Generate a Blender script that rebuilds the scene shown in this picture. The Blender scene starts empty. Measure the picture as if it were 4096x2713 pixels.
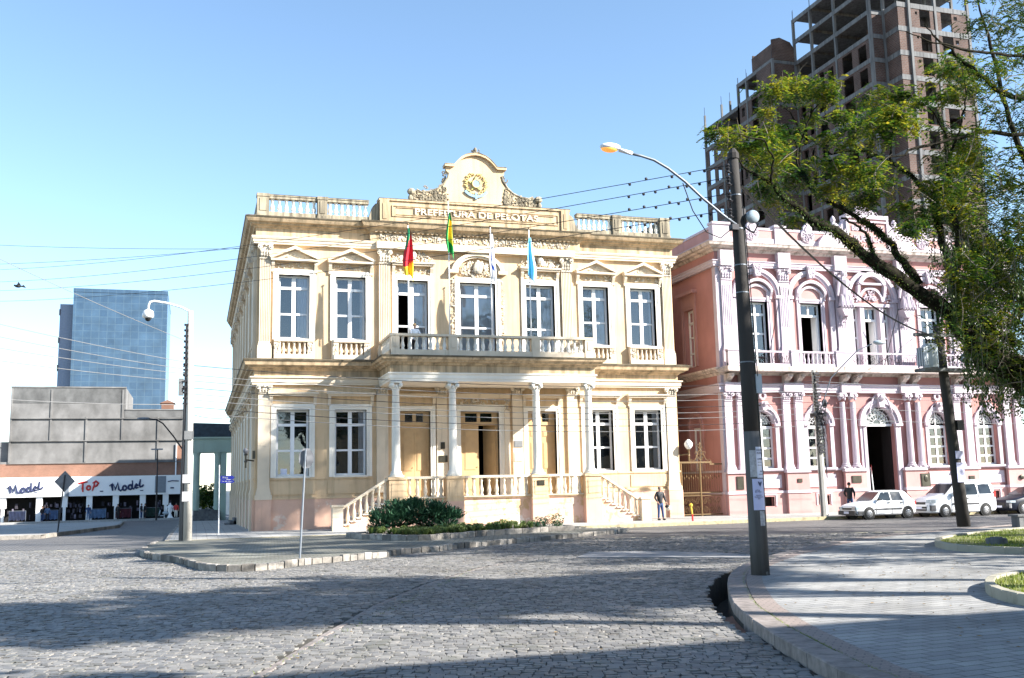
import bpy, math, random
from math import sin, cos, pi, radians, sqrt, atan2
from mathutils import Vector, Matrix
from mathutils.geometry import tessellate_polygon
random.seed(7)
SC = bpy.context.scene
COL = SC.collection

# ---------------- camera
cd = bpy.data.cameras.new('camera'); cam = bpy.data.objects.new('camera', cd); COL.objects.link(cam)
right = Vector((0.95533887, -0.29467971, -0.02195354)); up = Vector((-0.02168402, -0.14400447, 0.98933943))
back = right.cross(up)
m3 = Matrix((right, up, back)).transposed()
cam.matrix_world = Matrix.Translation((-2.7537, -52.4171, 1.915)) @ m3.to_4x4()
cd.lens = 35.62; cd.sensor_width = 36.0; cd.clip_start = 0.1; cd.clip_end = 3000
SC.camera = cam

# ---------------- light
SUN_TO = Vector((1.55, -1.1, 1.10)).normalized()      # direction towards the sun
el = math.asin(SUN_TO.z); az = atan2(SUN_TO.x, SUN_TO.y)
w = bpy.data.worlds.new('World'); SC.world = w; w.use_nodes = True
wn = w.node_tree; bg = wn.nodes['Background']
sky = wn.nodes.new('ShaderNodeTexSky'); sky.sky_type = 'NISHITA'; sky.sun_disc = False
sky.sun_elevation = el; sky.sun_rotation = az; sky.altitude = 0; sky.air_density = 0.85; sky.dust_density = 0.2; sky.ozone_density = 1.6
hs_ = wn.nodes.new('ShaderNodeHueSaturation'); hs_.inputs['Hue'].default_value = 0.494; hs_.inputs['Saturation'].default_value = 1.0
wn.links.new(sky.outputs[0], hs_.inputs['Color']); wn.links.new(hs_.outputs[0], bg.inputs[0]); bg.inputs[1].default_value = 0.098
sd = bpy.data.lights.new('sun', 'SUN'); sun = bpy.data.objects.new('sun', sd); COL.objects.link(sun)
sd.energy = 5.0; sd.angle = radians(0.53); sd.color = (1.0, 0.95, 0.87)
sun.rotation_euler = (-SUN_TO).to_track_quat('-Z', 'Y').to_euler()
SC.view_settings.view_transform = 'Standard'; SC.view_settings.look = 'None'
SC.view_settings.exposure = 1.72; SC.view_settings.gamma = 1.0
SC.view_settings.use_curve_mapping = False

# ---------------- materials
def nt(name):
    m = bpy.data.materials.new(name); m.use_nodes = True
    return m, m.node_tree, m.node_tree.nodes, m.node_tree.links, m.node_tree.nodes['Principled BSDF']
def N(ns, t, **k):
    n = ns.new(t)
    for a, b in k.items():
        if a.startswith('i_'):
            key = a[2:]; key = int(key) if key.isdigit() else key.replace('_', ' ')
            n.inputs[key].default_value = b
        else: setattr(n, a, b)
    return n
def ramp(ns, pts):
    r = ns.new('ShaderNodeValToRGB'); e = r.color_ramp.elements
    while len(e) < len(pts): e.new(0.5)
    for i, (p, c) in enumerate(pts):
        e[i].position = p; e[i].color = (c[0], c[1], c[2], 1) if len(c) == 3 else c
    return r
def c4(c): return (c[0], c[1], c[2], 1)
def mul(c, k): return tuple(min(1, x*k) for x in c)
def plain(name, col, rough=0.6, metal=0.0, var=0.12, scale=3.0, bump=0.0, spec=0.4, rnd=0.0):
    m, t, ns, ln, b = nt(name)
    tc = N(ns, 'ShaderNodeTexCoord')
    nz = N(ns, 'ShaderNodeTexNoise', i_Scale=scale, i_Detail=5.0, i_Roughness=0.6)
    ln.new(tc.outputs['Object'], nz.inputs['Vector'])
    r = ramp(ns, [(0.3, mul(col, 1-var)), (0.7, mul(col, 1+var*0.6))])
    ln.new(nz.outputs['Fac'], r.inputs['Fac'])
    out = r.outputs['Color']
    if rnd > 0:
        g = N(ns, 'ShaderNodeNewGeometry')
        mr = N(ns, 'ShaderNodeMapRange', i_To_Min=1-rnd, i_To_Max=1+rnd)
        ln.new(g.outputs['Random Per Island'], mr.inputs['Value'])
        hs = N(ns, 'ShaderNodeHueSaturation')
        ln.new(out, hs.inputs['Color']); ln.new(mr.outputs[0], hs.inputs['Value']); out = hs.outputs['Color']
    ln.new(out, b.inputs['Base Color'])
    b.inputs['Roughness'].default_value = rough; b.inputs['Metallic'].default_value = metal
    b.inputs['Specular IOR Level'].default_value = spec
    if bump > 0:
        n2 = N(ns, 'ShaderNodeTexNoise', i_Scale=scale*9, i_Detail=4.0)
        ln.new(tc.outputs['Object'], n2.inputs['Vector'])
        bp = N(ns, 'ShaderNodeBump', i_Strength=bump, i_Distance=0.02)
        ln.new(n2.outputs['Fac'], bp.inputs['Height']); ln.new(bp.outputs[0], b.inputs['Normal'])
    return m
def plaster(name, col, dirt=(0.16, 0.14, 0.10), amt=0.5, streak=True, lo=0.56, hi=0.78, patch=None, sc=2.0):
    """painted render with rain streaks and grime in shapes of their own"""
    m, t, ns, ln, b = nt(name)
    tc = N(ns, 'ShaderNodeTexCoord')
    mp = N(ns, 'ShaderNodeMapping'); mp.inputs['Scale'].default_value = (2.6, 2.6, 0.22) if streak else (sc, sc, sc*.7)
    ln.new(tc.outputs['Object'], mp.inputs['Vector'])
    nz = N(ns, 'ShaderNodeTexNoise', i_Scale=1.3, i_Detail=8.0, i_Roughness=0.62)
    ln.new(mp.outputs[0], nz.inputs['Vector'])
    r = ramp(ns, [(lo, (0, 0, 0)), (hi, (amt, amt, amt))]); ln.new(nz.outputs['Fac'], r.inputs['Fac'])
    n3 = N(ns, 'ShaderNodeTexNoise', i_Scale=0.7, i_Detail=6.0); ln.new(tc.outputs['Object'], n3.inputs['Vector'])
    r3 = ramp(ns, [(0.35, mul(col, 0.88)), (0.65, mul(col, 1.06))]); ln.new(n3.outputs['Fac'], r3.inputs['Fac'])
    mx = N(ns, 'ShaderNodeMixRGB'); ln.new(r.outputs['Color'], mx.inputs['Fac']); ln.new(r3.outputs['Color'], mx.inputs['Color1'])
    mx.inputs['Color2'].default_value = c4(dirt); out = mx.outputs[0]
    if patch:
        n4 = N(ns, 'ShaderNodeTexNoise', i_Scale=0.9, i_Detail=9.0, i_Roughness=0.7); ln.new(tc.outputs['Object'], n4.inputs['Vector'])
        r4 = ramp(ns, [(0.60, (0, 0, 0)), (0.63, (0.8, 0.8, 0.8))]); ln.new(n4.outputs['Fac'], r4.inputs['Fac'])
        m4 = N(ns, 'ShaderNodeMixRGB'); ln.new(r4.outputs['Color'], m4.inputs['Fac']); ln.new(out, m4.inputs['Color1']); m4.inputs['Color2'].default_value = c4(patch)
        out = m4.outputs[0]
    ln.new(out, b.inputs['Base Color']); b.inputs['Roughness'].default_value = 0.85; b.inputs['Specular IOR Level'].default_value = 0.25
    n2 = N(ns, 'ShaderNodeTexNoise', i_Scale=22.0, i_Detail=5.0); ln.new(tc.outputs['Object'], n2.inputs['Vector'])
    bp = N(ns, 'ShaderNodeBump', i_Strength=0.25, i_Distance=0.02)
    ln.new(n2.outputs['Fac'], bp.inputs['Height']); ln.new(bp.outputs[0], b.inputs['Normal'])
    return m
def bricky(name, c1, c2, mortar, bw=0.24, bh=0.09, ms=0.012, axis='xz', bump=0.4, off=0.5, dirt=0.0, rot=0.0, rough=0.85, big=0.25):
    """rectangular units; axis picks the plane the pattern lies in"""
    m, t, ns, ln, b = nt(name)
    tc = N(ns, 'ShaderNodeTexCoord'); sp = N(ns, 'ShaderNodeSeparateXYZ'); cb = N(ns, 'ShaderNodeCombineXYZ')
    ln.new(tc.outputs['Object'], sp.inputs[0])
    if axis == 'wall':
        ad = N(ns, 'ShaderNodeMath', operation='ADD'); ln.new(sp.outputs[0], ad.inputs[0]); ln.new(sp.outputs[1], ad.inputs[1])
        ln.new(ad.outputs[0], cb.inputs[0]); ln.new(sp.outputs[2], cb.inputs[1])
    else:
        ln.new(sp.outputs[0], cb.inputs[0]); ln.new(sp.outputs[2 if axis == 'xz' else 1], cb.inputs[1])
    vec = cb.outputs[0]
    if rot:
        mp = N(ns, 'ShaderNodeMapping'); mp.inputs['Rotation'].default_value = (0, 0, rot); ln.new(vec, mp.inputs[0]); vec = mp.outputs[0]
    br = N(ns, 'ShaderNodeTexBrick', i_Scale=1.0, i_Mortar_Size=ms, i_Mortar_Smooth=0.3, i_Bias=-0.1, i_Brick_Width=bw, i_Row_Height=bh)
    br.offset = off
    br.inputs['Color1'].default_value = c4(c1); br.inputs['Color2'].default_value = c4(c2); br.inputs['Mortar'].default_value = c4(mortar)
    ln.new(vec, br.inputs['Vector'])
    nz = N(ns, 'ShaderNodeTexNoise', i_Scale=0.35, i_Detail=7.0, i_Roughness=0.65); ln.new(tc.outputs['Object'], nz.inputs['Vector'])
    r = ramp(ns, [(0.3, (1-big,)*3), (0.7, (1+big*0.4,)*3)]); ln.new(nz.outputs['Fac'], r.inputs['Fac'])
    mx = N(ns, 'ShaderNodeMixRGB', blend_type='MULTIPLY', i_Fac=1.0); ln.new(br.outputs['Color'], mx.inputs['Color1']); ln.new(r.outputs['Color'], mx.inputs['Color2'])
    n5 = N(ns, 'ShaderNodeTexNoise', i_Scale=60.0, i_Detail=3.0); ln.new(tc.outputs['Object'], n5.inputs['Vector'])
    r5 = ramp(ns, [(0.3, (0.8,)*3), (0.7, (1.12,)*3)]); ln.new(n5.outputs['Fac'], r5.inputs['Fac'])
    m5 = N(ns, 'ShaderNodeMixRGB', blend_type='MULTIPLY', i_Fac=1.0); ln.new(mx.outputs[0], m5.inputs['Color1']); ln.new(r5.outputs['Color'], m5.inputs['Color2'])
    ln.new(m5.outputs[0], b.inputs['Base Color']); b.inputs['Roughness'].default_value = rough; b.inputs['Specular IOR Level'].default_value = 0.3
    bp = N(ns, 'ShaderNodeBump', i_Strength=bump, i_Distance=0.03, invert=True)
    ln.new(br.outputs['Fac'], bp.inputs['Height']); ln.new(bp.outputs[0], b.inputs['Normal'])
    return m
def glass(name, tint=(0.03, 0.04, 0.05), opac=0.18):
    m, t, ns, ln, b = nt(name)
    out = ns['Material Output']
    g = N(ns, 'ShaderNodeBsdfGlossy', i_Roughness=0.02); g.inputs['Color'].default_value = (0.95, 0.97, 1, 1)
    tr = N(ns, 'ShaderNodeBsdfTransparent'); df = N(ns, 'ShaderNodeBsdfDiffuse'); df.inputs['Color'].default_value = c4(tint)
    m1 = N(ns, 'ShaderNodeMixShader', i_Fac=opac); ln.new(tr.outputs[0], m1.inputs[1]); ln.new(df.outputs[0], m1.inputs[2])
    fr = N(ns, 'ShaderNodeFresnel', i_IOR=2.0); m2 = N(ns, 'ShaderNodeMixShader')
    ln.new(fr.outputs[0], m2.inputs[0]); ln.new(m1.outputs[0], m2.inputs[1]); ln.new(g.outputs[0], m2.inputs[2])
    ln.new(m2.outputs[0], out.inputs['Surface'])
    tc = N(ns, 'ShaderNodeTexCoord'); nz = N(ns, 'ShaderNodeTexNoise', i_Scale=1.2, i_Detail=2.0); ln.new(tc.outputs['Object'], nz.inputs[0])
    bp = N(ns, 'ShaderNodeBump', i_Strength=0.12, i_Distance=0.05); ln.new(nz.outputs[0], bp.inputs['Height']); ln.new(bp.outputs[0], g.inputs['Normal'])
    return m
def leafmat(name, cols, trans=0.35):
    m, t, ns, ln, b = nt(name)
    g = N(ns, 'ShaderNodeNewGeometry'); tc = N(ns, 'ShaderNodeTexCoord')
    nz = N(ns, 'ShaderNodeTexNoise', i_Scale=1.3, i_Detail=2.0); ln.new(tc.outputs['Object'], nz.inputs['Vector'])
    a = N(ns, 'ShaderNodeMath', operation='MULTIPLY_ADD', i_1=0.26, i_2=0.0); ln.new(g.outputs['Random Per Island'], a.inputs[0])
    a2 = N(ns, 'ShaderNodeMath', operation='MULTIPLY_ADD', i_1=1.0); ln.new(nz.outputs['Fac'], a2.inputs[0]); ln.new(a.outputs[0], a2.inputs[2])
    r = ramp(ns, [(0.30 + 0.6*i/(len(cols)-1), c) for i, c in enumerate(cols)]); ln.new(a2.outputs[0], r.inputs['Fac'])
    ln.new(r.outputs['Color'], b.inputs['Base Color']); b.inputs['Roughness'].default_value = 0.5; b.inputs['Specular IOR Level'].default_value = 0.35
    tl = N(ns, 'ShaderNodeBsdfTranslucent'); ln.new(r.outputs['Color'], tl.inputs['Color'])
    mx = N(ns, 'ShaderNodeMixShader', i_Fac=trans); ln.new(b.outputs[0], mx.inputs[1]); ln.new(tl.outputs[0], mx.inputs[2])
    ln.new(mx.outputs[0], ns['Material Output'].inputs['Surface'])
    return m
def emis(name, col, s):
    m, t, ns, ln, b = nt(name)
    b.inputs['Base Color'].default_value = c4(col); b.inputs['Emission Color'].default_value = c4(col); b.inputs['Emission Strength'].default_value = s
    return m

MT = {}
MT['cream'] = plaster('cream_plaster', (0.62, 0.455, 0.285), dirt=(0.26, 0.19, 0.11), amt=0.6, lo=0.47, hi=0.78)
MT['trim'] = plaster('pale_trim_plaster', (0.66, 0.56, 0.43), amt=0.45)
MT['cornice'] = plaster('cornice_plaster', (0.55, 0.41, 0.26), dirt=(0.10, 0.085, 0.05), amt=0.8, lo=0.42, hi=0.70)
MT['weather'] = plaster('weathered_plaster', (0.40, 0.345, 0.25), dirt=(0.06, 0.052, 0.04), amt=0.9, lo=0.40, hi=0.66)
MT['grime'] = plaster('grimy_ledge', (0.16, 0.13, 0.09), dirt=(0.05, 0.045, 0.03), amt=0.8, streak=False, lo=0.35, hi=0.65)
MT['relief'] = plaster('relief_stucco', (0.70, 0.62, 0.50), dirt=(0.12, 0.11, 0.09), amt=0.6, streak=False, lo=0.45, hi=0.6)
MT['plinth'] = plaster('pinkish_plinth', (0.62, 0.40, 0.30), dirt=(0.25, 0.17, 0.13), amt=0.5, patch=(0.66, 0.55, 0.46))
MT['porchbase'] = plaster('patchy_porch_plaster', (0.68, 0.47, 0.37), dirt=(0.50, 0.34, 0.18), amt=0.9, streak=False, lo=0.5, hi=0.6, patch=(0.78, 0.68, 0.60))
MT['whiteframe'] = plain('white_paint_frame', (0.80, 0.80, 0.80), 0.5, var=0.04)
MT['surround'] = plaster('white_surround', (0.78, 0.74, 0.66), amt=0.18)
MT['curtain'] = plain('white_curtain', (0.72, 0.74, 0.80), 0.9, var=0.08)
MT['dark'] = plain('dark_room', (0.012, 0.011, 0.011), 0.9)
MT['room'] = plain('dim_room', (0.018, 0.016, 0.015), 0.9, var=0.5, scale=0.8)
MT['glass'] = glass('window_glass')
MT['door'] = plain('tan_door_paint', (0.52, 0.35, 0.18), 0.45, var=0.08)
MT['pinkwall'] = plaster('pink_plaster', (0.41, 0.205, 0.19), dirt=(0.18, 0.10, 0.09), amt=0.35)
MT['pinklight'] = plaster('pale_pink_plaster', (0.46, 0.265, 0.25), dirt=(0.25, 0.15, 0.14), amt=0.4)
MT['pinktrim'] = plaster('whitish_pink_trim', (0.50, 0.435, 0.485), dirt=(0.15, 0.12, 0.13), amt=0.35)
MT['pinkledge'] = plaster('library_ledge', (0.62, 0.53, 0.49), dirt=(0.10, 0.09, 0.06), amt=0.75, lo=0.45, hi=0.68)
MT['bronze'] = plain('bronze', (0.07, 0.065, 0.05), 0.4, metal=0.7, var=0.3)
MT['gold'] = plain('gold_metal', (0.17, 0.11, 0.05), 0.5, metal=0.2)
MT['iron'] = plain('dark_iron', (0.03, 0.03, 0.035), 0.5, metal=0.5)
MT['steel'] = plain('galvanised_steel', (0.19, 0.215, 0.25), 0.5, metal=0.4)
MT['greypaint'] = plain('grey_paint', (0.45, 0.5, 0.55), 0.4)
MT['wire'] = plain('black_cable', (0.02, 0.02, 0.022), 0.6)
MT['wirepale'] = plain('grey_cable', (0.22, 0.22, 0.22), 0.5)
MT['black'] = plain('black_plastic', (0.015, 0.015, 0.016), 0.45)
MT['white'] = plain('white_gloss', (0.80, 0.80, 0.80), 0.35, var=0.03)
MT['concpole'] = plaster('pole_concrete', (0.13, 0.125, 0.12), dirt=(0.05, 0.045, 0.04), amt=0.85, lo=0.4, hi=0.7, patch=(0.36, 0.36, 0.36))
MT['concdark'] = plaster('dark_pole_concrete', (0.05, 0.045, 0.042), dirt=(0.03, 0.03, 0.03), amt=0.8, lo=0.4, hi=0.7)
MT['concpale'] = plaster('pale_pole_concrete', (0.52, 0.50, 0.46), dirt=(0.2, 0.18, 0.16), amt=0.5)
MT['conc'] = plaster('raw_concrete', (0.16, 0.165, 0.17), dirt=(0.045, 0.045, 0.05), amt=0.8, lo=0.42, hi=0.72)
MT['concwall'] = plaster('stained_render_wall', (0.22, 0.215, 0.21), dirt=(0.09, 0.088, 0.085), amt=0.85, lo=0.38, hi=0.66, streak=False, sc=.3)
MT['brick'] = bricky('hollow_brick', (0.105, 0.060, 0.048), (0.082, 0.045, 0.037), (0.12, 0.105, 0.098), bw=0.45, bh=0.22, ms=0.03, axis='wall', big=0.45)
MT['brickwall'] = bricky('orange_brick', (0.28, 0.14, 0.095), (0.24, 0.12, 0.08), (0.25, 0.18, 0.14), axis='wall', big=0.3)
MT['tyre'] = plain('tyre_rubber', (0.02, 0.02, 0.02), 0.8)
MT['carwhite'] = plain('white_car_paint', (0.80, 0.81, 0.83), 0.25, var=0.02, spec=0.6)
MT['cardark'] = plain('dark_blue_car_paint', (0.006, 0.009, 0.02), 0.3, spec=0.35)
MT['carglass'] = plain('car_glass', (0.02, 0.03, 0.04), 0.08, spec=0.45)
MT['alloy'] = plain('wheel_silver', (0.30, 0.30, 0.31), 0.35, metal=0.5)
MT['bumper'] = plain('grey_bumper', (0.05, 0.05, 0.055), 0.6)
MT['lampglass'] = plain('headlight_glass', (0.30, 0.36, 0.40), 0.1, spec=0.9)
MT['red'] = plain('red_paint', (0.55, 0.03, 0.025), 0.4)
MT['yellow'] = plain('yellow_paint', (0.70, 0.45, 0.05), 0.5)
MT['blue'] = plain('blue_enamel', (0.02, 0.03, 0.30), 0.35)
MT['paper'] = plain('poster_paper', (0.68, 0.70, 0.82), 0.8, var=0.06)
MT['ink'] = plain('printed_ink', (0.03, 0.04, 0.10), 0.8)
MT['skin'] = plain('skin', (0.42, 0.24, 0.16), 0.55)
MT['bark'] = plain('mossy_bark', (0.020, 0.018, 0.012), 0.95, var=0.8, scale=5, bump=1.0, spec=0.1)
MT['twig'] = plain('pale_twig', (0.20, 0.17, 0.14), 0.85, var=0.3)
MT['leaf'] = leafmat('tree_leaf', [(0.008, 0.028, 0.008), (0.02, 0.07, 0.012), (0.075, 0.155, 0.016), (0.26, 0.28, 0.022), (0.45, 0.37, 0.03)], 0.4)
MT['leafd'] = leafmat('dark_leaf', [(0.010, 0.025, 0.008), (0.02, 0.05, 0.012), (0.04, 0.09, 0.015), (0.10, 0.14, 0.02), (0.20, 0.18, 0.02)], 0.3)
MT['juniper'] = leafmat('juniper_leaf', [(0.010, 0.035, 0.02), (0.02, 0.065, 0.036), (0.04, 0.11, 0.06), (0.07, 0.16, 0.085)], 0.15)
MT['tuft'] = leafmat('border_leaf', [(0.02, 0.05, 0.01), (0.06, 0.11, 0.03), (0.13, 0.18, 0.05), (0.20, 0.24, 0.08)], 0.3)
MT['grass'] = leafmat('lawn_grass', [(0.05, 0.09, 0.015), (0.11, 0.17, 0.02), (0.20, 0.26, 0.03), (0.27, 0.28, 0.06)], 0.3)
MT['dryleaf'] = plain('dry_leaf', (.20, .13, .05), .8, rnd=.5)
MT['soil'] = plain('soil', (0.09, 0.065, 0.045), 0.95, var=0.4, scale=5, bump=0.6)
MT['lawnbase'] = plain('lawn_soil', (0.16, 0.17, 0.05), 0.95, var=0.4, scale=4, bump=0.6)
MT['stone'] = plain('kerb_granite', (0.24, 0.22, 0.195), 0.85, var=0.4, scale=6, bump=0.6, rnd=0.5)
MT['granite'] = plain('pink_granite_kerb', (0.23, 0.20, 0.185), 0.8, var=0.45, scale=5, bump=0.4, rnd=0.1)
MT['sett'] = plain('granite_sett', (0.185, 0.178, 0.172), 0.7, var=0.3, scale=9, bump=0.5, rnd=0.16, spec=0.4)
def settmat():
    m, t, ns, ln, b = nt('granite_sett'); tc = N(ns, 'ShaderNodeTexCoord'); g = N(ns, 'ShaderNodeNewGeometry')
    r0 = ramp(ns, [(0.0, (.14, .138, .14)), (0.35, (.195, .19, .186)), (0.7, (.23, .222, .21)), (1.0, (.28, .265, .245))]); ln.new(g.outputs['Random Per Island'], r0.inputs['Fac'])
    out = r0.outputs['Color']
    for sc, lo, hi, a, c in ((0.45, .42, .7, .55, (.10, .092, .082)), (1.7, .55, .68, .5, (.07, .075, .045)), (30., .45, .8, .5, (.08, .08, .08))):
        nz = N(ns, 'ShaderNodeTexNoise', i_Scale=sc, i_Detail=6.0, i_Roughness=.65); ln.new(tc.outputs['Object'], nz.inputs['Vector']); r = ramp(ns, [(lo, (0, 0, 0)), (hi, (a, a, a))]); ln.new(nz.outputs['Fac'], r.inputs['Fac'])
        mx = N(ns, 'ShaderNodeMixRGB'); ln.new(r.outputs['Color'], mx.inputs['Fac']); ln.new(out, mx.inputs['Color1']); mx.inputs['Color2'].default_value = c4(c); out = mx.outputs[0]
    ln.new(out, b.inputs['Base Color']); b.inputs['Roughness'].default_value = .62; b.inputs['Specular IOR Level'].default_value = .4
    n2 = N(ns, 'ShaderNodeTexNoise', i_Scale=70., i_Detail=5.0); ln.new(tc.outputs['Object'], n2.inputs['Vector']); bp = N(ns, 'ShaderNodeBump', i_Strength=.5, i_Distance=.012); ln.new(n2.outputs['Fac'], bp.inputs['Height']); ln.new(bp.outputs[0], b.inputs['Normal'])
    return m
MT['sett'] = settmat()
MT['mortar'] = plain('sand_joint', (0.055, 0.05, 0.04), 0.95, var=0.5, scale=8, bump=0.3)
ROT = atan2(-0.29467971, 0.95533887)
MT['farsett'] = bricky('far_setts', (0.20, 0.192, 0.187), (0.17, 0.162, 0.158), (0.07, 0.066, 0.062), bw=0.17, bh=0.145, ms=0.024, axis='xy', rot=-ROT, bump=0.8, rough=0.65)
MT['paver'] = bricky('plaza_paver', (0.37, 0.365, 0.35), (0.28, 0.28, 0.28), (0.15, 0.145, 0.135), bw=0.40, bh=0.20, ms=0.012, axis='xy', rot=-0.10, bump=0.35, big=0.45)
MT['paverred'] = bricky('reddish_edge_paver', (0.31, 0.25, 0.225), (0.28, 0.235, 0.21), (0.2, 0.17, 0.155), bw=0.2, bh=0.1, ms=0.012, axis='xy', rot=0.7, bump=0.3)
MT['walk'] = bricky('sidewalk_slab', (0.40, 0.39, 0.37), (0.35, 0.345, 0.33), (0.2, 0.19, 0.17), bw=0.45, bh=0.45, ms=0.012, axis='xy', off=0.0, bump=0.2, big=0.25)
MT['islandpave'] = bricky('island_paving', (0.24, 0.235, 0.21), (0.19, 0.185, 0.165), (0.10, 0.11, 0.06), bw=0.35, bh=0.25, ms=0.02, axis='xy', rot=0.3, bump=0.5, big=0.5)
MT['patch'] = plain('concrete_patch', (0.24, 0.24, 0.245), 0.8, var=0.2, scale=2, bump=0.2)
MT['yellowkerb'] = plain('worn_yellow_kerb', (0.36, 0.31, 0.19), 0.8, var=0.4, scale=7, bump=0.3)

# ---------------- mesh builder
class M:
    def __init__(s, T=None): s.v = []; s.f = []; s.T = T; s.mi = []; s.cur = 0
    def add(s, vs, fs):
        n = len(s.v)
        if s.T: vs = [s.T(*p) for p in vs]
        s.v += [tuple(p) for p in vs]; s.f += [tuple(i+n for i in f) for f in fs]; s.mi += [s.cur]*len(fs)
        return s
    def box(s, x0, x1, y0, y1, z0, z1):
        if x0 > x1: x0, x1 = x1, x0
        if y0 > y1: y0, y1 = y1, y0
        if z0 > z1: z0, z1 = z1, z0
        return s.add([(x0,y0,z0),(x1,y0,z0),(x1,y1,z0),(x0,y1,z0),(x0,y0,z1),(x1,y0,z1),(x1,y1,z1),(x0,y1,z1)],
            [(0,3,2,1),(4,5,6,7),(0,1,5,4),(1,2,6,5),(2,3,7,6),(3,0,4,7)])
    def prism(s, poly, a, b, ax='y'):
        """poly 2D; ax = extrusion axis: y -> (x,z), x -> (y,z), z -> (x,y)"""
        n = len(poly)
        def P(p, t): return (p[0], t, p[1]) if ax == 'y' else ((t, p[0], p[1]) if ax == 'x' else (p[0], p[1], t))
        vs = [P(p, a) for p in poly] + [P(p, b) for p in poly]
        tri = tessellate_polygon([[Vector((p[0], p[1], 0)) for p in poly]])
        fs = [tuple(t) for t in tri] + [tuple(n+i for i in reversed(t)) for t in tri]
        fs += [(i, (i+1) % n, n+(i+1) % n, n+i) for i in range(n)]
        return s.add(vs, fs)
    def lathe(s, cx, cy, prof, n=10, ax='z'):
        vs = []; k = len(prof)
        for r, z in prof:
            for i in range(n):
                a = 2*pi*i/n
                if ax == 'z': vs.append((cx+r*cos(a), cy+r*sin(a), z))
                elif ax == 'y': vs.append((cx+r*cos(a), z, cy+r*sin(a)))
                else: vs.append((z, cx+r*cos(a), cy+r*sin(a)))
        fs = [(j*n+i, j*n+(i+1) % n, (j+1)*n+(i+1) % n, (j+1)*n+i) for j in range(k-1) for i in range(n)]
        fs += [tuple(range(n-1, -1, -1)), tuple((k-1)*n+i for i in range(n))]
        return s.add(vs, fs)
    def tube(s, pts, r, n=6):
        pts = [Vector(p) for p in pts]; rs = r if isinstance(r, (list, tuple)) else [r]*len(pts)
        vs = []; fs = []; prev = None
        for i, p in enumerate(pts):
            d = (pts[min(i+1, len(pts)-1)] - pts[max(i-1, 0)]).normalized()
            if prev is None:
                a = Vector((0, 0, 1)) if abs(d.z) < 0.9 else Vector((1, 0, 0)); u = d.cross(a).normalized()
            else: u = (prev - d*prev.dot(d)).normalized()
            prev = u; v = d.cross(u)
            for k in range(n):
                a = 2*pi*k/n; vs.append(tuple(p + (u*cos(a)+v*sin(a))*rs[i]))
        for j in range(len(pts)-1):
            fs += [(j*n+i, j*n+(i+1) % n, (j+1)*n+(i+1) % n, (j+1)*n+i) for i in range(n)]
        fs += [tuple(range(n-1, -1, -1)), tuple((len(pts)-1)*n+i for i in range(n))]
        return s.add(vs, fs)
    def ball(s, c, r, n=8, m=6):
        rx, ry, rz = r if isinstance(r, (list, tuple)) else (r, r, r)
        vs = [(c[0], c[1], c[2]-rz)]
        for j in range(1, m):
            t = pi*j/m
            for i in range(n):
                a = 2*pi*i/n; vs.append((c[0]+rx*sin(t)*cos(a), c[1]+ry*sin(t)*sin(a), c[2]-rz*cos(t)))
        vs.append((c[0], c[1], c[2]+rz)); L = len(vs)-1
        fs = [(0, 1+(i+1) % n, 1+i) for i in range(n)]
        for j in range(m-2):
            fs += [(1+j*n+i, 1+j*n+(i+1) % n, 1+(j+1)*n+(i+1) % n, 1+(j+1)*n+i) for i in range(n)]
        fs += [(1+(m-2)*n+i, 1+(m-2)*n+(i+1) % n, L) for i in range(n)]
        return s.add(vs, fs)
    def arch(s, cx, cz, r0, r1, y0, y1, a0=0, a1=180, n=16, sz=1.0):
        """ring sector in the xz plane"""
        vs = []; fs = []
        for i in range(n+1):
            a = radians(a0+(a1-a0)*i/n); c, q = cos(a), sin(a)*sz
            vs += [(cx+r0*c, y0, cz+r0*q), (cx+r1*c, y0, cz+r1*q), (cx+r1*c, y1, cz+r1*q), (cx+r0*c, y1, cz+r0*q)]
        for i in range(n):
            b = 4*i
            for k in range(4): fs.append((b+k, b+(k+1) % 4, b+4+(k+1) % 4, b+4+k))
        fs += [(0, 3, 2, 1), (4*n, 4*n+1, 4*n+2, 4*n+3)]
        return s.add(vs, fs)
    def band(s, x0, x1, y0, y1, prof):
        """moulding carried round left, front and right of a block; prof = [(out, z)...] bottom to top"""
        vs = []; k = len(prof)
        for o, z in prof:
            vs += [(x0-o, y1, z), (x0-o, y0-o, z), (x1+o, y0-o, z), (x1+o, y1, z)]
        fs = [(4*j+i, 4*j+i+1, 4*j+4+i+1, 4*j+4+i) for j in range(k-1) for i in range(3)]
        fs += [(0, 3, 2, 1), (4*k-4, 4*k-3, 4*k-2, 4*k-1)]
        fs += [tuple(4*j for j in range(k)), tuple(4*j+3 for j in range(k))]
        return s.add(vs, fs)
    def wall(s, u0, u1, z0, z1, d0, d1, holes):
        """solid wall in the xz plane between depths d0,d1 with rectangular holes (u0,u1,z0,z1)"""
        us = sorted({u0, u1} | {h[i] for h in holes for i in (0, 1) if u0 < h[i] < u1})
        for a, b in zip(us, us[1:]):
            hs = sorted([h for h in holes if h[0] <= a+1e-6 and h[1] >= b-1e-6], key=lambda h: h[2]); z = z0
            for h in hs:
                if h[2] > z: s.box(a, b, d0, d1, z, h[2])
                z = max(z, h[3])
            if z < z1: s.box(a, b, d0, d1, z, z1)
        return s
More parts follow.
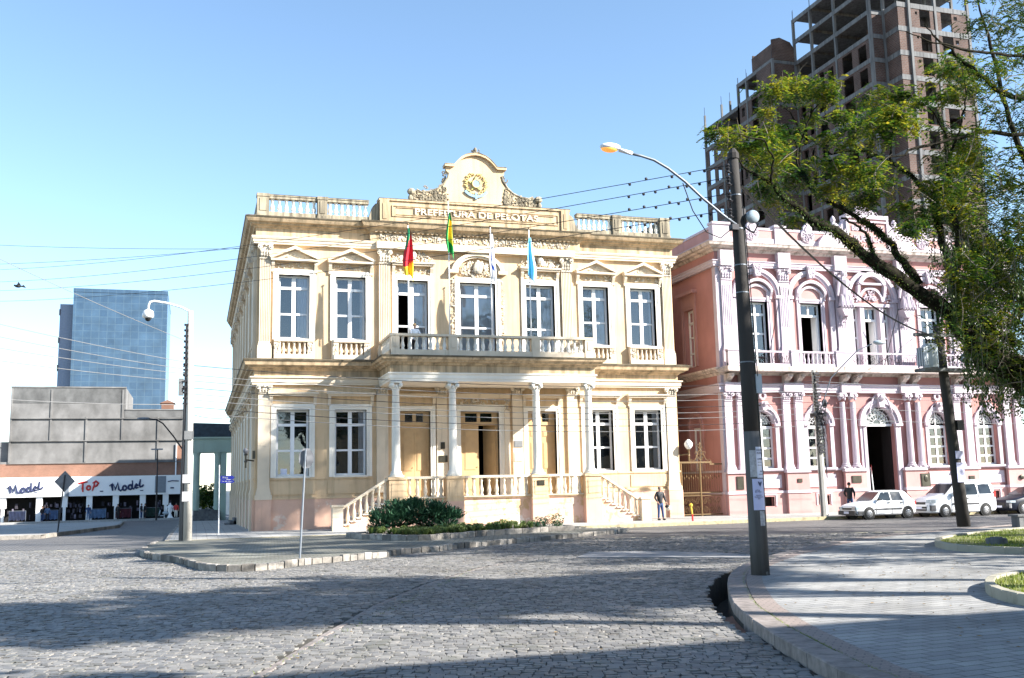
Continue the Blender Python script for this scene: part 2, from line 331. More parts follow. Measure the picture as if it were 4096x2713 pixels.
    def relief(s, x0, x1, z0, z1, y, n, r=0.06, seed=1, test=None, dep=0.5):
        """carved leaf-work: overlapping small lobes and curls"""
        rg = random.Random(seed)
        k = 0; tries = 0
        while k < n and tries < n*20:
            tries += 1
            x = rg.uniform(x0, x1); z = rg.uniform(z0, z1)
            if test and not test(x, z): continue
            k += 1; a = rg.uniform(0.5, 1.0)*r; q = rg.random()
            if q < 0.6:
                s.ball((x, y, z), (a*rg.uniform(0.6, 1.3), r*dep, a*rg.uniform(0.6, 1.3)), 6, 4)
            else:
                t = rg.uniform(0, 6.3); s.tube([(x+a*1.3*cos(t+j*0.9), y-0.3*r*dep, z+a*1.3*sin(t+j*0.9)) for j in range(5)], a*0.38, 4)
        return s
    def build(s, name, mat, parent=None, smooth=False, loc=None):
        me = bpy.data.meshes.new(name); me.from_pydata(s.v, [], s.f)
        mats = mat if isinstance(mat, (list, tuple)) else [mat]
        for q in mats: me.materials.append(MT[q] if isinstance(q, str) else q)
        if len(mats) > 1: me.polygons.foreach_set('material_index', s.mi)
        if smooth: me.polygons.foreach_set('use_smooth', [True]*len(me.polygons))
        me.update()
        o = bpy.data.objects.new(name, me); COL.objects.link(o)
        if parent:
            o.parent = parent
            w0 = world_loc(parent)
            me.transform(Matrix.Translation(-w0)) if w0.length > 0 else None
            if loc is not None: o.location = Vector(loc); me.transform(Matrix.Translation(-Vector(loc)+w0)); o.location = Vector(loc)-w0
        elif loc is not None:
            me.transform(Matrix.Translation(-Vector(loc))); o.location = loc
        return o
def world_loc(o):
    v = Vector((0, 0, 0))
    while o: v += o.location; o = o.parent
    return v
def tag(o, label=None, cat=None, group=None, kind=None):
    if label: o['label'] = label
    if cat: o['category'] = cat
    if group: o['group'] = group
    if kind: o['kind'] = kind
    return o
def empty(name, loc, label, cat, group=None):
    o = bpy.data.objects.new(name, None); COL.objects.link(o); o.location = loc; o.empty_display_size = 0.2
    return tag(o, label, cat, group)
def copy_tree(o, parent=None, loc=None, rz=None):
    c = o.copy(); COL.objects.link(c)
    if parent: c.parent = parent
    if loc is not None: c.location = loc
    if rz is not None: c.rotation_euler[2] = rz
    for ch in list(o.children): copy_tree(ch, c)
    return c
def text(name, s, size, mat, parent, loc, rot=(pi/2, 0, 0), ext=0.01, shear=0.0, align='CENTER', sx=1.0, off=0.0):
    cu = bpy.data.curves.new(name, 'FONT'); cu.body = s; cu.size = size; cu.extrude = ext; cu.align_x = align; cu.align_y = 'CENTER'; cu.shear = shear; cu.offset = off
    ob = bpy.data.objects.new(name, cu); COL.objects.link(ob); bpy.context.view_layer.update()
    me = bpy.data.meshes.new_from_object(ob.evaluated_get(bpy.context.evaluated_depsgraph_get()))
    bpy.data.objects.remove(ob); bpy.data.curves.remove(cu)
    me.materials.clear(); me.materials.append(MT[mat] if isinstance(mat, str) else mat)
    if sx != 1: me.transform(Matrix.Diagonal((sx, 1, 1, 1)))
    o = bpy.data.objects.new(name, me); COL.objects.link(o)
    o.rotation_euler = rot
    if parent: o.parent = parent; o.location = Vector(loc)-world_loc(parent)
    else: o.location = loc
    return o
def gz(y): return -0.0125*max(0.0, y-5.0)
# ================= ground
CX, CY = -2.7537, -52.4171
FW = Vector((0.295, 0.9555)); RW = Vector((0.9555, -0.295))
def uv2(u, v): return (CX+RW.x*u+FW.x*v, CY+RW.y*u+FW.y*v)
def inpoly(x, y, P):
    c = False; j = len(P)-1
    for i in range(len(P)):
        if (P[i][1] > y) != (P[j][1] > y) and x < (P[j][0]-P[i][0])*(y-P[i][1])/(P[j][1]-P[i][1])+P[i][0]: c = not c
        j = i
    return c
def smoothline(P, k=3):
    out = []
    for i in range(len(P)-1):
        p0 = P[max(i-1, 0)]; p1 = P[i]; p2 = P[i+1]; p3 = P[min(i+2, len(P)-1)]
        for j in range(k):
            t = j/k
            out.append(tuple(0.5*((2*p1[a])+(-p0[a]+p2[a])*t+(2*p0[a]-5*p1[a]+4*p2[a]-p3[a])*t*t+(-p0[a]+3*p1[a]-3*p2[a]+p3[a])*t**3) for a in (0, 1)))
    out.append(tuple(P[-1])); return out
def offset(P, d):
    out = []
    for i, p in enumerate(P):
        a = Vector(P[max(i-1, 0)]); b = Vector(P[min(i+1, len(P)-1)]); t = (b-a).normalized()
        out.append((p[0]-t.y*d, p[1]+t.x*d))
    return out
PLZ_EDGE = smoothline([(3.5, -62), (3.3, -50), (3.38, -45), (3.45, -43.48), (3.81, -42.19), (4.09, -41.28), (4.45, -40.15), (4.85, -39.1), (5.39, -37.76), (6.16, -36.22), (7.3, -34.1), (8.5, -32.2), (9.79, -30.6), (11.4, -28.9), (13.3, -27.15), (16.19, -24.68), (19.02, -22.7), (21.5, -21.6), (25.5, -20.3), (32, -18.6), (50, -17), (90, -16)], 3)
PLZ = PLZ_EDGE + [(90, -110), (3.5, -110)]
ISL_EDGE = smoothline([(-4.35, -7.6), (-4.5, -11), (-4.58, -14.19), (-4.1, -17.0), (-3.3, -19.2), (-2.85, -21.5), (-2.5, -23.2), (-1.7, -24.0), (-0.7, -23.85), (0.37, -22.56), (1.75, -21.72), (2.78, -20.88), (3.28, -20.2), (3.9, -19.4), (4.9, -19.1), (5.83, -18.05), (7.78, -16.7), (10.13, -15.1), (11.66, -14.05), (13.15, -13.0), (14.6, -11.9), (15.3, -11.0), (15.1, -10.2), (13.8, -9.2), (12.6, -7.6)], 3)
ISL = ISL_EDGE
SWF = [(-3.95, -7.5), (12.6, -7.5), (16, -7.3), (20, -6.9), (26, -6.4), (34, -6.3), (60, -6.3), (90, -6.3)]
PIT_OUT = [(9.49, -30.35), (8.45, -31.64), (7.14, -33.6), (6.25, -35.2), (5.6, -36.66), (4.9, -38.3), (4.5, -39.5)]

# far road as one sheet that falls away gently behind the street corner
g = M(); US = [-400, -200, -100, -60, -40, -30, -20, -10, 0, 10, 20, 30, 45, 60, 100, 200, 400]; VS = [39.95, 42, 46, 50, 54, 58, 62, 68, 76, 86, 100, 120, 150, 200, 300, 500, 1500]
vs = []
for v in VS:
    for u in US:
        x, y = uv2(u*(4 if v > 600 else 1), v); vs.append((x, y, -0.15+gz(min(y, 300))))
nu = len(US)
g.add(vs, [(j*nu+i, j*nu+i+1, (j+1)*nu+i+1, (j+1)*nu+i) for j in range(len(VS)-1) for i in range(nu-1)])
tag(g.build('road', 'farsett'), kind='structure')
# near ground under the setts, with the washed-out gutter cut into it
g = M()
outer = [uv2(-60, -60), uv2(60, -60), uv2(60, 40.0), uv2(-60, 40.0)]
kl = [p for p in PLZ_EDGE if -39.6 < p[1] < -30.2]
hole = PIT_OUT[::-1] + kl[::-1][::-1] if False else [p for p in PIT_OUT] + [p for p in kl]
# PIT_OUT runs far -> near, kl runs near -> far : together a ring
tri = tessellate_polygon([[Vector((p[0], p[1], 0)) for p in outer], [Vector((p[0], p[1], 0)) for p in hole]])
allp = outer+hole
g.add([(p[0], p[1], -0.170) for p in allp], [tuple(t) for t in tri])
tag(g.build('road_bed', 'mortar'), kind='structure')
# gutter pit: walls and floor
g = M(); n = len(hole)
g.add([(p[0], p[1], -0.168) for p in hole]+[(p[0], p[1], -0.75) for p in hole], [(i, (i+1) % n, n+(i+1) % n, n+i) for i in range(n)])
tri = tessellate_polygon([[Vector((p[0], p[1], 0)) for p in hole]])
g.add([(p[0], p[1], -0.75) for p in hole], [tuple(t) for t in tri])
tag(g.build('gutter_pit', 'mortar'), kind='structure')
o = M(); 
o.prism([(4.75, -39.2), (5.25, -38.45), (5.75, -37.2), (5.2, -37.6), (4.62, -39.0)], -0.62, -0.24, 'z')
tag(o.build('exposed_brickwork', 'brickwall'), 'broken red brick lining showing in the sunken gutter by the kerb', 'brickwork')
# granite setts, each its own small worn block
def setts():
    rg = random.Random(3); V = []; F = []
    v = 6.6
    while v < 40.0:
        dv = rg.uniform(0.118, 0.135); half = 0.54*v+1.4; u = -half + rg.uniform(-0.2, 0)
        while u < half:
            du = rg.uniform(0.125, 0.185)
            wv = 0.05*sin(u*0.35+v*0.3)
            x, y = uv2(u+du/2, v+dv/2+wv)
            ok = not inpoly(x, y, PLZ) and not inpoly(x, y, ISL) and not inpoly(x, y, hole)
            if ok and neardist(x, y) < 0.075: ok = False
            if ok and 7.8 < x < 12.6 and y > -28 and inpoly(x, y, PATCH): ok = False
            if ok and rg.random() > 0.004:
                gp = 0.003+0.005*rg.random(); a = du/2-gp; b = dv/2-gp*0.9; h = -0.155+rg.uniform(-0.006, 0.006)
                tx = rg.uniform(-0.005, 0.005); ty = rg.uniform(-0.005, 0.005); k = len(V); rr = rg.uniform(-0.025, 0.025)
                cx, sx = cos(rr), sin(rr)
                def P(uu, vv, z):
                    X, Y = uv2(u+du/2+uu*cx-vv*sx, v+dv/2+wv+uu*sx+vv*cx); V.append((X, Y, z+tx*(uu/a)+ty*(vv/b)))
                k0, k1, k2, k3 = [rg.uniform(.022, .042) if rg.random() < .33 else rg.uniform(.004, .012) for _ in range(4)]
                O = [(-a+k0, -b), (a-k1, -b), (a, -b+k1), (a, b-k2), (a-k2, b), (-a+k3, b), (-a, b-k3), (-a, -b+k0)]
                for p, q in O: P(p, q, -0.178)
                for p, q in O: P(p*.985, q*.98, h)
                for i in range(8): F.append((k+i, k+(i+1) % 8, k+8+(i+1) % 8, k+8+i))
                F.append(tuple(k+8+i for i in range(8)))
            u += du
        v += dv
    m = M(); m.v = V; m.f = F; m.mi = [0]*len(F)
    o = m.build('cobblestones', 'sett'); tag(o, kind='structure')
PATCH = [(7.7, -24.6), (9.2, -25.6), (12.3, -27.9), (12.0, -25.3), (10.85, -23.7), (8.9, -22.6)]
STRIP = [(-3.4, -43.5), (-2.1, -40.15), (-0.92, -36.95), (0.33, -33.76), (2.05, -30.2), (4.13, -26.7), (6.27, -24.14)]
def neardist(x, y):
    p = Vector((x, y)); best = 9
    for a, b in zip(STRIP, STRIP[1:]):
        a = Vector(a); b = Vector(b); t = max(0, min(1, (p-a).dot(b-a)/(b-a).length_squared)); q = a+(b-a)*t
        best = min(best, (p-q).length)
    return best
setts()
g = M(); g.prism(PATCH, -0.19, -0.135, 'z'); tag(g.build('crossing_slab', 'patch'), kind='structure')
# flush stone strip dividing the paving
def blocks(P, width, z1, z0, L, mat, name, jit=0.01, side=1, gap=0.012, follow=False):
    m = M(); rg = random.Random(len(P)); acc = []
    pts = [Vector(p) for p in P]; d = [0]
    for a, b in zip(pts, pts[1:]): d.append(d[-1]+(b-a).length)
    def at(s):
        for i in range(len(d)-1):
            if s <= d[i+1] or i == len(d)-2:
                t = (s-d[i])/max(1e-6, d[i+1]-d[i]); p = pts[i].lerp(pts[i+1], t); q = (pts[i+1]-pts[i]).normalized(); return p, Vector((-q.y, q.x))
    s = 0
    while s < d[-1]-0.05:
        l = L*rg.uniform(0.8, 1.25); e = min(s+l-gap, d[-1]); (p, n1), (q, n2) = at(s), at(e)
        j = rg.uniform(-jit, jit); zt = z1+j; off = (gz(p.y) if follow else 0)
        p = p+n1*rg.uniform(-jit, jit)*side; w1 = width*side; c = 0.015
        vs = []
        for z, k in ((z0, 0), (zt-c, 0), (zt, c)):
            for (pp, nn, ww, ss) in ((p, n1, k*side, 1), (q, n2, k*side, -1), (q, n2, w1-k*side, -1), (p, n1, w1-k*side, 1)):
                tt = (q-p).normalized()*k*ss; X = pp+nn*ww+tt; vs.append((X.x, X.y, z+off))
        m.add(vs, [(i+4*l2, (i+1) % 4+4*l2, (i+1) % 4+4*l2+4, i+4*l2+4) for l2 in (0, 1) for i in range(4)]+[(8, 9, 10, 11)])
        s += l
    return tag(m.build(name, mat), kind='structure')
blocks([(-3.4, -43.5), (-2.1, -40.15), (-0.92, -36.95), (0.33, -33.76), (2.05, -30.2), (4.13, -26.7), (6.27, -24.14)], 0.11, -0.152, -0.195, 0.5, 'granite', 'dividing_strip', 0.004, side=-1)
# plaza
def sheet(poly, z, mat, name, thick=0.2):
    m = M(); tri = tessellate_polygon([[Vector((p[0], p[1], 0)) for p in poly]])
    m.add([(p[0], p[1], z) for p in poly], [tuple(t) for t in tri]); return tag(m.build(name, mat), kind='structure')
KW = 0.36
sheet(offset(PLZ_EDGE, -(KW+0.30)) + [(90, -110), (4.1, -110)], 0.0, 'paver', 'plaza_paving')
E1 = offset(PLZ_EDGE, -KW); E2 = offset(PLZ_EDGE, -(KW+0.31))
g = M(); n = len(E1); g.add([(p[0], p[1], 0.003) for p in E1]+[(p[0], p[1], 0.003) for p in E2], [(i, i+1, n+i+1, n+i) for i in range(n-1)])
tag(g.build('plaza_edge_band', 'paverred'), kind='structure')
blocks(PLZ_EDGE, KW-0.01, 0.012, -0.75, 1.15, 'granite', 'plaza_kerb', 0.004, side=-1, gap=0.014)
# island and sidewalk
sheet(offset(ISL_EDGE, 0.12), 0.0, 'islandpave', 'traffic_island')
blocks(ISL_EDGE, 0.17, 0.02, -0.2, 0.34, 'stone', 'island_kerb', 0.025, side=1, gap=0.03)
g = M()
SW = offset(SWF, 0.1)
g.add([(p[0], p[1], 0.004) for p in SW]+[(90, 1.0, 0.004), (-3.95, 1.0, 0.004)], [tuple(t) for t in tessellate_polygon([[Vector((p[0], p[1], 0)) for p in SW+[(90, 1.0), (-3.95, 1.0)]]])])
tag(g.build('sidewalk', 'walk'), kind='structure')
blocks(SWF, 0.14, 0.012, -0.2, 0.9, 'yellowkerb', 'sidewalk_kerb', 0.006, side=1)
g = M(); ys = [1.0, 5, 10, 20, 30, 45, 60, 72]
g.add([(x, y, 0.004+gz(y)) for y in ys for x in (-3.9, 24)], [(2*i, 2*i+1, 2*i+3, 2*i+2) for i in range(len(ys)-1)])
tag(g.build('side_sidewalk', 'walk'), kind='structure')
blocks([(-3.92, y) for y in range(-7, 73, 5)], 0.15, 0.012, -0.3, 0.9, 'stone', 'side_kerb', 0.004, side=-1, follow=True)
# far left block of the corner
LB = [(-10.0, 3.6), (-8.0, 27.5), (-8.6, 40), (-9.2, 52), (-60, 58), (-60, 3.6)]
g = M(); g.add([(p[0], p[1], 0.03+gz(p[1])) for p in LB], [tuple(t) for t in tessellate_polygon([[Vector((p[0], p[1], 0)) for p in LB]])])
tag(g.build('corner_pavement', 'walk'), kind='structure')
blocks([(-60, 3.6), (-10.0, 3.6), (-8.0, 27.5), (-8.6, 40), (-9.2, 52)], 0.2, 0.05, -0.6, 0.9, 'stone', 'corner_kerb', 0.004, side=1, follow=True)
g = M(); g.add([(-60, 68, 0.05+gz(68)), (0, 68, 0.05+gz(68)), (0, 76, 0.05+gz(76)), (-60, 76, 0.05+gz(76)), (-60, 68, -1.2), (0, 68, -1.2)], [(0, 1, 2, 3), (0, 4, 5, 1)])
tag(g.build('shop_pavement', 'walk'), kind='structure')
# sunny pavement strips of grass beds in the plaza
def bed(edge, name, zt, seed):
    blocks(edge, 0.16, zt, -0.02, 0.45, 'stone_bed', name+'_kerb', 0.0, side=-1, gap=0.004)
MT['stone_bed'] = plaster('bed_kerb_concrete', (0.33, 0.31, 0.25), dirt=(0.08, 0.08, 0.05), amt=0.7, streak=False)
B1 = smoothline([(40, -20.6), (30, -22.0), (23.66, -24.2), (20.5, -25.6), (18.4, -26.9), (17.1, -28.2), (16.3, -29.6), (16.15, -31.0), (16.9, -32.4), (19, -33.6), (24, -34.4), (40, -34.8)], 4)[::-1]
B2 = smoothline([(30, -35.4), (16, -36.2), (12.4, -36.65), (11.0, -37.15), (10.1, -37.9), (9.3, -39.0), (8.95, -40.2), (9.3, -41.6), (10.5, -43), (30, -44)], 4)[::-1]
for E, nm in ((B1, 'far_bed'), (B2, 'near_bed')):
    bed(E, nm, 0.17, 1)
    inn = offset(E, -0.15); sheet(inn, 0.12, 'lawnbase', nm+'_soil')
    rg = random.Random(9); m = M(); xs = [p[0] for p in inn]; ysl = [p[1] for p in inn]; cnt = 0; bald = (17.5, -30.2)
    lim = 26 if nm == 'far_bed' else 17
    while cnt < (16000 if nm == 'far_bed' else 15000):
        x = rg.uniform(min(xs), min(max(xs), lim)); y = rg.uniform(min(ysl), max(ysl))
        if not inpoly(x, y, inn): continue
        d = sin(x*2.1+1)*cos(y*1.7)+0.5*sin(x*5+y*4)
        if nm == 'far_bed' and d < rg.uniform(-0.5, 0.9): cnt += 0.3; continue
        cnt += 1; h = rg.uniform(0.03, 0.085); a = rg.uniform(0, 6.3); l = rg.uniform(0, 0.05); wd = rg.uniform(0.006, 0.014)
        m.add([(x-wd*sin(a), y+wd*cos(a), 0.115), (x+wd*sin(a), y-wd*cos(a), 0.115), (x+l*cos(a), y+l*sin(a), 0.12+h)], [(0, 1, 2)])
    tag(m.build(nm+'_grass', 'grass'), 'short green and yellowish grass in the kerbed plaza bed', 'grass', kind='stuff')
m = M(); m.lathe(17.69, -29.9, [(0.27, 0.1), (0.27, 0.25), (0.25, 0.27)], 14); m.lathe(17.69, -29.9, [(0.16, 0.27), (0.16, 0.30)], 10)
tag(m.build('concrete_stump', 'conc'), 'low round concrete stump in the far grass bed', 'stump')
m = M(); m.box(26.3, 28.0, -21.6, -21.1, 0.40, 0.47); m.box(26.4, 26.6, -21.55, -21.15, 0, 0.4); m.box(27.6, 27.8, -21.55, -21.15, 0, 0.4)
tag(m.build('stone_bench', 'conc'), 'grey stone bench at the shaded plaza edge beyond the far grass bed', 'bench')

m = M(); rg = random.Random(77)
for k in range(900):
    x = rg.uniform(-4, 26); y = rg.uniform(-45, -19)
    if rg.random() < .5: x = 5+rg.random()*5+(y+45)*.35
    z = .008 if inpoly(x, y, PLZ) else (.012 if inpoly(x, y, ISL) else -.142)
    if inpoly(x, y, hole): continue
    a = rg.uniform(0, 6.3); l = rg.uniform(.015, .045); c_, s_ = cos(a)*l, sin(a)*l
    m.add([(x-c_, y-s_, z), (x-s_*.5, y+c_*.5, z+.008), (x+c_, y+s_, z+.004), (x+s_*.5, y-c_*.5, z+.012)], [(0, 1, 2, 3)])
tag(m.build('fallen_leaves', 'dryleaf'), 'small dry leaves scattered over the plaza paving and the setts', 'leaves', kind='stuff')
m = M()
for k in range(1500):      # weeds in the joints along the kerb and the stone strip
    t = rg.random(); i = rg.randrange(8, len(PLZ_EDGE)-26); p = Vector(PLZ_EDGE[i]).lerp(Vector(PLZ_EDGE[i+1]), t)
    if rg.random() < .12: q = Vector((-2.1, -40.15)).lerp(Vector((4.13, -26.7)), t); x, y, z = q.x+rg.gauss(0, .04), q.y+rg.gauss(0, .04), -.15
    else: x, y, z = p.x+KW+rg.uniform(-.02, .02), p.y, 0.0
    if inpoly(x, y, hole): continue
    a = rg.uniform(0, 6.3); l = rg.uniform(.008, .03); m.add([(x-.004, y, z), (x+.004, y, z), (x+l*cos(a), y+l*sin(a), z+l*1.1)], [(0, 1, 2)])
tag(m.build('joint_weeds', 'grass'), 'tiny weeds growing in the joints beside the plaza kerb and stone strip', 'weeds', kind='stuff')
# ================= shared building pieces
def flatT(x, y, z): return (x, y, z)
def baluster(mb, x, y, z0, z1, r=0.075, n=8):
    h = z1-z0
    mb.lathe(x, y, [(r, z0), (r, z0+.07*h), (r*.6, z0+.12*h), (r*1.02, z0+.28*h), (r*.95, z0+.38*h), (r*.5, z0+.66*h), (r*.55, z0+.78*h), (r*.8, z0+.84*h), (r*.55, z0+.88*h), (r, z0+.93*h), (r, z1)], n)
BAL = {}
def balusters(parent, pts, z0, z1, mat, r=0.075):
    """each baluster its own part, sharing one mesh"""
    key = (round(z1-z0, 2), mat, r)
    for (x, y, *zz) in pts:
        dz = zz[0] if zz else 0
        if key not in BAL:
            m = M(); baluster(m, 0, 0, 0, z1-z0, r); me_o = m.build('baluster', mat, None, True); BAL[key] = me_o.data; bpy.data.objects.remove(me_o)
        o = bpy.data.objects.new('baluster', BAL[key]); COL.objects.link(o); o.parent = parent
        o.location = Vector((x, y, z0+dz))-world_loc(parent)
def window(parent, T, a, b, z0, z1, d=0.28, trans=None, bar=None, mat='whiteframe', curtain=None, mull=0.20, outer=0.11, name='window', open_left=False, arch=0, nb=1):
    """sash window set back in its opening: frame > panes, curtain"""
    m = M(T); f = outer; c = (a+b)/2; trans = trans if trans is not None else z1-0.75
    m.box(a, a+f, d, d+.08, z0, z1); m.box(b-f, b, d, d+.08, z0, z1); m.box(a, b, d-.004, d+.084, z1-f, z1); m.box(a, b, d-.004, d+.084, z0, z0+f)
    m.box(a+f, b-f, d-.03, d+.07, trans-.07, trans+.07)
    m.box(c-mull/2, c+mull/2, d-.008, d+.075, trans if open_left == 2 else z0+f, z1-f)
    if open_left == 2: m.box(b-f-.05, b-f, d+.08, d+.6, z0+f, trans); m.box(a+f, a+f+.05, d+.08, d+.6, z0+f, trans)
    zs = []
    if bar: zs = bar if isinstance(bar, (list, tuple)) else [bar]
    for q in ([] if open_left == 2 else zs): m.box(a+f, b-f, d+.004, d+.07, q-.05, q+.05)
    w_ = m.build(name, mat, parent)
    g = M(T)
    if open_left == 2: g.add([(a+f, d+.04, trans), (b-f, d+.04, trans), (b-f, d+.04, z1-f), (a+f, d+.04, z1-f)], [(0, 1, 2, 3)])
    elif open_left: g.add([(c, d+.04, z0+f), (b-f, d+.04, z0+f), (b-f, d+.04, trans), (c, d+.04, trans)], [(0, 1, 2, 3)]); g.add([(a+f, d+.04, trans), (b-f, d+.04, trans), (b-f, d+.04, z1-f), (a+f, d+.04, z1-f)], [(0, 1, 2, 3)])
    else: g.add([(a+f, d+.04, z0+f), (b-f, d+.04, z0+f), (b-f, d+.04, z1-f), (a+f, d+.04, z1-f)], [(0, 1, 2, 3)])
    g.build('pane', 'glass', w_)
    if curtain:
        k = M(T)
        for (q0, q1) in curtain:
            x0 = a+(b-a)*q0; x1 = a+(b-a)*q1; nn = 10
            pts = [(x0+(x1-x0)*i/nn, d+.13+.02*sin(i*2.3)) for i in range(nn+1)]
            k.add([(x, y, z0+f) for x, y in pts]+[(x, y, z1-f) for x, y in pts], [(i, i+1, nn+2+i, nn+1+i) for i in range(nn)])
        k.build('curtain', 'curtain', w_)
    return w_
def surround(m, a, b, z0, z1, w_=0.3, pr=0.08, top=None):
    """moulded frame round an opening; pr = how far it stands out"""
    top = top or w_
    for (k, q) in ((0, pr), (w_*0.45, pr*0.6)):
        m.box(a-w_+k, a-w_+k+w_*0.5 if k == 0 else a, -q, .02, z0, z1+top-k)
        m.box(b if k else b+w_*0.5, b+w_-k, -q-.002, .02, z0, z1+top-k)
    m.box(a-w_*0.5, b+w_*0.5, -pr-.004, .02, z1+top*0.5, z1+top); m.box(a-.001, b+.001, -pr*.6-.004, .02, z1, z1+top*.5)
def reveal(m, a, b, z0, z1, d=0.3):
    m.add([(a, 0, z0), (a, d, z0), (a, d, z1), (a, 0, z1)], [(0, 1, 2, 3)]); m.add([(b, 0, z0), (b, d, z0), (b, d, z1), (b, 0, z1)], [(0, 1, 2, 3)])
    m.add([(a, 0, z1), (b, 0, z1), (b, d, z1), (a, d, z1)], [(0, 1, 2, 3)]); m.box(a-.05, b+.05, -.06, d, z0-.08, z0-.001)
def capital(m, x0, x1, z0, z1, pr, seed=1):
    w_ = x1-x0; h = z1-z0; m.box(x0-.1, x1+.1, -pr-.12, 0, z1-.1*h-.02, z1); m.box(x0, x1, -pr-.02, 0, z0, z1-.1*h); m.box(x0-.02, x1+.02, -pr-.05, 0, z0-.05, z0)
    for row, (zz, rr) in enumerate(((z0+.2*h, .07), (z0+.42*h, .08))):
        for k in range(4): m.ball((x0+w_*(k+.5)/4, -pr-.05-.02*row, zz), (w_/8.5, .06, .14*h), 6, 4)
    for x in (x0, x1): m.lathe(x, z1-.26*h, [(.12, -pr-.15), (.12, -pr-.02)], 8, 'y'); m.ball((x, -pr-.16, z1-.26*h), .05, 6, 4)
    m.ball(((x0+x1)/2, -pr-.12, z1-.12*h), .07, 6, 4)
def pilaster(m, x0, x1, z0, z1, pr, flutes=0, base=0.35):
    if flutes:
        n = flutes; w_ = (x1-x0)/(2*n+1); m.box(x0, x1, -pr+.035, 0, z0+base, z1)
        for i in range(n+1): m.box(x0+2*i*w_, x0+(2*i+1)*w_, -pr, -pr+.036, z0+base, z1)
    else: m.box(x0, x1, -pr, 0, z0+base, z1)
    m.box(x0-.07, x1+.07, -pr-.07, 0, z0, z0+base*.4); m.box(x0-.045, x1+.045, -pr-.045, 0, z0+base*.4, z0+base*.7); m.box(x0-.02, x1+.02, -pr-.02, 0, z0+base*.7, z0+base)
def console(m, x, z0, z1, pr, w_=0.16): m.prism([(0, z1), (-pr, z1), (-pr*.95, z1-.25*(z1-z0)), (-pr*.4, z0+.3*(z1-z0)), (-pr*.45, z0+.1*(z1-z0)), (0, z0)], x-w_/2, x+w_/2, 'x')
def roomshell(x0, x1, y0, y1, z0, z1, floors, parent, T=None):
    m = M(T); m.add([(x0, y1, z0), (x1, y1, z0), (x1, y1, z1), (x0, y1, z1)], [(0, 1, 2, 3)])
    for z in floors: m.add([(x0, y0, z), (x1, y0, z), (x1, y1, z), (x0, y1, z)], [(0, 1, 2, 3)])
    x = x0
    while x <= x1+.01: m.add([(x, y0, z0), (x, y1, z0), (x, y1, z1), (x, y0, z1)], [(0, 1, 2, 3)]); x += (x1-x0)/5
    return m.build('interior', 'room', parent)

# ================= city hall
CH = empty('city_hall', (11.7, 0, 0), 'cream two-storey neoclassical city hall with columned porch, balcony and crested parapet', 'building')
W_ = 23.37; MID = W_/2; DEP = 33.0
def mir(l): return l+[(W_-b, W_-a) for a, b in l]
low_w = mir([(1.05, 2.68), (3.97, 5.60)]); up_w = mir([(1.08, 2.66), (4.00, 5.56)])
doors = [(7.35, 8.98), (10.62, 12.75), (14.39, 16.02)]
up_c = [(7.25, 8.92), (10.68, 12.69), (14.45, 16.12)]
LZ0, LZ1, UZ0, UZ1 = 2.66, 6.02, 9.66, 13.0
S_PITCH = 3.9; side_w = [(2.0+S_PITCH*i, 3.45+S_PITCH*i) for i in range(8)]
def sideT(u, d, z): return (0.0+d, u, z)        # west face: u runs back, d runs inwards
def sideTR(u, d, z): return (W_-d, u, z)
m = M()
m.wall(0, W_, 0, 8.4, 0, .45, [(a, b, LZ0, LZ1) for a, b in low_w]+[(a, b, 1.4, 5.95) for a, b in doors])
m.wall(0, W_, 8.4, 15.6, 0, .45, [(a, b, UZ0, UZ1) for a, b in up_w]+[(a, b, 8.7, UZ1-.05) for a, b in up_c])
m2 = M(sideT); m2.wall(.45, DEP, -.5, 15.6, 0.0, .45, [(a, b, LZ0, LZ1) for a, b in side_w]+[(a, b, UZ0, UZ1) for a, b in side_w]); m.add(m2.v, m2.f)
m.box(W_-.45, W_, .45, DEP, -.5, 15.6); m.box(0, W_, DEP-.4, DEP, -.5, 15.6)
for a, b in ((6.1, 17.27),): m.box(a, a+.02, -.22, 0, 8.6, 9); 
wallo = m.build('wall', 'cream', CH)
m = M(); m.box(-.1, W_+.1, .3, DEP, 15.62, 15.9); m.build('roof', 'weather', CH)
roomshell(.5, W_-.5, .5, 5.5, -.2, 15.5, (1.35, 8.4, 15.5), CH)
# plinth
m = M(); t = .1
m.box(-t, 6.2, -t, -.001, 0, 1.52); m.box(-t, -.001, 0, DEP, -.45, 1.52); m.build('plinth', 'plinth', CH); m = M(); m.box(17.17, W_+t, -t, -.001, 0, 1.52); m.box(W_+.001, W_+t, 0, DEP, -.3, 1.52)
m.build('plinth', 'plinth', CH)
# panels and string mouldings on the wall
m = M()
for a, b in ((0, 6.2), (17.17, W_)): m.box(a-.04, b+.04, -.05, -.001, 2.50, 2.60); m.box(a-.03, b+.03, -.13, -.001, 1.52, 1.6)
for a, b in low_w: m.box(a-.35, b+.35, -.04, 0, 1.75, 2.42)
m.box(-.05, -.001, 0, DEP, 2.5, 2.6); m.build('wall_panels', 'cream', CH)
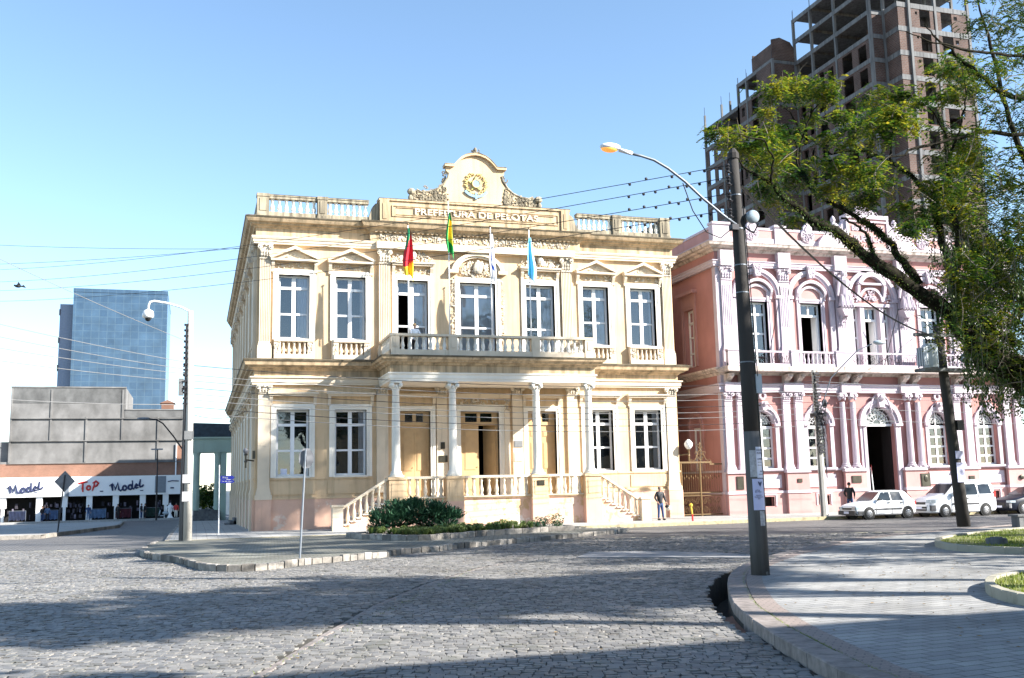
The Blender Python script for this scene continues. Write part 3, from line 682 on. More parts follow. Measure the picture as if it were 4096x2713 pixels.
# pilasters, each a part with its capital
lowp = mir([(.14, .73), (6.12, 6.72)])+[(9.30, 9.88), (13.49, 14.07)]
def pil(T, a, b, z0, z1, pr, cz0, cz1, fl=0, foot=None, deep=False):
    m = M(T); pilaster(m, a, b, z0, z1, pr, flutes=fl)
    if foot: m.box(a-foot[2], b+foot[2], -foot[3], 0, foot[0], foot[1])
    o = m.build('pilaster', 'trim', CH); m = M(T); capital(m, a, b, cz0, cz1, pr); m.build('capital', 'relief', o); return o
for a, b in lowp:
    o = pil(None, a, b, 1.75 if not 6.2 < a < 17 else 1.4, 6.9, .14, 6.85, 7.25, foot=(1.52, 1.75, .12, .26) if (a < 1 or b > 22.5) else None)
    if a < 1 or b > 22.5: m = M(); m.box(a-.1, b+.1, -.24, 0, 0, 1.52); m.build('pilaster_foot', 'plinth', o)
for a, b in mir([(.12, .67), (6.26, 6.85)]): pil(None, a, b, 9.12, 13.75, .18, 13.8, 14.55, 6, (8.6, 9.12, .08, .26))
for k in range(9):
    u = .35+S_PITCH*k; pil(sideT, u, u+.6, 9.12, 13.75, .16, 13.8, 14.52, 0, (8.6, 9.12, .05, .2)); pil(sideT, u, u+.6, 1.75, 6.9, .14, 6.85, 7.25, 0, (-.4, 1.75, .05, .2))
# entablatures right round
m = M(); m.band(0, W_, 0, DEP, [(0, 14.55), (.20, 14.55), (.20, 14.66), (.24, 14.66), (.24, 14.8), (.28, 14.8), (.32, 14.9), (.32, 14.94), (.12, 14.95), (.12, 14.97)])
m.band(0, W_, 0, DEP, [(0, 7.27), (.18, 7.27), (.18, 7.38), (.22, 7.38), (.22, 7.55), (.30, 7.62), (.30, 7.68), (.12, 7.69)])
m.box(6.1, 17.27, -.42, -.3, 14.56, 14.93)
m.build('architrave', 'trim', CH)
m = M(); m.band(0, W_, 0, DEP, [(.08, 14.96), (.08, 15.40), (.16, 15.42), (.2, 15.5), (.34, 15.54), (.38, 15.62), (.52, 15.66), (.58, 15.76), (.62, 15.84)])
m.band(0, W_, 0, DEP, [(.08, 7.69), (.08, 8.0), (.16, 8.03), (.2, 8.10), (.36, 8.14), (.4, 8.2), (.54, 8.24), (.58, 8.38), (.62, 8.44)])
m.band(6.1, 17.27, 0, .3, [(.34, 14.94), (.34, 15.40), (.42, 15.44), (.55, 15.56), (.74, 15.66), (.80, 15.78), (.84, 15.86)])
m.build('cornice', 'cornice', CH)
m = M(); m.band(0, W_, 0, DEP, [(.64, 15.845), (.66, 15.90), (.5, 15.97), (.1, 16.0)]); m.band(6.1, 17.27, 0, .3, [(.86, 15.862), (.88, 15.93), (.5, 16.0)])
m.band(0, W_, 0, DEP, [(.64, 8.445), (.66, 8.52), (.4, 8.58), (.0, 8.6)])
m.build('cornice_ledge', 'grime', CH)
m = M()
for i in range(46): x = 6.0+i*.252; m.box(x, x+.12, -.50, -.36, 15.40, 15.48)
m.build('dentils', 'cornice', CH)
m = M(); m.relief(6.3, 17.1, 15.02, 15.34, -.36, 300, .075, 5); m.build('frieze_ornament', 'relief', CH)
# ---- windows with their trims
wid = 0
def hood_flat(m, a, b, z, w_=.38):
    m.box(a-w_-.06, b+w_+.06, -.34, 0, z, z+.09); m.box(a-w_, b+w_, -.26, 0, z-.1, z)
    for x in (a-w_+.1, b+w_-.1): console(m, x, z-.62, z-.1, .2)
def pediment(m, a, b, z, ap, w_=.42):
    c = (a+b)/2; x0, x1 = a-w_, b+w_
    m.box(x0, x1, -.36, 0, z, z+.1)
    for s, e in ((x0, c), (x1, c)):
        m.prism([(s, z+.1), (e, ap-.02), (e, ap+.16-.02), (s-(.06 if s < c else -.06), z+.2)], -.38, 0)
    m.prism([(x0+.1, z+.1), (x1-.1, z+.1), (c, ap-.02)], -.12, 0)
    for x in (x0+.12, x1-.12): console(m, x, z-.62, z, .26)
def trims(w1, T, fn_s, fn_h, fn_r):
    for nm, mt, fn in (('surround', 'surround', fn_s), ('hood', 'trim', fn_h), ('ornament', 'relief', fn_r)):
        m = M(T); fn(m)
        if m.v: m.build(nm, mt, w1)
def f_s(a, b, z0, z1): return lambda m: (surround(m, a, b, z0, z1, .28, .08), reveal(m, a, b, z0+.06, z1))
for i, (a, b) in enumerate(low_w):
    w1 = window(CH, None, a, b, LZ0, LZ1, trans=5.25, bar=3.95, curtain=[(.78, 1)] if i in (1, 2) else None)
    trims(w1, None, f_s(a, b, LZ0-.06, LZ1), lambda m: hood_flat(m, a, b, 6.80), lambda m: 0)
def up_orn(m, a, b, i):
    c = (a+b)/2; m.relief(a-.2, b+.2, 13.36, 13.62, -.05, 34, .06, 20+i); m.relief(c-.5, c+.5, 13.80, 14.12, -.14, 24, .06, 40+i, lambda x, z: abs(x-c) < (14.25-z)*1.3)
for i, (a, b) in enumerate(up_w):
    w1 = window(CH, None, a, b, UZ0, UZ1, trans=12.33, bar=10.97, curtain=[(.62, 1)] if i in (0, 3) else [(.85, 1)])
    trims(w1, None, f_s(a, b, UZ0-.06, UZ1), lambda m: pediment(m, a, b, 13.68, 14.33), lambda m: up_orn(m, a, b, i))
def c_hood(m, a, b, i):
    if i != 1: hood_flat(m, a, b, 13.82, .3); return
    c = (a+b)/2; m.arch(c, 13.45, 1.28, 1.5, -.3, 0, 8, 172, 20, .75); m.arch(c, 13.45, 1.14, 1.28, -.2, 0, 8, 172, 20, .75)
    for x in (c-1.38, c+1.38): m.box(x-.25, x+.25, -.32, 0, 13.42, 13.6)
def c_orn(m, a, b, i):
    c = (a+b)/2
    if i != 1:
        m.relief(a-.2, b+.2, 13.36, 13.66, -.05, 34, .06, 60+i); m.relief(c-1.1, c+1.1, 13.95, 14.7, -.12, 90, .085, 70+i, lambda x, z: z < 14.68-abs(x-c)*.45 and z > 13.9); m.ball((c, -.2, 14.3), (.2, .15, .27), 8, 6)
    else:
        for x in (c-1.38, c+1.38): m.relief(x-.1, x+.1, 9.0, 13.1, -.05, 110, .055, 90)
        m.relief(c-1.0, c+1.0, 13.3, 14.3, -.1, 130, .085, 95, lambda x, z: (x-c)**2+((z-13.35)/.78)**2 < 1.1); m.ball((c, -.2, 13.75), (.28, .14, .36), 10, 6)
for i, (a, b) in enumerate(up_c):
    w1 = window(CH, None, a, b, 8.7, UZ1-.05, trans=12.25, bar=[10.5], curtain=[(.03, .97)] if i == 1 else [(.58, 1)], open_left=(i == 0))
    trims(w1, None, f_s(a, b, 8.7, UZ1-.05), lambda m: c_hood(m, a, b, i), lambda m: c_orn(m, a, b, i))
for i, (a, b) in enumerate(side_w):
    w1 = window(CH, sideT, a, b, LZ0, LZ1, trans=5.25, bar=3.95); trims(w1, sideT, lambda m: surround(m, a, b, LZ0-.06, LZ1, .26, .08), lambda m: hood_flat(m, a, b, 6.8), lambda m: 0)
    w1 = window(CH, sideT, a, b, UZ0, UZ1, trans=12.33, bar=10.97); trims(w1, sideT, lambda m: surround(m, a, b, UZ0-.06, UZ1, .26, .08), lambda m: pediment(m, a, b, 13.68, 14.33), lambda m: m.relief(a-.2, b+.2, 13.36, 13.62, -.05, 16, .07, i))
# a notice and a warm lamp reflection behind the lower left window
# ---- balustrades under the upper windows
for i, (a, b) in enumerate(up_w):
    m = M(); x0, x1 = a-.22, b+.22
    m.box(x0, x1, -.34, -.02, 9.48, 9.6); m.box(x0, x1, -.34, -.02, 8.6, 8.82)
    for x in (x0, x1-.34): m.box(x, x+.34, -.3, -.02, 8.82, 9.48); m.relief(x+.06, x+.28, 8.88, 9.44, -.31, 12, .07, i)
    bo = m.build('window_balustrade', 'trim', CH); n = 5
    balusters(bo, [(x0+.34+(x1-x0-.68)*(k+.5)/n, -.18) for k in range(n)], 8.82, 9.48, 'trim', .10)
# ---- roof parapet
def par(x0, x1, n):
    m = M(); m.box(x0, x1, .05, .35, 16.0, 16.32); m.box(x0, x1, .02, .38, 17.02, 17.16); m.box(x0-.0, x1, -.01, .41, 17.16, 17.22)
    o = m.build('parapet_balustrade', 'weather', CH); m = M(); m.box(x0, x1, -.02, .42, 17.221, 17.24); m.build('grimy_top', 'grime', o); balusters(o, [(x0+(x1-x0)*(k+.5)/n, .2) for k in range(n)], 16.32, 17.02, 'surround', .115)
for a, b in ((.55, 3.05), (3.55, 5.75)): par(a, b, 7); par(W_-b, W_-a, 7)
for a, b in ((-.05, .55), (3.05, 3.55)):
    for p, q in ((a, b), (W_-b, W_-a)): m = M(); m.box(p, q, -.04, .42, 16.0, 17.24); m.box(p+.12, q-.12, -.07, -.03, 16.35, 17.0); m.box(p-.03, q+.03, -.07, .45, 17.1, 17.26); m.box(p-.02, q+.02, -.08, .42, 16.0, 16.2); m.build('parapet_post', 'weather', CH)
m = M()
for s in (0, 1):
    P = [(5.75, 16.0), (6.3, 16.0), (6.3, 17.1), (6.1, 17.08), (5.95, 16.9), (5.85, 16.6), (5.75, 16.32)]
    if s: P = [(W_-x, z) for x, z in P][::-1]
    m.prism(P, .0, .4); m.build('parapet_scroll', 'weather', CH); m = M()
m2 = M(sideT); m2.box(.42, DEP, .0, .4, 16.0, 17.2); m.add(m2.v, m2.f); m.build('parapet_wall', 'weather', CH); m = M(); m.box(W_-.4, W_, .42, DEP, 16, 17.2)
m.build('parapet_wall', 'weather', CH)
# ---- name panel
m = M(); PX0, PX1 = 6.3, W_-6.3; py = -.22
m.box(PX0, PX1, py, .4, 15.98, 17.22); m.box(PX0-.05, PX1+.05, py-.08, .45, 17.22, 17.32)
for x0, x1 in ((PX0, PX0+.5), (PX1-.5, PX1)): m.box(x0, x1, py-.08, py, 15.98, 17.22); m.box(x0+.14, x1-.14, py-.11, py-.08, 16.2, 17.05)
for (a, b, z0, z1) in ((6.95, 16.42, 16.94, 16.99), (6.95, 16.42, 16.37, 16.42), (6.95, 7.0, 16.42, 16.94), (16.37, 16.42, 16.42, 16.94), (7.2, 16.17, 16.86, 16.89), (7.2, 16.17, 16.47, 16.5)): m.box(a, b, py-.05, py, z0, z1)
m.build('name_panel', 'cornice', CH); m = M(); m.box(PX0-.06, PX1+.06, py-.09, .46, 17.321, 17.345); m.build('panel_top', 'grime', CH)
o = text('lettering', 'PREFEITURA DE PELOTAS', .52, 'trim', CH, (MID, py-.03, 16.67), ext=.05, sx=1.0, off=.008)
bb = [v.co.x for v in o.data.vertices]; o.data.transform(Matrix.Diagonal(((7.0)/(max(bb)-min(bb)), .92, 1, 1)))
# ---- crest gable
L = [(7.95, 17.32), (7.95, 17.55), (8.1, 17.92), (8.35, 17.98), (8.6, 17.86), (9.1, 17.92), (9.55, 18.12), (9.85, 18.4), (10.1, 18.75), (10.18, 19.05), (10.02, 19.2), (10.02, 19.42), (10.45, 19.42), (10.62, 19.62), (10.85, 19.85), (11.1, 20.02), (11.4, 20.12), (MID, 20.16)]
P = L+[(W_-x, z) for x, z in L[::-1][1:]]
m = M(); m.prism(P[::-1], .0, .32)
cap = [(9.92, 19.42), (10.45, 19.42), (10.62, 19.62), (10.85, 19.85), (11.1, 20.02), (11.4, 20.12), (MID, 20.16)]
for q in (cap, [(W_-x, z) for x, z in cap]):
    for (a, b) in zip(q, q[1:]):
        m.prism([a, b, (b[0], b[1]+.13), (a[0], a[1]+.13)], -.16, .42)
m.build('crest_gable', 'cream', CH)
m = M()
for q in (cap, [(W_-x, z) for x, z in cap]):
    for (a, b) in zip(q, q[1:]): m.prism([(a[0], a[1]+.131), (b[0], b[1]+.131), (b[0], b[1]+.16), (a[0], a[1]+.16)], -.18, .44)
m.build('gable_coping', 'weather', CH)
for s in (0, 1):
    m = M()
    fx = (lambda x: x) if not s else (lambda x: W_-x)
    tst = lambda x, z: inpoly(x if not s else W_-x, z, [(8.1, 17.35), (8.2, 17.9), (9.1, 17.85), (9.55, 18.05), (9.8, 18.4), (10.0, 18.3), (10.1, 17.4)])
    m.relief(min(fx(8.1), fx(10.2)), max(fx(8.1), fx(10.2)), 17.35, 18.6, -.02, 120, .10, 3+s, tst)
    m.ball((fx(8.05), -.05, 17.85), (.24, .2, .2), 8, 6); m.ball((fx(8.0), -.05, 17.5), (.14, .14, .2), 6, 5); m.relief(min(fx(9.8), fx(10.2)), max(fx(9.8), fx(10.2)), 18.4, 19.1, .1, 18, .1, 8)
    m.tube([(fx(x), .0, z+.03) for x, z in L[3:10]], .06, 6); m.relief(min(fx(8.6), fx(9.9)), max(fx(8.6), fx(9.9)), 17.9, 18.2, .1, 8, .1, 8, lambda x, z: z < 18.3)
    m.build('crest_scroll', 'weather', CH)
m = M(); m.relief(11.45, 11.92, 20.2, 20.5, -.05, 26, .09, 9); m.ball((MID, -.05, 20.5), (.1, .1, .14), 6, 5)
m.build('crest_finial', 'weather', CH)
# ---- coat of arms
EM = M(); ec, ez = MID, 18.5
for s in (-1, 1):
    for i in range(13):
        a = radians(-70+i*12.0); rr = .58+.05*(i % 2)
        x = ec+s*rr*cos(a); z = ez+rr*sin(a)+.05; d = s*.09*cos(a); 
        EM.ball((x, -.04, z), (.09, .05, .05), 6, 4); EM.ball((x-s*.06, -.06, z-.05), (.05, .05, .06), 6, 4)
P = []
for i in range(10):
    a = pi/2+i*pi/5; r = .46 if i % 2 == 0 else .2; P.append((ec+r*cos(a), ez+.02+r*sin(a)))
EM.cur = 1; EM.prism(P, -.1, .0); EM.cur = 2; EM.lathe(ec, ez+.02, [(.2, 0), (.2, -.15)], 16, 'y'); EM.cur = 0; EM.arch(ec, ez+.02, .2, .24, -.17, 0, 0, 360, 20)
EM.cur = 2; EM.arch(ec, ez+.1, .72, .86, -.09, .0, 218, 322, 14); EM.box(ec-.06, ec+.06, -.1, 0, ez-.85, ez-.45)
EM.build('coat_of_arms', [plain('arms_gilt', (.55, .42, .18), .6), plain('arms_yellow_green', (.45, .45, .16), .6), plain('arms_blue', (.22, .36, .50), .6)], CH)
# ---- porch
PY = -3.2; PA, PB = 6.26, W_-6.26; cols = [6.59, 9.47, 13.90, 16.78]
m = M(); m.box(6.25, W_-6.25, -2.95, 0, 0, 1.38); m.build('porch_base', 'porchbase', CH)
m = M(); m.box(6.2, W_-6.2, -3.05, 0, 1.382, 1.44); m.build('porch_floor', 'cream', CH)
for c in cols:
    m = M(); m.box(c-.42, c+.42, -3.34, -2.52, 1.28, 2.36); m.box(c-.47, c+.47, -3.4, -2.46, 2.36, 2.48); m.box(c-.45, c+.45, -3.37, -2.49, 1.26, 1.36); m.box(c-.3, c+.3, -3.36, -3.3, 1.5, 2.2)
    o = m.build('pedestal', 'cream', CH); m = M(); m.box(c-.44, c+.44, -3.36, -2.5, 0, 1.26); m.build('pedestal_foot', 'plinth', o)
for c in cols:
    m = M(); cy = -2.93
    m.box(c-.33, c+.33, cy-.33, cy+.33, 2.48, 2.56); m.lathe(c, cy, [(.32, 2.56), (.32, 2.64), (.26, 2.68), (.28, 2.74), (.215, 2.8), (.215, 3.4), (.205, 5.0), (.175, 6.72), (.2, 6.76), (.175, 6.8), (.22, 6.98)], 18)
    m.box(c-.27, c+.27, cy-.27, cy+.27, 7.1, 7.2)
    for sx in (-1, 1):
        for sy in (-1, 1): m.lathe(c+sx*.21, 7.0, [(.11, cy+sy*.26), (.11, cy+sy*.12)], 8, 'y')
    for k in range(8): m.ball((c+.2*cos(k*pi/4), cy+.2*sin(k*pi/4), 6.93), (.07, .07, .11), 6, 4)
    m.build('column', 'surround', CH, True)
m = M(); m.band(PA, PB, PY, 0, [(-.02, 7.2), (.0, 7.2), (.0, 7.32), (.04, 7.33), (.04, 7.5), (.1, 7.56), (.1, 7.62), (0, 7.64)])
m.build('porch_architrave', 'surround', CH)
m = M(); m.band(PA, PB, PY, 0, [(0, 7.64), (.0, 7.98), (.1, 8.02), (.14, 8.1), (.3, 8.14), (.34, 8.22), (.44, 8.26), (.48, 8.36)]); m.build('porch_cornice', 'cornice', CH)
m = M(); m.band(PA, PB, PY, 0, [(.5, 8.362), (.52, 8.43), (.3, 8.48), (0, 8.5)]); m.build('porch_ledge', 'grime', CH)
m = M(); 
for c in (6.37, W_-6.37): m = M(); m.box(c-.1, c+.1, -2.7, 0, 7.201, 7.6); m.build('porch_beam', 'cream', CH)
# balcony rail
bp = [(6.30, 6.75), (9.25, 9.70), (13.67, 14.12), (16.62, 17.07)]
m = M(); m.box(6.3, 17.07, -3.18, -2.9, 8.5, 8.78)
for a, b in bp: m.box(a, b, -3.22, -2.86, 8.49, 9.5); m.box(a+.12, b-.12, -3.25, -3.2, 8.9, 9.36)
m.box(6.27, 17.1, -3.25, -2.84, 9.46, 9.58)
for x in (6.3, 16.79): m.box(x, x+.28, -2.86, -.0, 8.5, 8.78); m.box(x-.03, x+.31, -2.84, 0, 9.46, 9.58)
bo = m.build('balcony_balustrade', 'trim', CH)
P = []
for (a, b), n in (((6.75, 9.25), 7), ((9.70, 13.67), 10), ((14.12, 16.62), 7)): P += [(a+(b-a)*(k+.5)/n, -3.03) for k in range(n)]
P += [(6.44, -2.86+.38*k+.19) for k in range(7)]+[(16.93, -2.86+.38*k+.19) for k in range(7)]
balusters(bo, P, 8.78, 9.46, 'surround', .11)
# porch rail
m = M()
for a, b in ((cols[0]+.44, cols[1]-.44), (cols[1]+.44, cols[2]-.44), (cols[2]+.44, cols[3]-.44)): m.box(a, b, -3.12, -2.8, 2.38, 2.5); m.box(a, b, -3.10, -2.82, 1.441, 1.5)
bo = m.build('porch_balustrade', 'trim', CH); P = []
for (a, b), n in (((cols[0]+.44, cols[1]-.44), 5), ((cols[1]+.44, cols[2]-.44), 9), ((cols[2]+.44, cols[3]-.44), 5)): P += [(a+(b-a)*(k+.5)/n, -2.96) for k in range(n)]
balusters(bo, P, 1.5, 2.38, 'trim', .11)
# stairs either side
for s in (0, 1):
    f = (lambda x: x) if not s else (lambda x: W_-x)
    m = M(); n = 8
    for k in range(n):
        x0 = 6.15-(k+1)*.30; x1 = 6.15-k*.30; zt = 1.38-(k+1)*1.38/(n+1)
        m.box(f(x0), f(x1), -3.1, -.3, 0, zt-.05)
    m.build('stair_body', 'porchbase', CH)
    m = M()
    for k in range(n): x0 = 6.15-(k+1)*.30-.04; x1 = 6.15-k*.30; zt = 1.38-(k+1)*1.38/(n+1); m.box(f(x0), f(x1), -3.2, -.3, zt-.05, zt)
    m.build('stair_treads', 'surround', CH)
    m = M(); m.box(f(3.45), f(3.95), -3.4, -2.9, 0, 1.12); m.box(f(3.4), f(4.0), -3.45, -2.85, 1.12, 1.22)
    Q = [(f(3.95), 1.0), (f(6.15), 2.36), (f(6.15), 2.48), (f(3.95), 1.14)]; m.prism(Q if not s else Q[::-1], -3.28, -3.0)
    bo = m.build('stair_railing', 'trim', CH)
    balusters(bo, [(f(6.0-.30*k), -3.12, -k*1.38/(n+1)*1.1) for k in range(7)], 1.26, 2.26, 'trim', .1)
# doors
for i, (a, b) in enumerate(doors):
    c = (a+b)/2; mm = M(); mm.box(a, a+.1, .25, .38, 1.4, 5.95); mm.box(b-.1, b, .25, .38, 1.4, 5.95); mm.box(a, b, .246, .384, 5.85, 5.95); mm.box(a, b, .23, .4, 5.2, 5.38); mm.box(c-.09, c+.09, .24, .37, 5.38, 5.85)
    dr = mm.build('door', 'door', CH)
    g = M(); g.add([(a+.3, .28, 5.4), (b-.3, .28, 5.4), (b-.3, .28, 5.84), (a+.3, .28, 5.84)], [(0, 1, 2, 3)]); g.build('pane', 'glass', dr)
    mm = M(); mm.box(a+.1, a+.32, .26, .37, 5.38, 5.85); mm.box(b-.32, b-.1, .26, .37, 5.38, 5.85); mm.build('door_rail', 'door', dr)
    def d_hood(m):
        if i != 1: hood_flat(m, a, b, 6.75, .3)
        else:
            m.box(a-.55, b+.55, -.35, 0, 6.62, 6.85)
            for x in (a-.42, b+.42): m.box(x-.14, x+.14, -.2, 0, 1.44, 6.0)
    def d_orn(m):
        if i == 1:
            for x in (a-.42, b+.42): m.relief(x-.12, x+.12, 6.0, 6.6, -.2, 20, .08, 4)
            m.relief(a, b, 6.3, 6.6, -.06, 50, .07, 44)
    trims(dr, None, lambda m: (surround(m, a, b, 1.44, 5.95, .26 if i != 1 else .34, .1), reveal(m, a, b, 1.46, 5.95, .25)), d_hood, d_orn)
    def leaf(x0, x1, name, rz=0):
        q = M(); q.box(x0, x1, .29, .35, 1.42, 5.2); w2 = x1-x0
        for z0, z1 in ((1.7, 2.5), (2.75, 4.35), (4.5, 5.0)):
            for (p, r_) in ((.2, .275), (.28, .262)): 
                q.box(x0+w2*p*.8, x1-w2*p*.8, r_, .3, z0+p*.4, z1-p*.4)
        q.ball((x1-.08, .24, 3.0), .035, 6, 4)
        return q
    leaf(a+.1, c-.005, 'l').build('door_leaf', 'door', dr)
    q = leaf(c+.005, b-.1, 'r')
    if i == 1:
        ang = radians(-62); ox, oy = b-.1, .32
        q.v = [(ox+(x-ox)*cos(ang)-(y-oy)*sin(ang), oy+(x-ox)*sin(ang)+(y-oy)*cos(ang), z) for x, y, z in q.v]
    q.build('door_leaf', 'door', dr)
# plaques
MT['pewter'] = plain('pewter_plaque', (.25, .26, .27), .4, metal=.5)
for (x0, x1, z0, z1, y_, mt) in ((9.5, 9.72, 3.95, 4.3, -.16, 'bronze'), (9.38, 9.85, 3.25, 3.6, -.16, 'bronze'), (13.72, 14.1, 1.95, 2.2, -3.38, 'bronze'), (13.55, 14.02, 4.0, 4.35, -.16, 'pewter'), (13.55, 14.0, 3.25, 3.72, -.16, 'surround')):
    m = M(); m.box(x0, x1, y_-.015, y_+.02, z0, z1); m.box(x0+.03, x1-.03, y_-.022, y_-.015, z0+.03, z1-.03); m.build('plaque', mt, CH)
m = M(); m.box(1.3, 1.62, .3, .31, 2.76, 3.05); m.build('window_notice', 'paper', CH)
# west entrance steps and bracket lamp on the side
m = M()
for k in range(3): m.box(-.9+.28*k, 0, 17.5, 20.5, -.5, -.1+.17*k)
m.build('side_steps', 'conc', CH)
# ================= library
LB_ = empty('library', (36.9, 0, 0), 'pink and white two-storey library with arched windows, paired columns and urns on its parapet', 'building')
A0, A1, LM, LD = 26.25, 47.55, 36.9, 26.0
def lm(l): return l+[(2*LM-b, 2*LM-a) for a, b in l]
def lT(u, d, z): return (A0+d, u, z)
lw = lm([(28.18, 29.62), (31.88, 33.32)])
holes = [(a, b, 2.62, 5.95) for a, b in lw]+[(35.85, 37.95, .62, 6.25)]
uh = [(a, b, 8.6, 12.5) for a, b in lm([(28.2, 29.6), (31.85, 33.3)])]+[(35.15, 38.65, 8.6, 12.5)]
m = M(); m.wall(A0, A1, 0, 8.4, 0, .45, holes+[(a+.35, b-.35, .45, 1.0) for a, b in lw]); m.wall(A0, A1, 8.4, 15.9, 0, .45, uh)
q = M(lT); q.wall(.45, LD, 0, 15.9, 0, .45, [(2.6, 4.1, 2.6, 5.95), (2.9, 4.2, 8.9, 12.5), (11, 12.5, 2.6, 5.95), (11, 12.5, 8.9, 12.5)]); m.add(q.v, q.f)
m.box(A1-.45, A1, .45, LD, 0, 15.9); m.box(A0, A1, LD-.4, LD, 0, 15.9)
m.build('wall', 'pinkwall', LB_)
m = M(); m.box(A0, A1, .4, LD, 15.7, 15.95); m.build('roof', 'weather', LB_)
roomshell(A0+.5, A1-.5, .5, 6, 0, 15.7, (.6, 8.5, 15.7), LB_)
ped = lm([(26.2, 27.85), (30.08, 31.6), (34.02, 35.55)])
m = M(); m.band(A0, A1, 0, LD, [(.12, 0), (.12, 1.22), (.18, 1.24), (.18, 1.30), (.04, 1.36), (.04, 2.5)])
# keep the door and window bases clear: the band is split into blocks instead
m = M()
segs = [(A0-.12, 28.18), (29.62, 31.88), (33.32, 35.6), (38.2, 40.48), (41.92, 44.18), (45.62, A1+.12)]
for a, b in ((A0-.12, 35.62), (38.18, A1+.12)): 
    m.wall(a, b, 0, 1.2, -.12, -.001, [(p+.35, r-.35, .45, 1.0) for p, r in lw])
m.box(A0-.12, A0-.001, 0, LD, 0, 1.2)
for a, b in ped: m.box(a, b, -.34, -.12, 0, 1.18); m.box(a+.02, b-.02, -.32, -.1, 1.34, 2.36)
m.build('plinth', 'pinklight', LB_)
m = M()
for a, b in ((A0-.15, 35.62), (38.18, A1+.15)): m.box(a, b, -.15, -.002, 1.2, 1.33); m.box(a, b, -.10, -.002, 2.44, 2.56)
m.box(A0-.15, A0-.001, 0, LD, 1.2, 1.33); m.box(A0-.1, A0-.001, 0, LD, 2.44, 2.56)
for a, b in ped: m.box(a-.04, b+.04, -.40, -.1, 1.18, 1.34); m.box(a-.05, b+.05, -.42, -.1, 2.36, 2.46); m.box(a-.02, b+.02, -.38, -.1, 2.46, 2.54)
for a, b in lw: m.box(a-.25, b+.25, -.05, 0, 1.5, 2.25); surround(m, a+.35, b-.35, .45, 1.0, .16, .16)
m.build('base_mouldings', 'pinktrim', LB_)
# lower pilasters and columns, each a part with its capital
for a, b in lm([(26.32, 26.8), (27.15, 27.65), (30.16, 30.64), (31.0, 31.48)]):
    m = M(); pilaster(m, a, b, 2.54, 6.55, .2, base=.3); o = m.build('pilaster', 'pinktrim', LB_); m = M(); capital(m, a, b, 6.58, 7.04, .2); m.build('capital', 'pinktrim', o)
for c in (34.2, 34.93, 38.87, 39.6):
    m = M(); mc = M(); m.box(c-.3, c+.3, -.4, -.02, 2.54, 2.62); m.lathe(c, -.2, [(.28, 2.62), (.28, 2.7), (.22, 2.75), (.24, 2.8), (.19, 2.86), (.185, 4.5), (.155, 6.5)], 14)
    m.box(c-.24, c+.24, -.4, -.02, 6.95, 7.04); o = m.build('column', 'pinktrim', LB_)
    for k in range(7): mc.ball((c+.19*cos(k*.9), -.2+.19*sin(k*.9), 6.7+.1*(k % 2)), (.07, .07, .13), 6, 4)
    for sx in (-1, 1): mc.lathe(c+sx*.18, 6.88, [(.1, -.44), (.1, -.3)], 8, 'y')
    mc.build('capital', 'pinktrim', o)
for a, b in lm([(26.5, 27.2), (30.37, 31.05)])+lm([(34.3, 35.0)]):
    m = M(); m.box(a-.12, b+.12, -.3, 0, 8.5, 9.5); pilaster(m, a, b, 9.5, 13.7, .2, base=.35)
    for k in range(5): m.box(a+.08+k*(b-a-.16)/4.5, a+.08+k*(b-a-.16)/4.5+.05, -.225, -.2, 11.0, 13.4)
    o = m.build('pilaster', 'pinktrim', LB_); m = M(); capital(m, a, b, 13.75, 14.5, .2); m.build('capital', 'pinktrim', o)
m = M(); m.box(A0-.06, A0+.28, -.1, .3, 1.33, 14.55); m.build('corner_strip', 'pinktrim', LB_)
# entablatures
m = M(); m.band(A0, A1, 0, LD, [(0, 7.05), (.22, 7.05), (.22, 7.2), (.26, 7.2), (.26, 7.42), (.32, 7.5), (.32, 7.56), (.05, 7.58)])
m.band(A0, A1, 0, LD, [(0, 14.52), (.22, 14.52), (.22, 14.62), (.26, 14.64), (.26, 14.78), (.32, 14.84), (.32, 14.88), (.08, 14.9)])
for a, b in lm([(26.5, 27.2), (30.37, 31.05), (34.3, 35.0)]): m.box(a-.08, b+.08, -.42, 0, 14.53, 15.45)
for a, b in ped: m.box(a+.1, b-.1, -.42, 0, 7.06, 7.6); 
m.build('architrave', 'pinktrim', LB_)
m = M(); m.band(A0, A1, 0, LD, [(.04, 14.9), (.06, 15.42)]); m.band(A0, A1, 0, LD, [(.04, 7.58), (.06, 8.05)]); m.build('frieze', 'pinkwall', LB_)
m = M(); m.band(A0, A1, 0, LD, [(.08, 15.42), (.14, 15.46), (.2, 15.56), (.4, 15.6), (.45, 15.68), (.62, 15.72), (.66, 15.84), (.7, 15.9), (.1, 15.93)])
m.band(A0, A1, 0, LD, [(.08, 8.05), (.14, 8.08), (.2, 8.18), (.4, 8.22), (.45, 8.3), (.62, 8.34), (.68, 8.44), (.1, 8.48)])
for i, (a, b) in enumerate(ped):
    for x in (a+.35, b-.35): console(m, x, 7.5, 8.1, .8, .34); m.ball((x, -.75, 7.95), .12, 6, 4)
m.build('cornice', 'pinkledge', LB_)
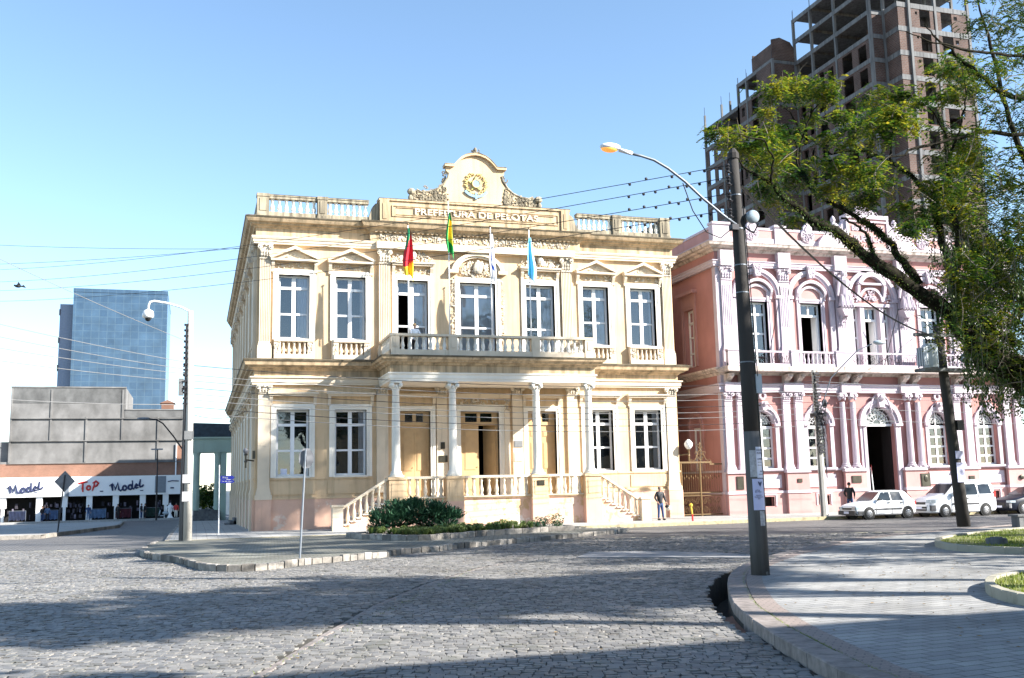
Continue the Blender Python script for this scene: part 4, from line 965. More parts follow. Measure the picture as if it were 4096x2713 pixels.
# balcony
m = M(); m.box(A0-.1, A1+.1, -1.1, -.6, 8.28, 8.5); m.box(A0-.02, A1, -1.05, 0, 8.48, 8.52); m.box(A0-.1, A1+.1, -1.15, -.62, 8.2, 8.28)
m.build('balcony_slab', 'pinkledge', LB_)
bx = [(26.2, 27.0), (30.35, 30.85), (33.4, 34.55)]; bx = bx+[(2*LM-b, 2*LM-a) for a, b in bx[::-1]]
m = M()
for i, (a, b) in enumerate(bx): m.box(a, b, -1.12, -.82, 8.5, 9.42); m.box(a-.04, b+.04, -1.16, -.78, 9.36, 9.46)
m.box(26.2, 47.6, -1.08, -.88, 9.30, 9.40); m.box(26.2, 47.6, -1.06, -.9, 8.5, 8.66)
bo = m.build('balcony_rail', 'pinktrim', LB_)
P = []
for a, b in ((30.85, 33.4), (2*LM-33.4, 2*LM-30.85)): P += [(a+(b-a)*(k+.5)/9, -.98) for k in range(9)]
balusters(bo, P, 8.66, 9.30, 'pinktrim', .085)
def scrollwork(m, x0, x1, y, z0, z1, n, r=.012, rows=2):
    w2 = (x1-x0)/n; h = (z1-z0)/rows
    for i in range(n):
        for j in range(rows):
            cx = x0+w2*(i+.5); cz = z0+h*(j+.5); s = 1 if (i+j) % 2 else -1
            for sg in (-1, 1):
                m.tube([(cx+sg*s*.02+sg*.42*w2*(1-t/9)*cos(t*.95)*.9, y, cz+sg*(.46*h*(1-t/9))*sin(t*.95)) for t in range(8)], r, 4)
        m.tube([(x0+w2*i, y, z0), (x0+w2*i, y, z1)], r, 4)
for a, b in ((27.0, 30.35), (34.55, 39.25), (2*LM-30.35, 2*LM-27.0)): m = M(); scrollwork(m, a, b, -.98, 8.68, 9.28, 8, .014, 1); m.build('balcony_grille', 'iron', LB_)
# lower windows with fanlights
ms = M(); mh = M()
def fan(m, cx, cz, r, y, rays, tw=.02):
    for i in range(rays): a = pi*(i+.5)/rays; m.tube([(cx+.25*r*cos(a), y, cz+.25*r*sin(a)), (cx+r*cos(a), y, cz+r*sin(a))], tw, 4)
    for k in (.3, .55, .8): m.tube([(cx+r*k*cos(pi*j/12), y, cz+r*k*sin(pi*j/12)) for j in range(13)], tw*.8, 4)
    for i in range(rays): a = pi*(i+1)/rays; m.tube([(cx+r*.68*cos(a)+.1*r*cos(t), y, cz+r*.68*sin(a)+.1*r*sin(t)) for t in (0, 1, 2, 3, 4, 5, 6.2)], tw*.8, 4)
def archfill(m, cx, cz, r, x0, x1, ztop, y0, y1, n=14):
    """wall between an arch and the rectangle round it"""
    for i in range(n):
        a, b = pi*i/n, pi*(i+1)/n
        xa, za, xb, zb = cx+r*cos(a), cz+r*sin(a), cx+r*cos(b), cz+r*sin(b)
        m.prism([(xb, zb), (xa, za), (xa, ztop), (xb, ztop)], y0, y1)
fl = M()
for i, (a, b) in enumerate(lw):
    c = (a+b)/2; archfill(fl, c, 5.22, .72, a, b, 5.96, .0, .4)
    w1 = window(LB_, None, a, b, 2.62, 5.1, trans=5.0, bar=[3.2, 3.8, 4.4], mull=.12)
    ms = M(); ms.arch(c, 5.22, .74, .90, -.06, .0, 0, 180, 18); ms.arch(c, 5.22, .90, 1.05, -.14, 0, 0, 180, 18); ms.arch(c, 5.22, .70, .74, -.02, .3, 0, 180, 18)
    for x in (a-.16, b+.16): ms.box(x-.16, x+.16, -.16, 0, 5.08, 5.22); ms.box(x-.12, x+.12, -.06, 0, 2.6, 5.08)
    ms.box(a-.3, b+.3, -.2, .3, 2.5, 2.62); ms.prism([(c-.12, 6.0), (c+.12, 6.0), (c+.2, 6.5), (c-.2, 6.5)], -.3, 0); ms.ball((c, -.3, 6.35), .14, 6, 5)
    for s in (-1, 1): ms.tube([(c+s*(.2+.12*t), -.1, 6.4-.035*t*t) for t in range(6)], .05, 5)
    ms.arch(c, 6.86, .12, .24, -.12, 0, 0, 360, 16); ms.build('surround', 'pinktrim', w1)
    g = M(); g.add([(c+.7*cos(pi*j/12), .33, 5.2+.7*sin(pi*j/12)) for j in range(13)], [tuple(range(13))]); g.build('pane', 'glass', w1)
    g = M(); fan(g, c, 5.2, .7, .28, 6, .016); g.box(c-.03, c+.03, .25, .31, 5.1, 5.9); g.build('fanlight_bars', 'whiteframe', w1)
    g = M(); g.box(a+.35, b-.35, .2, .22, .45, 1.0); g.build('cellar_opening', 'dark', LB_)
# door
archfill(fl, LM, 5.2, 1.05, 35.85, 37.95, 6.26, .0, .4); fl.build('arch_spandrels', 'pinkwall', LB_)
dr = M(); dr.box(35.85, 37.95, .2, .34, 5.06, 5.2); d_ = dr.build('door', 'whiteframe', LB_); ms = M()
ms.arch(LM, 5.2, 1.05, 1.25, -.12, 0, 0, 180, 22); ms.arch(LM, 5.2, 1.25, 1.5, -.22, 0, 0, 180, 22); ms.arch(LM, 5.2, 1.02, 1.06, -.1, .4, 0, 180, 22)
for s in (-1, 1): ms.box(LM+s*1.05, LM+s*1.25, -.14, 0, .1, 5.1); ms.box(LM+s*1.25, LM+s*1.45, -.08, 0, .1, 5.1); ms.box(LM+s*1.0, LM+s*1.52, -.25, 0, 5.06, 5.2)
ms.prism([(LM-.16, 6.2), (LM+.16, 6.2), (LM+.28, 7.0), (LM-.28, 7.0)], -.4, 0); ms.ball((LM, -.4, 6.75), .2, 8, 6)
for s in (-1, 1): ms.tube([(LM+s*(.3+.1*t), -.2, 6.85-.04*t*t) for t in range(6)], .06, 5)
ms.build('surround', 'pinktrim', d_)
g = M(); g.add([(LM+1.03*cos(pi*j/14), .3, 5.2+1.03*sin(pi*j/14)) for j in range(15)], [tuple(range(15))]); g.build('pane', 'glass', d_)
g = M(); fan(g, LM, 5.2, 1.03, .25, 8, .02); g.build('fanlight_bars', 'whiteframe', d_)
for x in (35.86, 37.87): g = M(); g.box(x, x+.07, .35, 1.2, .62, 5.05); g.build('door_leaf', 'dark', d_)
g = M(); g.box(35.9, 37.9, 1.2, 6, .5, .62); g.box(35.6, 38.2, -.7, .5, 0, .2); g.box(35.7, 38.1, -.35, .5, .2, .4)
for k in range(8): g.box(35.9, 37.9, 2+.3*k, 2.3+.3*k, .6, .8+.17*k)
g.build('door_steps', 'conc', LB_)
g = M(); g.box(37.0, 37.1, 1.6, 1.7, .6, 5.0); g.box(36.0, 37.0, 3.8, 3.85, .6, 2.6); g.build('hall_partition', 'conc', LB_)
# upper openings
for i, (a, b, z0, z1) in enumerate(uh):
    c = (a+b)/2; ms = M(); fl2 = M()
    if i < 4:
        fl2.arch(c, 12.55, .01, 1.2, -.02, .0, 20, 160, 14); 
        ms.arch(c, 12.88, 1.42, 1.62, -.2, 0, 0, 180, 22); ms.arch(c, 12.88, 1.28, 1.42, -.12, 0, 0, 180, 22)
        for s in (-1, 1): ms.box(c+s*1.28, c+s*1.62, -.12, 0, 9.0, 12.7); ms.box(c+s*1.24, c+s*1.66, -.22, 0, 12.7, 12.88)
        surround(ms, a, b, 8.55, 12.5, .24, .08); reveal(ms, a, b, 8.6, 12.5)
        ms.arch(c, 12.6, 1.0, 1.16, -.3, 0, 28, 152, 16, 1.1); ms.arch(c, 12.5, .86, 1.0, -.15, 0, 22, 158, 16, 1.05); ms.box(a-.1, a+.05, -.12, 0, 12.5, 13.1); ms.box(b-.05, b+.1, -.12, 0, 12.5, 13.1)
        for x in (a-.22, b+.22): console(ms, x, 12.6, 13.2, .3, .14)
        ms.prism([(c-.16, 14.0), (c+.16, 14.0), (c+.3, 14.75), (c-.3, 14.75)], -.38, 0); ms.relief(c-.2, c+.2, 14.1, 14.7, -.38, 12, .08, i)
        w1 = window(LB_, None, a, b, 8.6, 12.48, trans=11.75, bar=[10.6, 9.6], mull=.12, open_left=2 if i == 1 else False, curtain=None)
    else:
        ms.arch(c, 12.88, 1.62, 1.84, -.22, 0, 0, 180, 26); ms.arch(c, 12.88, 1.5, 1.62, -.12, 0, 0, 180, 26)
        for s in (-1, 1): ms.box(c+s*1.5, c+s*1.84, -.12, 0, 9.0, 12.7); ms.box(c+s*1.46, c+s*1.88, -.22, 0, 12.7, 12.88); ms.box(c+s*.55, c+s*.85, -.06, .3, 8.6, 12.5); ms.box(c+s*1.35, c+s*1.75, -.04, .3, 8.6, 12.5)
        ms.box(c-1.6, c+1.6, -.14, .1, 12.4, 12.6); ms.arch(c, 12.75, .75, .9, -.12, 0, 0, 180, 16); ms.relief(c-.6, c+.6, 12.8, 13.4, -.05, 40, .1, 31, lambda x, z: abs(x-c) < .6-(z-12.8)*.7)
        ms.arch(c, 13.2, .9, 1.15, -.34, 0, 30, 150, 14, 1.2); ms.box(c-1.0, c+1.0, -.3, 0, 13.75, 13.88)
        for s in (-1, 1): console(ms, c+s*.95, 12.7, 13.7, .3, .18); ms.relief(min(c+s*1.05, c+s*1.4), max(c+s*1.05, c+s*1.4), 12.65, 13.2, -.1, 12, .1, 5)
        w1 = window(LB_, None, c-.55, c+.55, 8.6, 12.4, trans=11.6, bar=[], mull=.03, open_left=2)
        for s in (-1, 1):
            x0, x1 = sorted((c+s*.85, c+s*1.35)); window(LB_, None, x0, x1, 8.6, 12.4, trans=11.6, bar=[9.5, 10.5], mull=.02)
    ms.build('surround', 'pinktrim', w1)
    if fl2.v: fl2.build('tympanum', 'pinklight', w1)

# side window trims
for (a, b, z0, z1) in ((2.9, 4.2, 8.9, 12.5), (11, 12.5, 8.9, 12.5)):
    q = M(lT); surround(q, a, b, z0, z1, .3, .08); q.box(a-.3, b+.3, -.06, 0, 12.8, 13.4); q.box(a-.5, b+.5, -.35, 0, 13.4, 13.6); w1 = window(LB_, lT, a, b, z0, z1, trans=11.7, bar=[9.8, 10.8], mull=.12); q.build('surround', 'pinklight', w1)
for (a, b, z0, z1) in ((2.6, 4.1, 2.6, 5.95), (11, 12.5, 2.6, 5.95)):
    c = (a+b)/2; q = M(lT); q.arch(c, 5.2, .75, 1.0, -.1, 0, 0, 180, 16); q.box(a-.25, a, -.08, 0, 2.6, 5.2); q.box(b, b+.25, -.08, 0, 2.6, 5.2); w1 = window(LB_, lT, a, b, z0, 5.2, trans=5.1, bar=[3.4, 4.2], mull=.12); q.build('surround', 'pinklight', w1)
    f3 = M(lT); archfill(f3, c, 5.22, .75, a, b, 5.96, 0, .4); f3.build('arch_spandrels', 'pinkwall', LB_)
    g = M(lT); g.add([(c+.74*cos(pi*j/12), .33, 5.2+.74*sin(pi*j/12)) for j in range(13)], [tuple(range(13))]); g.build('pane', 'glass', LB_)
# statues standing on brackets between the upper arches
for c in (34.68, 39.12):
    m = M()
    m.ball((c, -.5, 14.32), (.15, .16, .2), 8, 6); m.tube([(c, -.48, 12.3), (c, -.5, 12.9), (c+.03, -.5, 13.4), (c, -.48, 13.9), (c, -.48, 14.15)], [.40, .28, .25, .3, .1], 8)
    m.tube([(c-.28, -.5, 13.9), (c-.45, -.6, 13.4), (c-.6, -.7, 12.9)], [.11, .09, .06], 6); m.tube([(c+.28, -.5, 13.9), (c+.4, -.6, 13.5), (c+.15, -.75, 13.3)], [.11, .09, .06], 6)
    for k in range(9): m.tube([(c-.35+.09*k, -.72, 13.0-.1*(k % 3)), (c-.4+.1*k, -.8, 12.2+.1*(k % 2))], [.05, .08], 5)
    m.prism([(c-.42, 12.2), (c+.42, 12.2), (c+.2, 11.7), (c-.2, 11.7)], -.75, -.15); m.relief(c-.25, c+.25, 11.2, 11.8, -.4, 16, .13, 3)
    m.build('statue', 'pinktrim', LB_)
# parapet
m = M(); m.box(A0-.02, A1+.02, 0, .35, 15.93, 16.38); m.box(A0-.02, 34.4, .02, .35, 16.9, 17.05); m.box(39.4, A1, .02, .35, 16.9, 17.05)
for a, b in lm([(26.2, 27.3), (30.4, 31.1)]): m.box(a, b, -.06, .45, 16.0, 17.15); m.box(a-.06, b+.06, -.14, .5, 17.1, 17.24); m.box(a-.04, b+.04, -.1, .4, 15.93, 16.15)
q = M(lT); q.box(0.35, LD, -.02, .35, 15.93, 16.3); q.box(.35, LD, -.02, .35, 16.9, 17.05); m.add(q.v, q.f)
for c in (28.82, 32.68, 2*LM-32.68, 2*LM-28.82):
    m.lathe(c, 16.72, [(.46, -.08), (.46, 0.02)], 18, 'y'); m.prism([(c-.34, 16.75), (c+.34, 16.75), (c+.3, 17.2), (c, 17.55), (c-.3, 17.2)], -.1, .1)
    for k in range(-3, 4): m.tube([(c+.02*k, -.1, 16.8), (c+.07*k, -.12, 17.1+.09*(3-abs(k)))], [.03, .05], 5)
    m.relief(c-.35, c+.35, 16.35, 16.85, -.1, 26, .08, 6, lambda x, z: (x-c)**2+(z-16.72)**2 < .15)
m.build('parapet', 'pinktrim', LB_)
m = M(); m.box(A0, A1, .06, .3, 16.38, 16.9); q = M(lT); q.box(.3, LD, .04, .3, 16.3, 16.9); m.add(q.v, q.f); m.build('parapet_panels', 'pinklight', LB_)
m = M(); m.box(35.5, 38.3, -.2, .35, 15.93, 18.0); m.build('name_panel', 'pinklight', LB_)
m = M()
for z0, z1 in ((15.93, 16.1), (17.72, 17.82), (17.95, 18.2)): m.box(35.35, 38.45, -.3, .4, z0, z1)
for x in (35.35, 38.3): m.box(x, x+.15, -.28, .35, 16.0, 18.0)
for s in (-1, 1):
    c = LM+s*2.2; f = lambda x: LM+s*x
    m.tube([(f(1.7), -.1, 16.95), (f(1.9), -.1, 17.1), (f(2.1), -.1, 17.0), (f(2.1), -.1, 16.8), (f(1.9), -.1, 16.75)], .1, 6)
    Q = [(f(1.5), 16.0), (f(3.6), 16.0), (f(3.55), 16.3), (f(3.2), 16.75), (f(2.7), 17.0), (f(2.1), 17.05), (f(1.5), 17.3)]; m.prism(Q if s > 0 else Q[::-1], -.25, .2)
    Q = [(f(1.5), 17.2), (f(2.1), 17.2), (f(1.5), 17.9)]; m.prism(Q if s > 0 else Q[::-1], -.15, .2)
m.relief(35.9, 37.9, 18.2, 18.7, -.05, 60, .13, 12, lambda x, z: abs(x-LM) < 1.0-(z-18.2)*1.2)
m.build('name_panel_frame', 'pinktrim', LB_)
text('lettering', 'BIBLIOTHECA', .46, 'pinktrim', LB_, (LM, -.22, 17.32), ext=.03, sx=.82, off=.006); text('lettering', 'PUBLICA', .56, 'pinktrim', LB_, (LM, -.22, 16.66), ext=.03, sx=.95, off=.006)
for c in (34.66, 39.14):
    m = M(); m.box(c-.35, c+.35, -.2, .4, 16.9, 17.1); m.lathe(c, .1, [(.2, 17.1), (.12, 17.2), (.3, 17.38), (.32, 17.5), (.18, 17.62), (.1, 17.68), (.15, 17.78), (.16, 17.88), (.1, 18.02), (.02, 18.12)], 12); m.build('urn', 'pinktrim', LB_, True)
for x0, x1, z0, z1, c in ((26.75, 27.2, 1.45, 2.2, 0), (30.75, 31.05, 1.78, 2.0, 0), (34.45, 35.1, 1.68, 2.1, 0), (39.35, 40.0, 1.35, 2.15, 0), (42.9, 43.3, 1.7, 1.95, 0)): m = M(); m.box(x0, x1, -.37, -.32, z0, z1); m.box(x0+.04, x1-.04, -.38, -.37, z0+.04, z1-.04); m.build('plaque', 'bronze', LB_)
m = M(); m.ball((39.67, -.38, 1.85), (.16, .06, .22), 8, 6); m.build('portrait_relief', 'bronze', LB_); m = M(); m.ball((46.9, -.38, 1.8), (.2, .08, .16), 8, 6); m.build('portrait_relief', 'bronze', LB_)
m = M(); m.tube([(29.3, -.1, 8.5), (29.55, -1.3, 12.1)], .025, 5); m.build('flag_staff', 'iron', LB_); m = M(); m.tube([(37.4, -.1, 8.5), (37.9, -1.3, 12.1)], .025, 5); m.build('flag_staff', 'iron', LB_)

# ================= unfinished tower
TW = empty('unfinished_tower', (80, 50, 0), 'tall unfinished concrete-frame tower with hollow brick infill behind the pink library', 'building')
LV = [61.4-3.05*k for k in range(0, 18)]
fr = M(); br = M(); sl = M(); dk = M(); rb = M()
def tT(X): return lambda u, d, z: (X+d, u, z)
BA = (74.0, 86.6, 45.4, 61.4, 64.45)   # x0,x1,y0,y1,top
BB = (70.4, 86.6, 61.4, 70.6, 58.5)
BC = (70.4, 86.6, 70.6, 80.8, 55.3)
def block(x0, x1, y0, y1, top, ycols, openlv, seed, front=True):
    rg = random.Random(seed); zs = [top-3.05*k for k in range(int(top/3.05)+1)]
    for k, z in enumerate(zs):
        sl.box(x0+.05, x1, y0+.05, y1, z-.14, z-.002)
        fr.box(x0+.004, x0+.22, y0+.22, y1, z-.55, z); fr.box(x0, x1, y0, y0+.22, z-.55, z-.003)
        for y in ycols[1:-1]: fr.box(x0, x1, y-.1, y+.1, z-.5, z-.14)
        if k < 14 and k > openlv:
            zt = z-.55+0; zb = z-3.05
            for ya, yb in zip(ycols, ycols[1:]):
                u0, u1 = ya+.2, yb-.2; w2 = u1-u0
                hs = [(u0+w2*.12, u0+w2*.36, zb+(.0 if rg.random() < .6 else .9), zb+2.1), (u0+w2*.55, u0+w2*.86, zb+.0, zb+2.3)] if w2 > 3 else [(u0+w2*.3, u0+w2*.7, zb+.8, zb+2.1)]
                q = M(tT(x0+.06)); q.wall(u0, u1, zb, zt, 0, .14, hs); br.add(q.v, q.f)
    ztop = top
    for y in ycols:
        fr.box(x0-.03, x0+.3, y-.15, y+.15, 5, ztop-.01); 
        for x in (x0+4.2, x0+8.4): fr.box(x-.15, x+.15, y-.15, y+.15, 5, ztop-.02)
        if y > 50: 
            rb.tube([(x0+.1, y, ztop), (x0+.1, y, ztop+rg.uniform(.8, 1.6))], .03, 4); rb.tube([(x0+.25, y+.1, ztop), (x0+.25, y+.1, ztop+rg.uniform(.8, 1.6))], .03, 4)
    for y in (y0+.1, y1): fr.box(x1-.25, x1+.03, y-.15, y+.15, 5, ztop-.02)
    fr.box(x1-.2, x1, y0, y1, ztop-.5, ztop-.003)
    br.box(x1-.16, x1-.05, y0+.3, y1-.2, 5, top-3.05*(openlv+1)-.6); br.box(x0+4.5, x1-.2, y1-.4, y1-.25, 5, top-3.05*(openlv+1)-.6)
    br.box(x0+4.3, x0+4.45, y0+.5, y1-.5, 5, top-3.05*(openlv+1)-.6); 
block(*BA, [45.4, 52.3, 57.4, 61.4], 2, 4)
block(*BB, [61.4, 68.2, 70.6], 0, 5)
block(*BC, [70.6, 75.5, 80.8], 0, 6)
# front projecting bay of the tower
x0, x1, y0 = 76.0, 86.6, 42.7
for k in range(20):
    z = 58.35-3.05*k+.0
    if k == 0: sl.box(74.05, x1, y0, 45.4, z+3.05-.14, z+3.05-.003); fr.box(76, x1, y0, y0+.25, z+3.05-.55, z+3.05)
    sl.box(x0, x1, y0+.05, 45.5, z-.14, z-.004)
    fr.box(x0, x1, y0, y0+.22, z-.62, z-.001); fr.box(x0+.004, x0+.22, y0+.22, 45.4, z-.615, z-.003)
    if k >= 1 or True:
        zb = z-3.05; zt = z-.62
        q = M(); q.wall(x0+.1, x1, zb, zt, y0+.06, y0+.2, [(x0+2.6, x0+2.9, zb+1.7, zb+2.1), (x0+3.2, x0+4.7, zb+.2, zb+2.4), (x0+6.3, x0+7.9, zb+.0, zb+2.4), (x0+8.2, x0+8.7, zb+1.6, zb+2.1)]); br.add(q.v, q.f)
        q = M(tT(x0+.06)); q.wall(y0+.1, 45.4, zb, zt, 0, .14, []); br.add(q.v, q.f)
        q = M(); q.wall(74.3, 76.0, zb, zt+.06, 45.46, 45.6, []); br.add(q.v, q.f)
        br.box(x0+.5, x1-.3, 49.0, 49.15, zb, zt)
for (x, y) in ((77.6, 42.6), (76.05, 45.2), (81.5, 42.75), (86.35, 42.75), (74.1, 45.4)): fr.box(x-.16, x+.16, y-.1, y+.22, 5, 64.4)
# brick stair head
q = M(); q.prism([(70.5, 58.4), (70.5, 61.2), (71.8, 61.6), (73.4, 61.1), (74.0, 60.2), (74, 58.4)], 61.3, 61.45); br.add(q.v, q.f)
br.box(70.6, 74, 61.45, 61.6, 20, 58.0); br.box(70.5, 70.66, 61.5, 66.5, 58.5, 60.6); br.box(70.6, 72.2, 66.3, 66.5, 58.5, 61.0); br.box(70.3, 70.42, 61.6, 65.2, 30, 58.0)
for y, z in ((75.5, 57.3), (73, 56.9), (80.7, 57.5)): fr.box(70.4, 70.65, y-.13, y+.13, 55, z); rb.tube([(70.5, y, z), (70.5, y, z+1.3)], .035, 4)
fr.box(70.4, 86.6, 70.4, 70.7, 57.9, 58.49)
fr.build('concrete_frame', 'conc', TW); br.build('brick_infill', 'brick', TW); sl.build('floor_slabs', 'conc', TW); rb.build('rebar', 'iron', TW)
# ================= left background
SY = 75.0; ZG = gz(75)
WH = empty('warehouse', (-14, SY, ZG), 'grey stained concrete warehouse wall with ribs over an orange brick strip behind the shops', 'building')
m = M(); m.prism([(-24, ZG), (-4.3, ZG), (-4.3, 11.8), (-10.9, 11.85), (-10.9, 14.45), (-23.2, 14.45), (-23.1, 5.9), (-24, 5.9)], SY, SY+14)
m.box(-40, -23.3, SY+.5, SY+12, ZG, 8.2); m.build('wall', 'concwall', WH)
MT['darkwall'] = plaster('dark_render', (.15, .15, .148), dirt=(.055, .055, .055), amt=.9, lo=.38, hi=.66, streak=False, sc=.4)
m = M(); m.box(-23.15, -10.95, SY-.03, SY-.001, 12.6, 14.4); m.box(-10.95, -4.35, SY-.03, SY-.001, 10.95, 11.8); m.build('dark_upper_band', 'darkwall', WH)  # darker render along the top of the wall
m = M()
for x in (-23.1, -15.1, -7.2): 
    m.box(x-.1, x+.1, SY-.12, SY, 5.8, 11.0 if x > -23 else 14.3)
for z in (5.65, 8.2, 10.8): m.box(-23.2, -4.3, SY-.22, SY, z, z+.08)
for x in (-18.9, -11.2): m.box(x-.1, x+.1, SY-.1, SY, 8.2, 14.2)
m.box(-23.25, -10.85, SY-.1, SY+.3, 14.4, 14.55); m.box(-10.9, -4.3, SY-.1, SY+.3, 11.8, 11.93)
m.build('concrete_ribs', 'concwall', WH)
m = M(); m.box(-30, -5.2, SY-.06, SY-.001, 4.0, 5.65); m.box(-5.2, -4.35, SY-.06, SY-.001, 4.0, 7.6); m.build('brick_strip', 'brickwall', WH)
m = M(); m.tube([(-5.1, SY-.15, 4), (-5.1, SY-.15, 7.8)], .08, 6); m.build('drainpipe', 'whiteframe', WH)
m = M(); m.box(-7, -5.6, SY+3, SY+6, 12, 12.9); m.prism([(-7.2, 12.9), (-5.4, 12.9), (-6.3, 13.3)], SY+2.9, SY+6.1); m.build('roof_hut', 'brickwall', WH)
SH = empty('shop_row', (-14, SY-3, ZG), 'low row of clothing shops under one long white sign board', 'shop')
m = M(); m.box(-32, -4.4, SY-2.2, SY-.1, 1.9, 4.1); m.build('sign_board', 'white', SH)
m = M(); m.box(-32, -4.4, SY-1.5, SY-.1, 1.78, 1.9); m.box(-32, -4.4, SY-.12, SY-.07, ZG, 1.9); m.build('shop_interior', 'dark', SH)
MT['goods'] = plain('hanging_goods', (.10, .09, .12), .9, rnd=.9, var=.6)
m = M(); rg = random.Random(3)
for k in range(130):
    x = rg.uniform(-31, -5); z = ZG+rg.choice((.2, .9, 1.5))+rg.uniform(0, .15); m.box(x, x+rg.uniform(.08, .3), SY-1.3, SY-1.2+rg.uniform(0, .5), z, z+rg.uniform(.3, .6))
tag(m.build('hanging_goods', 'goods', SH), kind='stuff')
px = [-23.2, -19.5, -16.9, -14.3, -11.5, -8.6, -6.1]
for i, x in enumerate(px):
    m = M(); m.box(x-.32, x+.32, SY-2.0, SY-1.6, .7 if i % 2 == 0 else ZG, 1.9); m.box(x-.15, x+.15, SY-1.98, SY-1.62, ZG, .7); m.build('shop_pier', 'white', SH)
m = M(); m.box(-16.8, -16.45, SY-2.3, SY-2.19, 1.9, 4.3); m.box(-7.3, -6.1, SY-2.26, SY-2.19, 2.1, 4.0); m.build('dark_sign_frames', 'steel', SH)
fx = SY-2.24; R0 = (pi/2, 0, 0)
def brush(name, strokes, x, z, s, mat, r=.09):
    """hand-painted lettering built from thick strokes"""
    mm = M()
    for st in strokes: mm.tube([(x+p[0]*s, fx, z+p[1]*s) for p in st], [r*s*(1.15 if 0 < i < len(st)-1 else .7) for i in range(len(st))], 5)
    return mm.build(name, mat, SH)
def circ(cx, cy, rx, ry): return [(cx+rx*cos(t*.7), cy+ry*sin(t*.7)) for t in range(10)]
MODEL = [[(0, .55), (.15, .75), (.3, .1)], [(.3, .1), (.3, .8), (.55, .25)], [(.5, .15), (.75, .85), (.85, .2), (1.0, .1), (1.2, .25)], circ(1.35, .35, .17, .22), circ(1.85, .42, .17, .22), [(2.05, .85), (2.02, .3), (2.15, .25), (2.3, .4)], [(2.3, .45), (2.55, .6), (2.4, .72), (2.28, .5), (2.4, .32), (2.6, .38)], [(2.75, 1.15), (2.68, .6), (2.75, .42), (2.95, .5), (3.05, .65)], [(1.5, .3), (1.7, .38)], [(2.05, .85), (2.02, 1.05)]]
TOP = [[(0, .85), (.45, .95), (.85, 1.0)], [(.42, .95), (.4, .4), (.45, 0)], circ(.95, .4, .18, .2), [(1.3, .1), (1.42, .5), (1.5, .95)], [(1.3, .85), (1.6, 1.05), (1.85, .85), (1.7, .6), (1.42, .5)]]
brush('lettering_top', TOP, -15.5, 2.35, 1.15, 'red'); brush('lettering_model', MODEL, -12.2, 2.3, 1.2, 'ink')
brush('lettering_model', MODEL, -22.8, 2.25, 1.2, 'ink'); brush('lettering_top', TOP, -26.1, 2.35, 1.15, 'red')
m = M()
for x in (-13.2, -8.9, -20.0, -24.3): m.box(x, x+.35, fx-.02, fx+.02, 2.35, 2.45)
m.tube([(-5.9, fx, 3.35), (-5.4, fx, 3.45), (-4.7, fx, 3.4)], .06, 5); m.box(-5.6, -5.2, fx-.02, fx+.02, 2.55, 2.7)
m.build('small_lettering', 'ink', SH)
# clothes racks and bundles outside the shops
for i, (x, c) in enumerate(((-21.6, (.02, .03, .07)), (-18.3, (.10, .16, .30)), (-13.3, (.12, .20, .34)), (-10.6, (.10, .02, .03)), (-7.6, (.02, .05, .04)))):
    mt = plain('rack_cloth_%d' % i, c, .9, var=.5, scale=3); rk = empty('clothes_rack', (x, SY-2.4, ZG), ['rack of dark navy clothes before the leftmost shop opening', 'rack of washed blue jeans left of the long black sign bar', 'rack of pale blue clothes in the shop opening under the red TOP lettering', 'rack of dark wine-red clothes right of the standing customer', 'rack of dark green clothes near the right-hand shop doors'][i], 'clothes rack', 'clothes racks outside the shops')
    m = M()
    for k in range(12): xx = x-.8+k*.14; m.box(xx, xx+.09, SY-2.7, SY-2.2, ZG+.25+.05*(k % 3), ZG+1.25)
    m.build('clothes', mt, rk); m = M(); m.tube([(x-.85, SY-2.45, ZG), (x-.85, SY-2.45, ZG+1.3), (x+.85, SY-2.45, ZG+1.3), (x+.85, SY-2.45, ZG)], .03, 5); m.build('rail', 'steel', rk)
# blue glass tower
GT = empty('glass_tower', (-18, 170, -2), 'tall blue glass curtain-wall office tower behind the grey warehouse', 'building')
MT['bluegl'] = bricky('blue_curtain_glass', (0.045, 0.092, 0.155), (0.03, 0.068, 0.125), (0.065, 0.115, 0.17), bw=1.53, bh=1.5, ms=.07, axis='xz', off=0.0, bump=0.0, rough=.22, big=.35)
MT['bluegl'].node_tree.nodes['Principled BSDF'].inputs['Specular IOR Level'].default_value = .9
m = M(); m.box(-27.7, -9.35, 170, 195, -2, 44.0); m.build('glass_facade', 'bluegl', GT)
m = M(); m.box(-27.75, -9.3, 169.9, 195.1, 43.6, 44.35); m.build('roof_edge', 'bluegl', GT)
m = M(); m.box(-30.4, -27.7, 172, 192, -2, 41.3); m.build('side_core', plain('grey_blue_core', (.20, .25, .34), .6), GT)
m = M()
for k in range(6): z = 10+5.8*k; m.box(-30.55, -30.3, 171.9, 173, z, z+1.2)
m.build('core_windows', 'dark', GT)
HB = empty('rear_block', (13, 52, 0), 'plain three-storey block behind the city hall', 'building')
m = M(); m.box(1.2, 25, 37, 66, -1, 14.6); m.build('wall', 'concpale', HB)
m = M(); m.box(1.0, 25.2, 36.8, 66.2, 14.6, 14.8); m.build('roof', 'conc', HB)
for j in range(4):
    for k in range(7): m = M(); m.box(1.15, 1.2, 38.5+3.8*k, 40.2+3.8*k, 1+3.4*j, 3+3.4*j); m.build('window', 'dark', HB)
